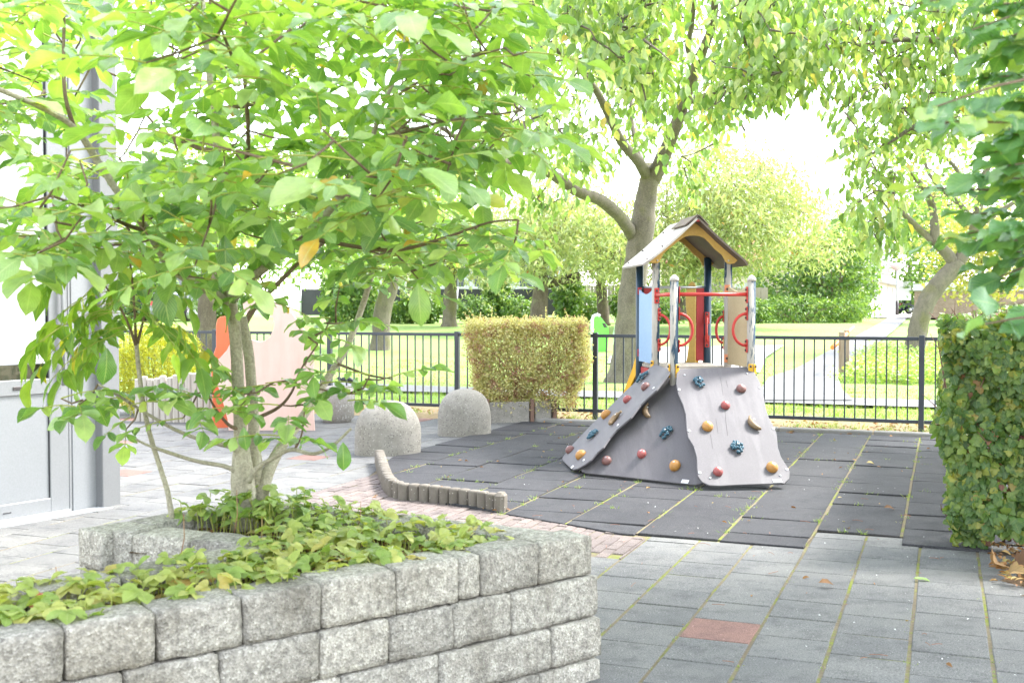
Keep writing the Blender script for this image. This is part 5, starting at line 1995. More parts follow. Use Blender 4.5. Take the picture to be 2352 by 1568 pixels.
for i, q, p in grow(nodes, allp):
    low = i >= len(shoots)
    d = p - q
    L = np.linalg.norm(d)
    if L > .02:
        m = q + d * .5 + rng.normal(size=3) * .06 * L + np.array([0, 0, -.05 * L])
        tw.tube([tuple(v) for v in (q, m, p)], [.0055 if L > .25 else .0042, .0038, .0026], 5, wob=.05)
    ax = unit(d / max(L, .02) + np.array([0, 0, .55]) + rng.normal(size=3) * .2)
    nl = random.choice((3, 4, 4, 5)) if not low else random.choice((2, 2, 3))
    a0 = random.uniform(0, 6.28)
    for k in range(nl):
        a = a0 + k * 2.4
        hd = np.array([math.cos(a), math.sin(a), 0])
        b = p - ax * (.06 * k)
        ld = unit(hd * 1.0 + ax * .35 + np.array([0, 0, random.uniform(-.15, .35)]))
        sz = random.uniform(.085, .135) * (.8 if low else 1)
        compound(b, ld, random.uniform(.16, .27) * (.75 if low else 1), random.choice((5, 5, 7, 7)), sz, rows, stalks)
# a few single hanging leaves
for x, y, Y, s in ((787, 1015, 4.27, .11), (245, 800, 3.9, .13), (375, 640, 3.7, .16), (515, 540, 3.6, .13), (870, 360, 3.6, .15), (300, 400, 3.5, .15), (960, 650, 3.9, .15), (560, 980, 4.2, .09)):
    rows.append((np.array(AT(x, y, Y)), unit([.08, -.1, -1]), unit([.25, -1, .15]), s))
tw.build('twigs', M_TWIG, tree, kind='stuff')
sk = MB()
for s in stalks:
    sk.tube([tuple(p) for p in s[::1]], [.0028, .0026, .0024, .002, .0017, .0013], 4, caps=False)
sk.build('leaf_stalks', M_STALK, tree, kind='stuff')
Tm = np.array([r[0] for r in rows]); Dm = np.array([r[1] for r in rows]); Nm = np.array([r[2] for r in rows]); Sm = np.array([r[3] for r in rows])
leaves(tree, WALNUT, Tm, frames(Dm, Nm, rng.normal(size=len(Tm)) * .25), Sm * 1.04, M_LEAF1, n_single=300)

# ================================================================== thin sapling with pointed leaves beside it
sap_o = AT(392, 1170, 4.42)
sap = empty('sapling', (sap_o.x, sap_o.y, .45), 'thin young sapling with pointed drooping leaves near the grey door', 'tree')
sp_ = {'a': [(396, 1195, 4.42, .012), (385, 1130, 4.42, .011), (370, 1080, 4.42, .0105), (345, 1000, 4.41, .010), (330, 930, 4.4, .009), (320, 860, 4.4, .009), (313, 790, 4.4, .009)],
       'b': [(313, 795, 4.4, .007), (295, 745, 4.35, .005), (272, 700, 4.3, .004), (230, 640, 4.2, .003)], 'c': [(313, 795, 4.4, .007), (308, 700, 4.4, .005), (300, 610, 4.4, .004), (290, 540, 4.4, .003)], 'd': [(314, 795, 4.4, .006), (328, 740, 4.45, .005), (345, 660, 4.5, .003), (375, 600, 4.5, .002)]}
sm_ = MB()
sp_paths = {k: limb_path(v) for k, v in sp_.items()}
limb(sm_, sp_paths['a'], 8, .03)
sm_.build('trunk', M_BARK1, sap)
for k in 'bcd':
    mb = MB(); limb(mb, sp_paths[k], 6); mb.build('branch', M_TWIG, sap)
rows, stalks = [], []
snod = np.array([p[:3] for k in 'bcd' for p in sp_paths[k][3:]])
for i in range(36):
    q = snod[rng.integers(0, len(snod))]
    x, y, _ = project(np.array([q]))
    a = random.uniform(0, 6.28)
    if random.random() < .3: a = random.uniform(2.4, 3.9)
    d = unit([math.cos(a), .6 * math.sin(a), random.uniform(-.1, .3)])
    compound(q, d, random.uniform(.28, .48), random.choice((5, 7, 9)), random.uniform(.10, .145), rows, stalks, droop=1.1)
sk = MB()
for s in stalks:
    sk.tube([tuple(p) for p in s], .0016, 4, caps=False)
sk.build('leaf_stalks', M_STALK, sap, kind='stuff')
Tm = np.array([r[0] for r in rows]); Dm = unit(np.array([r[1] for r in rows]) + np.array([0, 0, -.35])); Nm = np.array([r[2] for r in rows]); Sm = np.array([r[3] for r in rows])
leaves(sap, POINTED, Tm, frames(Dm, Nm, rng.normal(size=len(Tm)) * .3), Sm, M_LEAF7, n_single=200)

# ================================================================== alder reaching in from the right
ald = empty('alder_tree', (2.75, 3.75, 0), 'alder with dark glossy rounded leaves reaching in at the right edge', 'tree')
mb = MB()
tp = spline([(2.75, 3.75, -.05, .13), (2.73, 3.72, 1.0, .11), (2.68, 3.66, 2.2, .09), (2.75, 3.7, 3.8, .07), (3.0, 4.0, 5.4, .04), (3.2, 4.2, 6.6, .02)])
limb(mb, tp, 12, .04)
mb.build('trunk', M_BARK3, ald)
tw_rows = [  # start, end (pixels), depth at start and end, leaves
    (2520, -90, 2105, 10, 2.4, 2.3, 7), (2500, 20, 2215, 75, 2.6, 2.5, 8), (2520, 60, 2250, 130, 2.5, 2.6, 9), (2500, 150, 2260, 180, 2.7, 2.6, 9),
    (2500, 190, 2150, 245, 2.3, 2.15, 7), (2510, 262, 2165, 280, 2.3, 2.1, 7), (2520, 330, 2265, 300, 2.6, 2.6, 9), (2510, 330, 2285, 350, 2.5, 2.5, 8),
    (2520, 455, 2100, 430, 2.6, 2.55, 6), (2520, 440, 2250, 410, 2.4, 2.4, 8), (2500, 500, 2215, 490, 2.6, 2.6, 8), (2510, 500, 2140, 556, 2.7, 2.7, 6),
    (2510, 560, 2240, 550, 2.5, 2.5, 8), (2500, 560, 2250, 615, 2.6, 2.7, 7), (2480, 620, 2285, 640, 2.5, 2.6, 6), (2470, 750, 2262, 744, 2.3, 2.2, 2), (2470, 745, 2292, 700, 2.3, 2.2, 2),
    (2500, 100, 2300, 90, 2.4, 2.4, 8), (2500, 230, 2300, 230, 2.6, 2.6, 8), (2500, 390, 2315, 380, 2.3, 2.3, 8),
    (2500, 540, 2315, 520, 2.3, 2.3, 7), (2490, 30, 2290, 10, 2.3, 2.3, 8), (2490, 300, 2330, 310, 2.4, 2.4, 8), (2490, 470, 2330, 450, 2.8, 2.8, 7), (2490, 600, 2330, 580, 2.8, 2.8, 6)]
rows, rows2 = [], []
twg = MB()
trunk_pts = np.array([p[:3] for p in tp])
for (x0, y0, x1, y1, Y0, Y1, nl) in tw_rows:
    a, b = np.array(AT(x0, y0, Y0)), np.array(AT(x1, y1, Y1))
    root_ = trunk_pts[int(np.argmin(np.abs(trunk_pts[:, 2] - (a[2] - .3))))]
    m = (a + b) / 2 + np.array([0, 0, random.uniform(-.01, .03)])
    limb(twg, spline([(*root_, .016), (*(root_ * .4 + a * .6 + np.array([0, 0, .05])), .009), (*a, .005), (*m, .003), (*b, .0016)]), 5)
    dv = unit(b - a)
    mid_ = root_ * .4 + a * .6 + np.array([0, 0, .05])
    for k in range(26):                                   # the same twig farther back
        u = random.random()
        p = mid_ + (a - mid_) * u * 1.6 if u < .6 else root_ + (mid_ - root_) * random.uniform(.35, 1)
        rows2.append((p, unit(dv * .6 + rng.normal(size=3) * .7 + np.array([0, 0, -.3])), unit(rng.normal(size=3) * .45 + np.array([-.1, -.3, 1])), random.uniform(.06, .10)))
    n2 = nl * 2
    for k in range(n2):
        u = .12 + .88 * k / (n2 - 1)
        p = a + (b - a) * u
        sd2 = unit(np.cross(dv, [0, 0, 1])) * (1 if k % 2 else -1)
        tipd = k == n2 - 1
        d = unit(dv * (1.2 if tipd else random.uniform(.35, .9)) + sd2 * (0 if tipd else random.uniform(.3, .9)) + np.array([0, 0, random.uniform(-.6, .2)]))
        nrm = unit(np.array([random.gauss(-.15, .35), random.gauss(-.35, .35), 1]))
        rows.append((p, d, nrm, random.uniform(.050, .080)))
# the rest of the crown, unseen, widened and thickened to shade the paving
for k in range(13000):
    v = quad_dirs(1)[0] * (random.random() ** .4)
    p = np.array([3.3, 4.4, 4.7]) + v * np.array([2.5, 3.0, 2.5])
    x, y, d = project(p[None])
    if d[0] > .2 and -60 < x[0] < 2440 and y[0] > -70 and y[0] < 1700: continue
    if p[2] < 1.6 or p[1] < 1.2 or d[0] < .8: continue
    rows2.append((p, unit(v + np.array([0, 0, -.3]) + rng.normal(size=3) * .4), unit(rng.normal(size=3) * .4 + np.array([0, 0, 1])), random.uniform(.10, .15)))
for k in range(40):
    v = quad_dirs(1)[0]
    e = np.array([3.3, 4.4, 4.7]) + v * np.array([2.2, 2.6, 2.2])
    x, y, d = project(e[None])
    if d[0] > .2 and x[0] < 2440 and y[0] > -60: continue
    r0 = trunk_pts[rng.integers(8, len(trunk_pts))]
    limb(twg, spline([(*r0, .02), (*((r0 + e) / 2 + np.array([0, 0, .1])), .011), (*e, .003)], 3), 5)
twg.build('branches', M_TWIG, ald, kind='stuff')
Tm = np.array([r[0] for r in rows]); Dm = np.array([r[1] for r in rows]); Nm = np.array([r[2] for r in rows]); Sm = np.array([r[3] for r in rows])
leaves(ald, ALDER, Tm, frames(Dm, Nm, rng.normal(size=len(Tm)) * .3), Sm, M_LEAF3, n_single=300, cell=18)
Tm = np.array([r[0] for r in rows2]); Dm = np.array([r[1] for r in rows2]); Nm = np.array([r[2] for r in rows2]); Sm = np.array([r[3] for r in rows2])
x_, y_, d_ = project(Tm)
ok_ = (d_ < .3) | (x_ > 2420) | (y_ < -40)
mass('crown', ROUND, Tm[ok_], frames(Dm[ok_], Nm[ok_], rng.normal(size=ok_.sum()) * .3), Sm[ok_], M_LEAF3, ald, kind='stuff')

# ================================================================== the old walnut beyond the fence
def crown_fill(poly, n, Yf, min_d=0.0):
    pts = []
    xs = [p[0] for p in poly]; ys = [p[1] for p in poly]
    tries = 0
    while len(pts) < n and tries < n * 60:
        tries += 1
        x, y = random.uniform(min(xs), max(xs)), random.uniform(min(ys), max(ys))
        if in_poly(x, y, poly):
            pts.append(np.array(AT(x, y, Yf(x, y))))
    return pts


def hang(centres, per, spread, size, droop=1.2):
    """bunches of hanging leaflets"""
    T, D, Nn, S = [], [], [], []
    for c in centres:
        m = random.randint(*per)
        lean = rng.normal(size=3) * .3
        for k in range(m):
            o = rng.normal(size=3) * spread
            T.append(c + o)
            a = random.uniform(0, 6.28)
            D.append(unit(np.array([math.cos(a), math.sin(a), -droop * random.uniform(.5, 1.5)]) + lean))
            Nn.append(unit(np.array([math.cos(a + .3), math.sin(a + .3), .5]) + rng.normal(size=3) * .4))
            S.append(random.uniform(*size))
    return np.array(T), frames(np.array(D), np.array(Nn)), np.array(S)


def make_limbs(root, rows, bark, trunk_key='T', n=10, wob=.06):
    out = {}
    for k, v in rows.items():
        p = limb_path(v)
        out[k] = p
        mb = MB(); limb(mb, p, n if k == trunk_key else 7, wob)
        mb.build('trunk' if k == trunk_key else 'branch', bark, root)
    return out


def twig_web(root, paths, targets, bark, r0=.012, every=1, sag=.05):
    nodes_ = np.array([p[:3] for pp in paths.values() for p in pp[3:]])
    mb = MB()
    for i, q, c in grow(nodes_, targets[::every]):
        d = c - q; L = np.linalg.norm(d)
        if L < .05: continue
        m = q + d * .55 + rng.normal(size=3) * .10 * L + np.array([0, 0, sag * L])
        mb.tube([tuple(v) for v in (q, m, c)], [r0, r0 * .6, r0 * .3], 4, caps=False)
    mb.build('twigs', bark, root, kind='stuff')


wb = GT(1440, 876)
wal = empty('old_walnut_tree', wb, 'large grey-barked walnut tree standing on the lawn behind the play tower', 'tree')
Y0 = wb.y
wl = {
    'T': [(1432, 895, Y0, .42), (1438, 850, Y0, .31), (1443, 780, Y0, .26), (1450, 680, Y0, .235), (1464, 590, Y0, .23), (1474, 530, Y0, .235), (1482, 470, Y0, .20), (1492, 410, Y0 - .1, .18), (1498, 380, Y0 - .2, .16)],
    'a': [(1494, 420, Y0, .17), (1520, 370, Y0 - .4, .14), (1548, 300, Y0 - .8, .12), (1570, 240, Y0 - 1.2, .11), (1600, 150, Y0 - 2, .09), (1635, 60, Y0 - 3, .07), (1650, -80, Y0 - 4, .05)],
    'b': [(1455, 545, Y0, .13), (1425, 500, Y0 - .5, .115), (1380, 460, Y0 - 1, .105), (1330, 440, Y0 - 1.6, .10), (1275, 405, Y0 - 2.2, .09), (1235, 385, Y0 - 2.8, .08), (1180, 375, Y0 - 3.3, .07), (1130, 368, Y0 - 3.8, .06), (1090, 345, Y0 - 4.2, .05), (1010, 290, Y0 - 4.8, .03)],
    'c': [(1492, 415, Y0, .12), (1465, 370, Y0 - .6, .10), (1430, 330, Y0 - 1.2, .085), (1400, 270, Y0 - 2, .07), (1370, 210, Y0 - 2.8, .06), (1330, 160, Y0 - 3.5, .045), (1260, 100, Y0 - 4.5, .03)],
    'd': [(1600, 150, Y0 - 2, .06), (1580, 110, Y0 - 2.5, .05), (1590, 50, Y0 - 3.4, .04), (1600, -60, Y0 - 4.5, .03)],
    'e': [(1570, 240, Y0 - 1.2, .06), (1640, 215, Y0 - 2.4, .05), (1720, 225, Y0 - 3.4, .04), (1800, 240, Y0 - 4.4, .025)],
    'f': [(1480, 390, Y0, .07), (1460, 330, Y0 + .8, .05), (1450, 230, Y0 + 1.5, .04), (1480, 130, Y0 + 2, .03)],
    'g': [(1560, 270, Y0 - 1, .05), (1640, 240, Y0 - 2, .035), (1690, 265, Y0 - 2.6, .025), (1710, 300, Y0 - 3, .02)],
}
wpaths = make_limbs(wal, wl, M_BARK2)
cp = [(1140, -160), (1900, -160), (1900, 120), (1850, 200), (1760, 230), (1690, 250), (1640, 330), (1560, 310), (1540, 420), (1490, 330), (1380, 380), (1280, 400), (1240, 390), (1160, 440), (1060, 440), (1000, 360), (1120, 300), (1200, 260), (1180, 120)]
cen = crown_fill(cp, 620, lambda x, y: random.uniform(Y0 - 8.5, Y0 + 2.5))
cen += crown_fill([(1280, -120), (1880, -120), (1880, 130), (1700, 230), (1600, 130), (1540, 200), (1430, 180), (1300, 120)], 230, lambda x, y: random.uniform(11.5, 16))
cen += crown_fill([(1510, 360), (1630, 320), (1650, 430), (1550, 470)], 10, lambda x, y: Y0 - 2)
cen += crown_fill([(1180, 440), (1290, 400), (1310, 470), (1250, 520)], 10, lambda x, y: Y0 - 3)
lim = np.array([p[:3] for k in 'Tabcd' for p in wpaths[k]])
lx, ly, ld_ = project(lim)
def clear_of_limbs(c):                                     # boughs stay in sight, as leaves hang beside them
    x, y, d = project(c[None])
    k = int(np.argmin((lx - x[0]) ** 2 + (ly - y[0]) ** 2))
    return (lx[k] - x[0]) ** 2 + (ly[k] - y[0]) ** 2 > 46 ** 2 or d[0] > ld_[k] + .3 or random.random() < .10
cen = [c for c in cen if clear_of_limbs(c)]
T, R, S = hang(cen, (11, 18), .15, (.13, .20))
twig_web(wal, wpaths, np.array(cen), M_BARK2, .016, 1)
leaves(wal, SMALLW, T, R, S, M_LEAF2, n_single=300, cell=9)

# walnut whose boughs hang in from the right
hw = empty('overhanging_walnut_tree', (8.6, 14.2, 0), 'walnut with yellowing hanging leaves overhanging the right part of the lawn', 'tree')
hl = {
    'T': [(2720, 960, 14.2, .26), (2715, 800, 14.2, .22), (2700, 500, 14.2, .20), (2680, 200, 14.0, .17), (2640, -100, 13.8, .12)],
    'a': [(2685, 250, 14, .12), (2560, 160, 13.6, .09), (2400, 120, 13, .07), (2250, 110, 12.6, .05), (2120, 90, 12.3, .035), (2000, 100, 12, .02)],
    'b': [(2695, 420, 14.1, .10), (2560, 330, 13.7, .08), (2400, 290, 13.2, .06), (2250, 300, 12.8, .04), (2130, 280, 12.6, .03), (2040, 330, 12.4, .015)],
    'c': [(2660, 40, 13.9, .09), (2500, -40, 13.3, .07), (2300, -60, 12.5, .05), (2050, -40, 12, .03), (1900, -20, 11.8, .015)],
}
hpaths = make_limbs(hw, hl, M_BARK2)
cen = crown_fill([(1880, -120), (2500, -120), (2500, 360), (2330, 330), (2250, 250), (2200, 330), (2110, 340), (2040, 370), (1950, 350), (1930, 290), (1900, 220), (1860, 130)], 400, lambda x, y: random.uniform(11.2, 14.6))
cen += crown_fill([(1960, 400), (2090, 390), (2080, 470), (2000, 520), (1970, 560), (1950, 500)], 16, lambda x, y: random.uniform(11.5, 12.5))
cen += crown_fill([(1985, 520), (2060, 510), (2070, 560), (2010, 570)], 7, lambda x, y: 12)
T, R, S = hang(cen, (9, 15), .12, (.11, .175))
twig_web(hw, hpaths, np.array(cen), M_BARK2, .011, 1)
leaves(hw, SMALLW, T, R, S, M_LEAF2, n_single=300, cell=9)

# leaning tree behind the fence on the right
YL = 29.0
lt = empty('leaning_tree', GT(2085, 800), 'grey leaning tree with forked trunk behind the fence near the hedge', 'tree')
ll = {
    'T': [(2095, 830, YL, .34), (2103, 790, YL, .27), (2112, 740, YL, .25), (2130, 690, YL, .24), (2158, 650, YL, .235), (2188, 618, YL, .22), (2200, 600, YL, .20)],
    'a': [(2195, 612, YL, .17), (2178, 585, YL, .15), (2150, 555, YL, .13), (2147, 520, YL, .12), (2140, 470, YL, .10), (2120, 430, YL - .4, .08), (2085, 390, YL - .8, .05), (2050, 350, YL - 1, .03)],
    'b': [(2200, 605, YL, .18), (2225, 560, YL, .15), (2240, 515, YL, .13), (2250, 460, YL, .11), (2262, 400, YL, .09), (2300, 320, YL, .06), (2320, 200, YL, .04)],
    'c': [(2150, 560, YL, .10), (2110, 525, YL, .085), (2075, 490, YL - .4, .07), (2050, 460, YL - .8, .055), (2040, 420, YL - 1, .04), (2000, 380, YL - 1.2, .025)],
    'd': [(2240, 515, YL, .09), (2205, 470, YL + .4, .075), (2160, 430, YL + .6, .06), (2130, 390, YL + .8, .045), (2120, 330, YL + 1, .03)],
    'e': [(2250, 470, YL, .08), (2215, 420, YL - .6, .065), (2190, 380, YL - .8, .05), (2160, 355, YL - 1, .04), (2120, 340, YL - 1.4, .025)],
    'f': [(2235, 530, YL, .08), (2290, 490, YL, .07), (2350, 455, YL, .05), (2420, 430, YL, .03)],
}
lpaths = make_limbs(lt, ll, M_BARK2)
cen = crown_fill([(1960, 300), (2300, 250), (2420, 300), (2420, 480), (2300, 480), (2230, 500), (2150, 470), (2060, 460), (1990, 420)], 330, lambda x, y: YL + random.uniform(-2.5, 2.5))
T, R, S = hang(cen, (5, 9), .28, (.10, .17), .5)
twig_web(lt, lpaths, np.array(cen), M_BARK2, .014, 1)
leaves(lt, ROUND, T, R, S, M_LEAF2, n_single=60, cell=8)


# ================================================================== pale flowering cherries on the far lawn
def far_tree(name, label, trunk, crown, n, Y, mat, tpl, size, bark, dep=4.0, droop=.55, per=(9, 15), spread=.32, group=None, limbs_=()):
    b0 = AT(trunk[0][0], trunk[0][1], Y)
    r = empty(name, (b0.x, Y, terrain(Y)), label, 'tree', group)
    rows_ = {'T': [(x, y, Y, w) for x, y, w in trunk]}
    for i, lb in enumerate(limbs_):
        rows_['l%d' % i] = [(x, y, Y + random.uniform(-.6, .6), w) for x, y, w in lb]
    pth = make_limbs(r, rows_, bark)
    xs = [p[0] for p in crown]; cx = (min(xs) + max(xs)) / 2; hw_ = (max(xs) - min(xs)) / 2
    def Yf(x, y):
        k = math.sqrt(max(.08, 1 - ((x - cx) / hw_) ** 2))
        return Y + random.uniform(-1, .8) * dep * k
    cl = crown_fill(crown, max(10, n // 13), Yf)
    cen = []
    for c in cl:                                          # leaves gather in clumps with gaps between
        for _ in range(10):
            cen.append(c + rng.normal(size=3) * np.array([.62, .62, .26]) * (Y / 44) ** .5)
    cen += crown_fill(crown, n // 8, Yf)
    T, R, S = hang(cen, per, spread, size, droop)
    twig_web(r, pth, np.array(cen), bark, .022, 9)
    mass('crown', tpl, T, R, S, mat, r, kind='stuff')
    return r


CH = 'pale cherries on the far lawn'
far_tree('cherry_tree', 'broad pale yellow-green cherry crown right behind the play tower roof', [(1560, 735, .3), (1562, 690, .26), (1570, 640, .22), (1600, 590, .2), (1620, 560, .18)],
         [(1480, 600), (1500, 470), (1520, 420), (1575, 400), (1600, 345), (1660, 320), (1720, 345), (1750, 375), (1800, 385), (1845, 430), (1850, 470), (1900, 500), (1890, 545), (1915, 565), (1880, 590), (1830, 575), (1790, 600), (1755, 580), (1700, 635), (1640, 610), (1600, 660), (1520, 650)], 2100, 44, M_LEAF4, NARROW, (.2, .32), M_BARK3, 4.2, group=CH,
         limbs_=([(1610, 580, .14), (1660, 560, .12), (1720, 545, .1), (1735, 505, .07)], [(1590, 600, .12), (1540, 520, .09), (1530, 460, .06)], [(1620, 560, .12), (1650, 470, .09), (1680, 400, .06)]))
far_tree('cherry_tree', 'pale cherry with one bough sticking out behind the square shrub', [(1238, 740, .34), (1240, 690, .3), (1242, 650, .27), (1240, 600, .2), (1240, 540, .15)],
         [(1150, 620), (1140, 520), (1200, 450), (1290, 430), (1400, 460), (1470, 530), (1480, 610), (1420, 640), (1380, 600), (1330, 612), (1270, 590), (1210, 640)], 1200, 40, M_LEAF4, NARROW, (.18, .29), M_BARK3, 3.5, group=CH,
         limbs_=([(1243, 652, .22), (1275, 648, .19), (1305, 640, .16), (1328, 632, .12)], [(1280, 648, .1), (1320, 645, .08), (1330, 640, .05)]))
far_tree('cherry_tree', 'pale cherry with straight smooth trunk at the edge of the lawn', [(1032, 752, .38), (1032, 735, .3), (1034, 690, .27), (1036, 640, .25), (1040, 560, .2)],
         [(900, 600), (920, 490), (1000, 440), (1100, 450), (1150, 520), (1150, 620), (1090, 640), (1040, 600), (980, 630), (930, 640)], 900, 46, M_LEAF4, NARROW, (.2, .32), M_BARK2, 3.5, group=CH)
far_tree('cherry_tree', 'slim dark-trunked cherry between the timber fence and the old walnut', [(1386, 748, .3), (1384, 700, .24), (1380, 660, .2), (1378, 610, .16), (1370, 540, .1)],
         [(1330, 600), (1340, 520), (1400, 480), (1460, 540), (1450, 620), (1380, 640)], 380, 47, M_LEAF4, NARROW, (.2, .32), M_BARK3, 2.5, group=CH)
far_tree('lawn_tree', 'tree with grey trunk standing behind the small walnut stems', [(868, 830, .40), (874, 790, .27), (878, 720, .24), (895, 660, .23), (905, 610, .21), (915, 540, .18), (925, 420, .12)],
         [(560, 560), (640, 380), (800, 330), (1000, 380), (1080, 480), (1040, 580), (960, 560), (880, 610), (760, 560), (650, 620)], 650, 30, M_LEAF2, SMALLW, (.15, .24), M_BARK2, 3.0)
far_tree('lawn_tree', 'brown-trunked tree between the golden conifer and the coral figure', [(474, 838, .30), (474, 800, .25), (475, 740, .235), (478, 660, .22), (486, 590, .2), (495, 480, .16)],
         [(300, 520), (380, 380), (520, 330), (640, 400), (680, 520), (600, 560), (500, 560), (400, 590)], 260, 27, M_LEAF2, SMALLW, (.13, .2), M_BARK3, 3.0)
far_tree('yellowing_tree', 'yellowing tree in front of the low brick building', [(2262, 735, .22), (2258, 690, .18), (2255, 640, .14), (2250, 590, .1)],
         [(2130, 620), (2150, 520), (2220, 470), (2330, 480), (2400, 540), (2400, 650), (2320, 680), (2230, 660), (2160, 640)], 330, 50, M_YELLOWLEAF, ROUND, (.15, .25), M_BARK3, 3.0, .5)
far_tree('street_tree', 'soft green tree standing behind the street lamp', [(2110, 715, .25), (2112, 660, .2), (2115, 600, .15)],
         [(2050, 690), (2045, 600), (2060, 520), (2110, 480), (2180, 500), (2210, 590), (2160, 650), (2100, 660), (2095, 700)], 420, 98, M_LEAF5, ROUND, (.28, .45), M_BARK3, 5, .4, (8, 12), .6)
far_tree('street_tree', 'pale yellow tree rising above the white house end', [(2090, 705, .25), (2090, 600, .2)],
         [(2020, 560), (2030, 500), (2080, 440), (2150, 430), (2200, 500), (2140, 560), (2060, 570)], 300, 110, M_YELLOWLEAF, ROUND, (.3, .5), M_BARK3, 5, .4, (8, 12), .7)


# ================================================================== shrubs
def shrub(name, label, base, rx, ry, rz, n, mat, tpl, size, cat='shrub', group=None, stems=8, droop=.3, flat=0.0, lump=.18):
    base = Vector(base)
    r = empty(name, base, label, cat, group)
    mb = MB()
    for k in range(stems):
        a = random.uniform(0, 6.28); q = random.uniform(.2, .8)
        e = base + Vector((rx * q * math.cos(a), ry * q * math.sin(a), rz * random.uniform(.9, 1.6)))
        mb.tube([base + Vector((random.uniform(-.1, .1) * rx, random.uniform(-.1, .1) * ry, -.05)), base.lerp(e, .5) + Vector((0, 0, .05)), e], [.02 * rz + .006, .012 * rz + .004, .004], 5)
    mb.build('stems', M_TWIG, r, kind='stuff')
    v = unit(rng.normal(size=(n, 3)))
    rad = 1 - .45 * rng.random(n) ** 1.6
    bump = 1 + lump * np.sin(v[:, 0] * 7 + base.x) * np.cos(v[:, 2] * 6 + base.y) + lump * .6 * np.sin(v[:, 1] * 11 + v[:, 2] * 9)
    P = v * (rad * bump)[:, None] * np.array([rx, ry, rz])
    P[:, 2] += rz * .95
    P = P[P[:, 2] > .02 * rz]
    v = v[:len(P)]
    n2 = len(P)
    T = P + np.array(base)
    out = unit(P - np.array([0, 0, rz * .8]))
    D = unit(out * .6 + rng.normal(size=(n2, 3)) * .6 + np.array([0, 0, -droop]))
    Nn = unit(out + rng.normal(size=(n2, 3)) * .45 + np.array([0, 0, .5]))
    S = rng.uniform(size[0], size[1], n2)
    mass('foliage', tpl, T, frames(D, Nn), S, mat, r, kind='stuff')
    return r


def base_at(x, Y):
    p = AT(x, 700, Y)
    return (p.x, Y, terrain(Y))


shrub('broadleaf_shrub', 'tall dark green leafy shrub mass beside the white garages', base_at(1915, 55), 1.9, 1.6, 2.6, 3600, M_LEAF5, ROUND, (.14, .24), stems=10)
shrub('broadleaf_shrub', 'dark green rounded shrub left of the tallest shrub near the path', base_at(1815, 56), 1.9, 1.6, 1.9, 3000, M_LEAF5, ROUND, (.14, .24), stems=10)
shrub('broadleaf_shrub', 'tall bright topped shrub touching the white house wall', base_at(1962, 58), 1.4, 1.4, 2.9, 2600, M_LEAF5, ROUND, (.14, .24))
shrub('low_shrub', 'low grey-green weeds in front of the dark shrubs', base_at(1830, 52), 3.4, 1.0, .65, 2600, M_LEAF5, NARROW, (.16, .28), stems=14)
shrub('low_shrub', 'low bush between dark shrubs and path', base_at(1945, 53), 1.2, .9, .75, 1300, M_LEAF5, NARROW, (.14, .24))
SH = 'shrubs along the back gardens'
spec = [(820, 48, 1.1, 1.5, 'dark shrub under the white terrace behind the coral figure'), (770, 50, .8, 2.0, 'upright dark shrub near the tree stems'), (965, 50, 1.2, .95, 'low spreading shrub left of the smooth trunk'),
        (1095, 50, 1.0, .8, 'low shrub between smooth trunk and forked cherry'), (1140, 51, .8, 1.9, 'bright green upright shrub before the black screen'), (1190, 50, .9, .75, 'low shrub left of the forked cherry'),
        (1305, 49, .75, 1.5, 'green bushy shrub right of the forked cherry trunk'), (1345, 50, 1.0, .9, 'low shrub in front of the timber fence'), (1445, 51, 1.0, 1.0, 'shrub half hidden by the old walnut trunk'),
        (1530, 50, 1.1, .8, 'shrub between walnut trunk and play tower'), (1620, 51, 1.2, .7, 'low shrub seen through the play tower'), (1720, 51, 1.3, .7, 'tall grassy weeds right of the play tower'), (895, 51, 1.1, .6, 'low shrub behind the lawn tree trunk')]
for x, Y, rx, rz, lab in spec:
    shrub('garden_shrub', lab, base_at(x, Y), rx * .85, .8, rz * .8, int(1100 * rx * rz + 400), M_LEAF5, ROUND if rz > .9 else SMALLW, (.12, .22), group=SH, stems=6)
shrub('clipped_conifer', 'tall narrow clipped evergreen beside the parked silver car', base_at(466, 56), .75, .75, 1.7, 2400, M_LEAF5, NARROW, (.12, .2), lump=.04)
shrub('round_shrub', 'bright green shrub behind the brown trunk', base_at(520, 54), 1.0, .9, 1.1, 1500, M_LEAF5, ROUND, (.14, .22))
# golden conifer behind the wooden boards
gc = G(372, 955)
shrub('golden_conifer', 'dense rounded golden yellow conifer behind bleached wooden boards', (gc.x - .12, 14.35, 0), .62, .5, .60, 16000, M_LEAF6, NARROW, (.035, .06), cat='conifer', stems=6, lump=.05, droop=-.1)
# evergreen of the street edge, far left
shrub('garden_shrub', 'dark shrub far behind beside the block of flats', base_at(330, 58), 1.6, 1.2, 1.4, 1600, M_LEAF5, ROUND, (.16, .26), group=SH)

# ================================================================== square clipped shrub in the planter box
sq = empty('clipped_shrub', PBc + Vector((0, .4, .2)), 'square clipped pale olive shrub spilling over the planter box', 'shrub')
n = 46000
a0, a1 = G(1092, 962), G(1338, 962)
zt0 = AT(1200, 742, 13.4).z
hwid = (AT(1345, 800, 13.5).x - AT(1080, 800, 13.5).x) / 2
cxs = (AT(1345, 800, 13.5).x + AT(1080, 800, 13.5).x) / 2
u3 = rng.uniform(-1, 1, (n, 3))
face = rng.integers(0, 5, n)
for k in range(n):                                        # most leaves sit near the skin of the cube
    if rng.random() < .8:
        f = face[k]
        dpt = 1 - .16 * rng.random() ** 1.5
        if f == 0: u3[k, 1] = -dpt
        elif f == 1: u3[k, 0] = -dpt
        elif f == 2: u3[k, 0] = dpt
        elif f == 3: u3[k, 2] = dpt
        else: u3[k, 1] = -dpt
zz_ = u3[:, 2] * .5 + .5
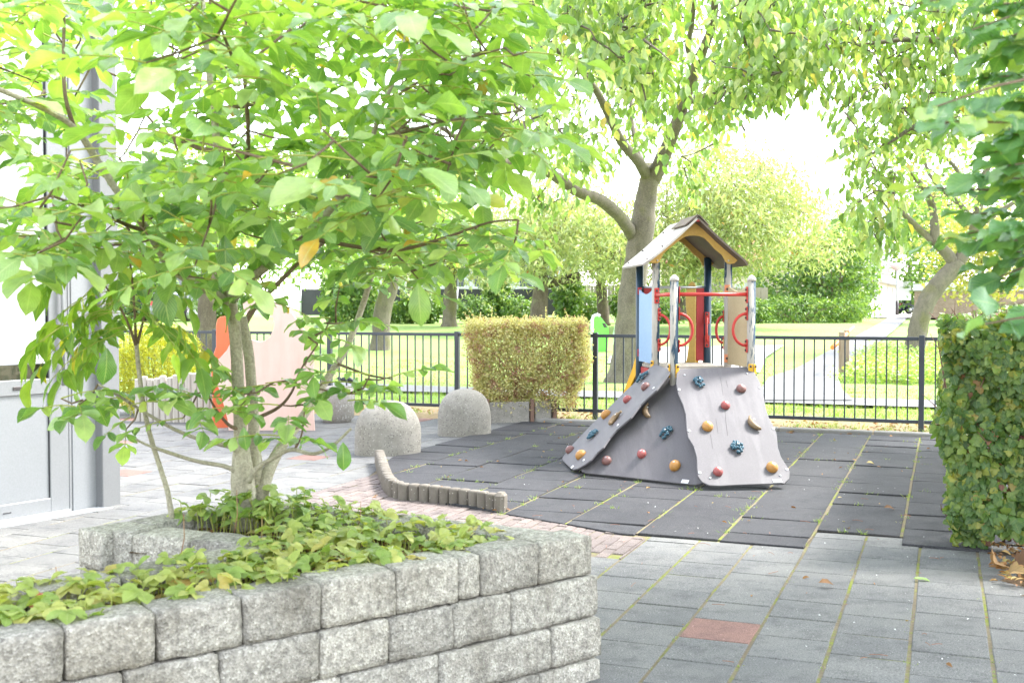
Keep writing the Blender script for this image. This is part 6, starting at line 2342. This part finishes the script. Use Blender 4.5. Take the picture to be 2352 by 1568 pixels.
shr = .80 + .20 * np.clip(zz_ * 1.7, 0, 1)                  # narrows towards the foot
P = np.stack([cxs + u3[:, 0] * hwid * shr, 13.75 + u3[:, 1] * .46 * (.75 + .25 * shr), .17 + zz_ * (zt0 - .17)], 1)
P += rng.normal(size=P.shape) * .034
lm = np.sin(P[:, 0] * 9) * np.cos(P[:, 2] * 8 + 1) * .05
P[:, 1] -= lm; P[:, 0] += lm * .6
keep = ~((zz_ < .22) & (np.abs(u3[:, 0] + .35) > .62) & (rng.random(n) < .6))
P = P[keep]; n = len(P)
D = unit(rng.normal(size=(n, 3)) + np.array([0, -.3, .4]))
mass('foliage', TINY, P, frames(D, unit(rng.normal(size=(n, 3)) + np.array([0, -.5, .6]))), rng.uniform(.024, .042, n), M_LEAF10, sq, kind='stuff')
mb = MB()
for k in range(420):
    x, y, z = random.uniform(-.9, .9), random.uniform(-.95, .8), random.uniform(.05, .95)
    q = Vector((cxs + x * hwid * (.7 + .3 * z), 13.75 + y * .44, .15 + z * (zt0 - .2)))
    e = q + Vector((random.gauss(0, .08), random.gauss(-.02, .06), random.uniform(.02, .16)))
    mb.tube([q, q.lerp(e, .5) + Vector((random.gauss(0, .015), 0, 0)), e], [.0035, .003, .0015], 4, caps=False)
for k in range(9):
    e = Vector((cxs + random.uniform(-.8, .8) * hwid, 13.75 + random.uniform(-.3, .3), .9))
    mb.tube([Vector((PBc.x + random.uniform(-.1, .1), 13.75, .15)), Vector((cxs + (e.x - cxs) * .4, 13.75, .5)), e], [.018, .012, .006], 5)
mb.build('twigs', M_BROWNTW, sq, kind='stuff')
mb = MB(); rowsT, rowsD, rowsS = [], [], []
for x, y, l in ((1095, 742, .22), (1105, 735, .3), (1130, 740, .2), (1170, 742, .12), (1255, 738, .2), (1265, 742, .15), (1310, 738, .2), (1078, 760, .16), (1340, 742, .12), (1230, 742, .1), (1085, 752, .2)):
    q = AT(x + random.uniform(-3, 3), y + 6, 13.6 + random.uniform(-.2, .2))
    dirn = Vector((-.9 if x < 1130 else random.uniform(-.3, .3), 0, .9)).normalized()
    e = q + dirn * l
    mb.tube([q, e], [.003, .001], 4, caps=False)
    for k in range(22):
        rowsT.append(np.array(q.lerp(e, k / 21))); rowsD.append(unit(np.array(dirn) * .8 + rng.normal(size=3) * .7)); rowsS.append(random.uniform(.02, .032))
mb.build('new_shoots', M_STALK, sq, kind='stuff')
mass('shoot_leaves', TINY, np.array(rowsT), frames(np.array(rowsD), unit(rng.normal(size=(len(rowsT), 3)))), np.array(rowsS), M_LEAF10, sq, kind='stuff')

# ================================================================== currant hedge at the right
LOBE = [(0, 0), (.12, -.06), (.30, -.02), (.42, .14), (.34, .24), (.46, .34), (.50, .50), (.38, .56), (.30, .58), (.28, .74), (.14, .90), (0, 1.0), (-.14, .90), (-.28, .74), (-.30, .58), (-.38, .56), (-.50, .50), (-.46, .34), (-.34, .24), (-.42, .14), (-.30, -.02), (-.12, -.06)]
CURR = [leaf_fan(LOBE, .5, k, .25) for k in range(3)] + [leaf_fan(LOBE, -.4, 9, .5)]
hc = G(2158, 1262)
hs0, ht0 = toST(hc)
HTOP = 1.31
hd = empty('currant_hedge', ST(hs0 + .6, ht0 + 1.5), 'clipped currant hedge with yellowing lobed leaves beside the paving', 'hedge')
n = 15000
fc = rng.random(n)
uu, vv, ww = rng.random(n), rng.random(n), rng.random(n) ** 2.2
s_a = np.where(fc < .55, uu * 1.3, np.where(fc < .75, ww * .22, uu * 1.3))
t_a = np.where(fc < .55, ww * .25, vv * 5.2)
z_a = np.where(fc < .55, vv * HTOP, np.where(fc < .75, uu * HTOP, HTOP - ww * .22))
lump = .045 * np.sin(s_a * 11 + z_a * 7) + .04 * np.cos(z_a * 13 + s_a * 5)
t_a = t_a + np.where(fc < .55, lump, 0) + .06 * (z_a / HTOP)
s_a = s_a + lump * .6 + .05 * (1 - z_a / HTOP) * np.where(fc < .75, 1, 0)
zcut = np.where(s_a > .25, .12, .03)
z_a = np.maximum(z_a, zcut + .1 * rng.random(n)) + np.where(fc >= .75, lump, 0)
P = np.stack([(hs0 + s_a) * GC + (ht0 + t_a) * GS, -(hs0 + s_a) * GS + (ht0 + t_a) * GC, z_a], 1)
outd = np.where((fc < .55)[:, None], np.array([[-GS * .9, -GC * .9, .35]]), np.where((fc < .75)[:, None], np.array([[-GC, GS, .3]]), np.array([[0, -.15, 1.0]])))
Nn = unit(outd + rng.normal(size=(n, 3)) * .38)
D = unit(np.cross(Nn, rng.normal(size=(n, 3))) + np.array([0, 0, -.8]) * (fc < .75)[:, None] + np.array([-.1, -.3, 0]))
keep = P[:, 1] < 14
leaves(hd, CURR, P[keep], frames(D[keep], Nn[keep]), rng.uniform(.034, .062, n)[keep], M_LEAF8, n_single=300, cell=10)
mb = MB()
for k in range(260):
    s1, t1 = random.random() * 1.3, random.random() * (.3 if k < 170 else 3.0)
    z1 = random.uniform(.1, HTOP)
    q = ST(hs0 + s1, ht0 + t1 + .04, z1)
    e = q + Vector((random.gauss(0, .06), random.gauss(0, .05), random.uniform(.04, .18)))
    mb.tube([q, q.lerp(e, .5) + Vector((random.gauss(0, .012), 0, 0)), e], [.004, .003, .0018], 5, caps=False)
for k in range(60):
    s1, t1 = random.random() * 1.2, random.random() * 1.5
    q = ST(hs0 + s1, ht0 + t1, HTOP - .05); e = q + Vector((random.gauss(0, .03), random.gauss(0, .03), random.uniform(.06, .13)))
    mb.tube([q, e], [.003, .0022], 5)
for k in range(18):
    s1 = .1 + 1.15 * random.random(); t1 = .25 + random.random() * 1.5
    q = ST(hs0 + s1, ht0 + t1, -.03); e = ST(hs0 + s1 + random.gauss(0, .1), ht0 + t1 - .1, HTOP * .9)
    mb.tube([q, q.lerp(e, .5) + Vector((random.gauss(0, .03), 0, 0)), e], [.011, .008, .004], 6)
mb.build('stems', M_BROWNTW, hd, kind='stuff')

# ================================================================== strawberries and weeds in the bed
def serr(n=13):
    pts = []
    for i in range(n + 1):
        u = i / n
        w = .40 * math.sin(min(1, u / .62) * math.pi / 2) ** .75 if u < .62 else .40 * math.cos((u - .62) / .38 * math.pi / 2) ** .6
        tooth = 1.0 if i % 2 else .80
        pts.append((max(.015, w * tooth), u))
    return pts


def strawberry_template(seed):
    r = random.Random(seed)
    e = serr()
    V, F, UV = [], [], []
    for ang, sc in ((0, 1.0), (1.15, .95), (-1.15, .95)):
        b = len(V)
        c, s = math.cos(ang), math.sin(ang)
        cup = r.uniform(.12, .35); dr = r.uniform(.1, .4); lift = r.uniform(.0, .2)
        for sg in (0, 1, -1):
            for i, (w, u) in enumerate(e):
                x, y = w * sg * sc, u * sc
                z = cup * abs(x) * 1.4 - dr * y * y + lift * y + (.02 * math.sin(i * 2.4) if sg else 0)
                V.append((x * c - y * s, x * s + y * c, z)); UV.append((.5 + .5 * sg, u))
        m = len(e)
        for i in range(m - 1):
            F.append((b + i, b + m + i, b + m + i + 1, b + i + 1))
            F.append((b + i, b + i + 1, b + 2 * m + i + 1, b + 2 * m + i))
    return np.array(V), F, np.array(UV)


STRAW = [strawberry_template(k) for k in range(4)]
bedpoly = [(p.x, p.y) for p in soil_pts]
T, D, Nn, S, stalk_ends = [], [], [], [], []


def on_wall(x, y):
    """distance to the outer walls, to let leaves spill over the coping only a little"""
    return in_poly(x, y, bedpoly)


tries = 0
while len(T) < 820 and tries < 30000:
    tries += 1
    x, y = random.uniform(-2.0, .3), random.uniform(2.3, 4.95)
    if not in_poly(x, y, bedpoly): continue
    if (Vector((x, y, 0)) - PL_C).dot(inward_of(PL_C, PL_D, IN)) < .30 and x > PL_C.x - .2 and y > 3.75 and (Vector((x, y, 0)) - PL_C).dot((PL_D - PL_C).normalized()) < (PL_D - PL_C).length: continue
    tall = math.exp(-((x + 1.08) ** 2 + (y - 4.5) ** 2) / .12)
    edge = (PL_A - Vector((x, y, 0))).length < .34
    if edge and random.random() < .8: continue
    h = random.uniform(.02, .085) + .10 * tall * random.random()
    a = random.uniform(0, 6.28)
    T.append((x, y, .47 + h)); stalk_ends.append((x + random.gauss(0, .02), y + random.gauss(0, .02)))
    D.append(unit([math.cos(a), math.sin(a), random.uniform(-.25, .35)]))
    Nn.append(unit([random.gauss(0, .35), random.gauss(-.12, .35), 1]))
    S.append(random.uniform(.034, .062))
T = np.array(T)
straw = empty('strawberry_patch', (-.7, 4.2, .45), kind='stuff')
n = len(T)
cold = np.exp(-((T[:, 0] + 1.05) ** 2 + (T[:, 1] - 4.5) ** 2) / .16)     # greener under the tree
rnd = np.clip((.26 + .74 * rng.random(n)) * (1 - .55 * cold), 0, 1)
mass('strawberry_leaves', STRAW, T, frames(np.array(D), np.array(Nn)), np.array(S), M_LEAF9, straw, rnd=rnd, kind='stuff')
mb = MB()
for p, q in zip(T, stalk_ends):
    mb.tube([(q[0], q[1], .45), ((p[0] + q[0]) / 2, (p[1] + q[1]) / 2, p[2] * .6 + .18), tuple(p)], .0016, 4, caps=False)
mb.build('strawberry_stalks', M_STALK, straw, kind='stuff')
# bare red runners
mb = MB()
for x, y, yt in ((412, 1290, 1180), (590, 1270, 1185), (815, 1230, 1150), (120, 1370, 1300), (535, 1240, 1125)):
    b = G(x, y, .47); t_ = AT(x + random.uniform(-8, 14), yt, b.y)
    mb.tube([b, b.lerp(t_, .5) + Vector((.01, 0, 0)), t_], [.0022, .0018, .0012], 5)
M_REDST = surf('red_stalk', (.20, .10, .05), (.30, .17, .08), 10, .6, 60, .05)
mb.build('runners', M_REDST, straw, kind='stuff')
# litter in the bed
m_ = 520
P = []
while len(P) < m_:
    x, y = random.uniform(-2, .3), random.uniform(2.4, 4.9)
    if in_poly(x, y, bedpoly): P.append((x, y, .468 + random.uniform(0, .012)))
mass('dry_leaves', SMALLW, np.array(P), frames(unit(rng.normal(size=(m_, 3)) * np.array([1, 1, .2])), unit(rng.normal(size=(m_, 3)) * .4 + np.array([0, 0, 1]))), rng.uniform(.02, .06, m_), M_DEAD, straw, kind='stuff')


# ================================================================== grass and weeds
def tufts(name, pts, n_per, h, w, spread, mat, lean=.5, **props):
    T, D, S = [], [], []
    for p in pts:
        for k in range(random.randint(*n_per)):
            a = random.uniform(0, 6.28); q = random.random() ** .5 * spread
            T.append((p[0] + q * math.cos(a), p[1] + q * math.sin(a), p[2]))
            D.append(unit([random.gauss(0, lean), random.gauss(0, lean), 1]))
            hh = random.uniform(*h)
            S.append((w, hh, hh))
    T = np.array(T); D = np.array(D)
    mass(name, BLADE, T, frames(D, unit(rng.normal(size=(len(T), 3)) * np.array([1, 1, .1]))), np.array(S), mat, None, kind='stuff', **props)


# tufts in the joints of the rubber floor and paving
pts = []
for k in range(330):
    i = random.randint(-8, 5)
    s_ = L0 + i * .5; t_ = random.uniform(6.6, 12.4)
    if s_ > 2.4 or (s_ < -4.6) or (i > 0 and t_ < 7.0): continue
    if random.random() < .35:
        s_ += random.uniform(0, .5); t_ = 6.5 + .25 * (i % 2) + .5 * round((t_ - 6.5) / .5)
    if t_ < 7.1 - (s_ + 3.7) * .33 and s_ < -1.9: continue
    if s_ < -3.7 and (t_ - 7.12) < -(s_ + 3.72) * 2.3: continue
    p = ST(s_ + random.gauss(0, .006), t_, .008)
    if (p.x - 1.5) ** 2 / .9 + (p.y - 9.4) ** 2 / .7 < 1: continue
    pts.append(p)
tufts('joint_grass', pts, (5, 16), (.012, .04), .0035, .035, M_GRASS, .8)
pts = [ST(L0 + i * .304 + random.gauss(0, .004), random.uniform(3.6, 7), -.004) for i in range(-3, 8) for _ in range(10)]
tufts('moss_sprigs', pts, (3, 8), (.004, .014), .004, .03, M_GRASS, .9)
# rough grass and weeds by the fence foot
pts = [ST(random.uniform(-9, 4.5), random.uniform(13.0, 13.45), -.01) for _ in range(330)]
tufts('fence_weeds', pts, (4, 12), (.03, .12), .006, .06, M_GRASS, .6)
pts = [ST(random.uniform(-9, 7), random.uniform(14.2, 16.0), -.01) for _ in range(1500)]
tufts('verge_grass', pts, (6, 12), (.03, .10), .008, .10, M_GRASS, .6)
# tall weeds round the barrier
pts = []
while len(pts) < 900:
    x, y = random.uniform(1880, 2180), random.uniform(800, 880)
    if x < 1925 - (y - 880) * .8: continue
    p = GT(x, y); p.z -= .02
    pts.append(p)
tufts('tall_weeds', pts, (6, 12), (.06, .26), .014, .12, M_GRASS, .5)
T, D, S = [], [], []
for p in pts[::2]:
    for k in range(7):
        T.append((p.x + random.gauss(0, .14), p.y + random.gauss(0, .14), p.z + random.uniform(.02, .26))); a = random.uniform(0, 6.28)
        D.append(unit([math.cos(a), math.sin(a), random.uniform(-.3, .5)])); S.append(random.uniform(.05, .10))
T = np.array(T)
mass('broad_weeds', ROUND, T, frames(np.array(D), unit(rng.normal(size=(len(T), 3)) * .4 + np.array([0, -.3, 1]))), np.array(S), M_LEAF9, None, rnd=rng.random(len(T)) * .7, kind='stuff')
# lawn blades farther out
pts = []
while len(pts) < 3500:
    s_, t_ = random.uniform(-12, 8), 17.4 + 9 * random.random() ** 1.4
    p = ST(s_, t_)
    p.z = terrain(p.y) - .02
    pts.append(p)
tufts('lawn_grass', pts, (5, 9), (.02, .06), .012, .14, M_GRASS, .6)

# ================================================================== fallen leaves and bits
def scatter(name, pts, tpl, size, mat, flat=.25):
    n = len(pts)
    P = np.array([tuple(p) for p in pts])
    mass(name, tpl, P, frames(unit(rng.normal(size=(n, 3)) * np.array([1, 1, .15])), unit(rng.normal(size=(n, 3)) * flat + np.array([0, 0, 1]))), rng.uniform(size[0], size[1], n), mat, None, kind='stuff')


pts = [ST(random.uniform(-4.5, 4.2), random.gauss(12.75, .2), .0 + random.uniform(.0, .02)) for _ in range(420)]
pts += [ST(random.uniform(-9, 4.5), random.uniform(13.1, 14.6), -.01) for _ in range(1200)]
scatter('leaf_litter', pts, SMALLW, (.03, .085), M_DEAD, .5)
pts = [ST(random.uniform(-4.2, 2.2), random.uniform(6.7, 12.3), .02) for _ in range(140)] + [ST(random.uniform(-1.2, 1.7), random.uniform(3.4, 6.9), .006) for _ in range(26)]
scatter('leaf_scraps', pts, SMALLW, (.012, .045), M_DEAD, .3)
M_PETAL = surf('white_petal', (.62, .62, .60), (.75, .75, .72), 10, .7, 60, .02)
pts = [ST(random.gauss(1.0, .75), random.uniform(3.3, 7.2), .005) for _ in range(420)] + [ST(random.uniform(-3.5, 2), random.uniform(6.6, 12), .019) for _ in range(160)]
scatter('petal_scraps', [p for p in pts if toST(p)[0] < 1.75], TINY, (.004, .014), M_PETAL, .35)
M_NEEDLE = surf('red_brown_twiglet', (.22, .08, .04), (.34, .14, .08), 10, .8, 60, .05)
mb = MB()
for k in range(120):
    s_, t_ = random.uniform(-3, 1.7), random.uniform(3.5, 8.5)
    z = .006 if t_ < 6.5 else .020
    p = ST(s_, t_, z); a = random.uniform(0, 6.28); l = random.uniform(.02, .09)
    e = p + Vector((math.cos(a) * l, math.sin(a) * l, .002))
    mb.tube([p, p.lerp(e, .5) + Vector((random.gauss(0, .004), random.gauss(0, .004), .003)), e], .0011, 4, caps=False)
mb.build('twiglets', M_NEEDLE, kind='stuff')
# dead leaves and soil heaped at the hedge foot
soil = MB()
V, F = [], []
sa = hs0 + .26
for i in range(25):
    for j in range(25):
        s_ = sa + 1.6 * i / 24; t_ = ht0 - .95 + 1.25 * j / 24
        V.append(ST(s_, t_, .022 * min(1, j / 9) * min(1, i / 5) - .008 + .028 * mnoise.noise(Vector((s_ * 6, t_ * 6, 1)))))
for i in range(24):
    for j in range(24):
        F.append((i * 25 + j, (i + 1) * 25 + j, (i + 1) * 25 + j + 1, i * 25 + j + 1))
soil.add(V, F, True).build('hedge_soil', M_SOIL, kind='structure')
pts = [ST(sa + random.uniform(.0, 1.4), ht0 - .9 + 1.1 * random.random(), .03 + random.uniform(0, .025)) for _ in range(650)]
scatter('hedge_litter', pts, SMALLW, (.02, .07), M_DEAD, .6)
MAPLE = [leaf_fan([(x * 1.1, y) for x, y in LOBE], .8, 21, .9)]
for x, y, s, lab in ((2285, 1283, .12, 'large curled brown dead leaf under the hedge'), (2335, 1278, .11, 'yellow-brown dead leaf lying at the hedge foot by the picture edge'), (2318, 1300, .09, 'crumpled dead leaf lying on the litter below the hedge')):
    p = G(x, y + 14, .05)
    me = leaf_mesh('dead_leaf', MAPLE[0], M_DEADB)
    R_ = frames(np.array([unit([random.uniform(-1, 1), -.4, .25])]), np.array([unit([.2, -.75, .7])]))[0]
    o = link_copy('dead_leaf', me, p, None, Matrix([list(R_[r] * s) for r in range(3)]).to_4x4(), label=lab, cat='leaf', group='dead leaves at the hedge foot')
p = G(2098, 1328, .012)
me = leaf_mesh('fallen_leaf', WALNUT[0], M_LEAF9)
R_ = frames(np.array([[.98, -.1, .03]]), np.array([[0.1, -.1, 1.0]]))[0]
link_copy('fallen_leaf', me, p, None, Matrix([list(R_[r] * .085) for r in range(3)]).to_4x4(), label='pale green leaf lying alone on the grey paving', cat='leaf')
for x, y, lab in ((1990, 1062, 'curled pale dead leaf on the rubber floor near the fence'), (1940 + 90, 1165, 'pale dead leaf on the rubber floor left of the hedge'), (1880, 1337, 'small brown dead leaf on the paving below the rubber floor')):
    p = G(x, y, .03)
    me = leaf_mesh('fallen_leaf', SMALLW[0], M_DEAD)
    R_ = frames(np.array([[.95, .2, .05]]), np.array([[0.1, -.35, 1.0]]))[0]
    link_copy('fallen_leaf', me, p, None, Matrix([list(R_[r] * .09) for r in range(3)]).to_4x4(), label=lab, cat='leaf', group='single leaves on the floor')
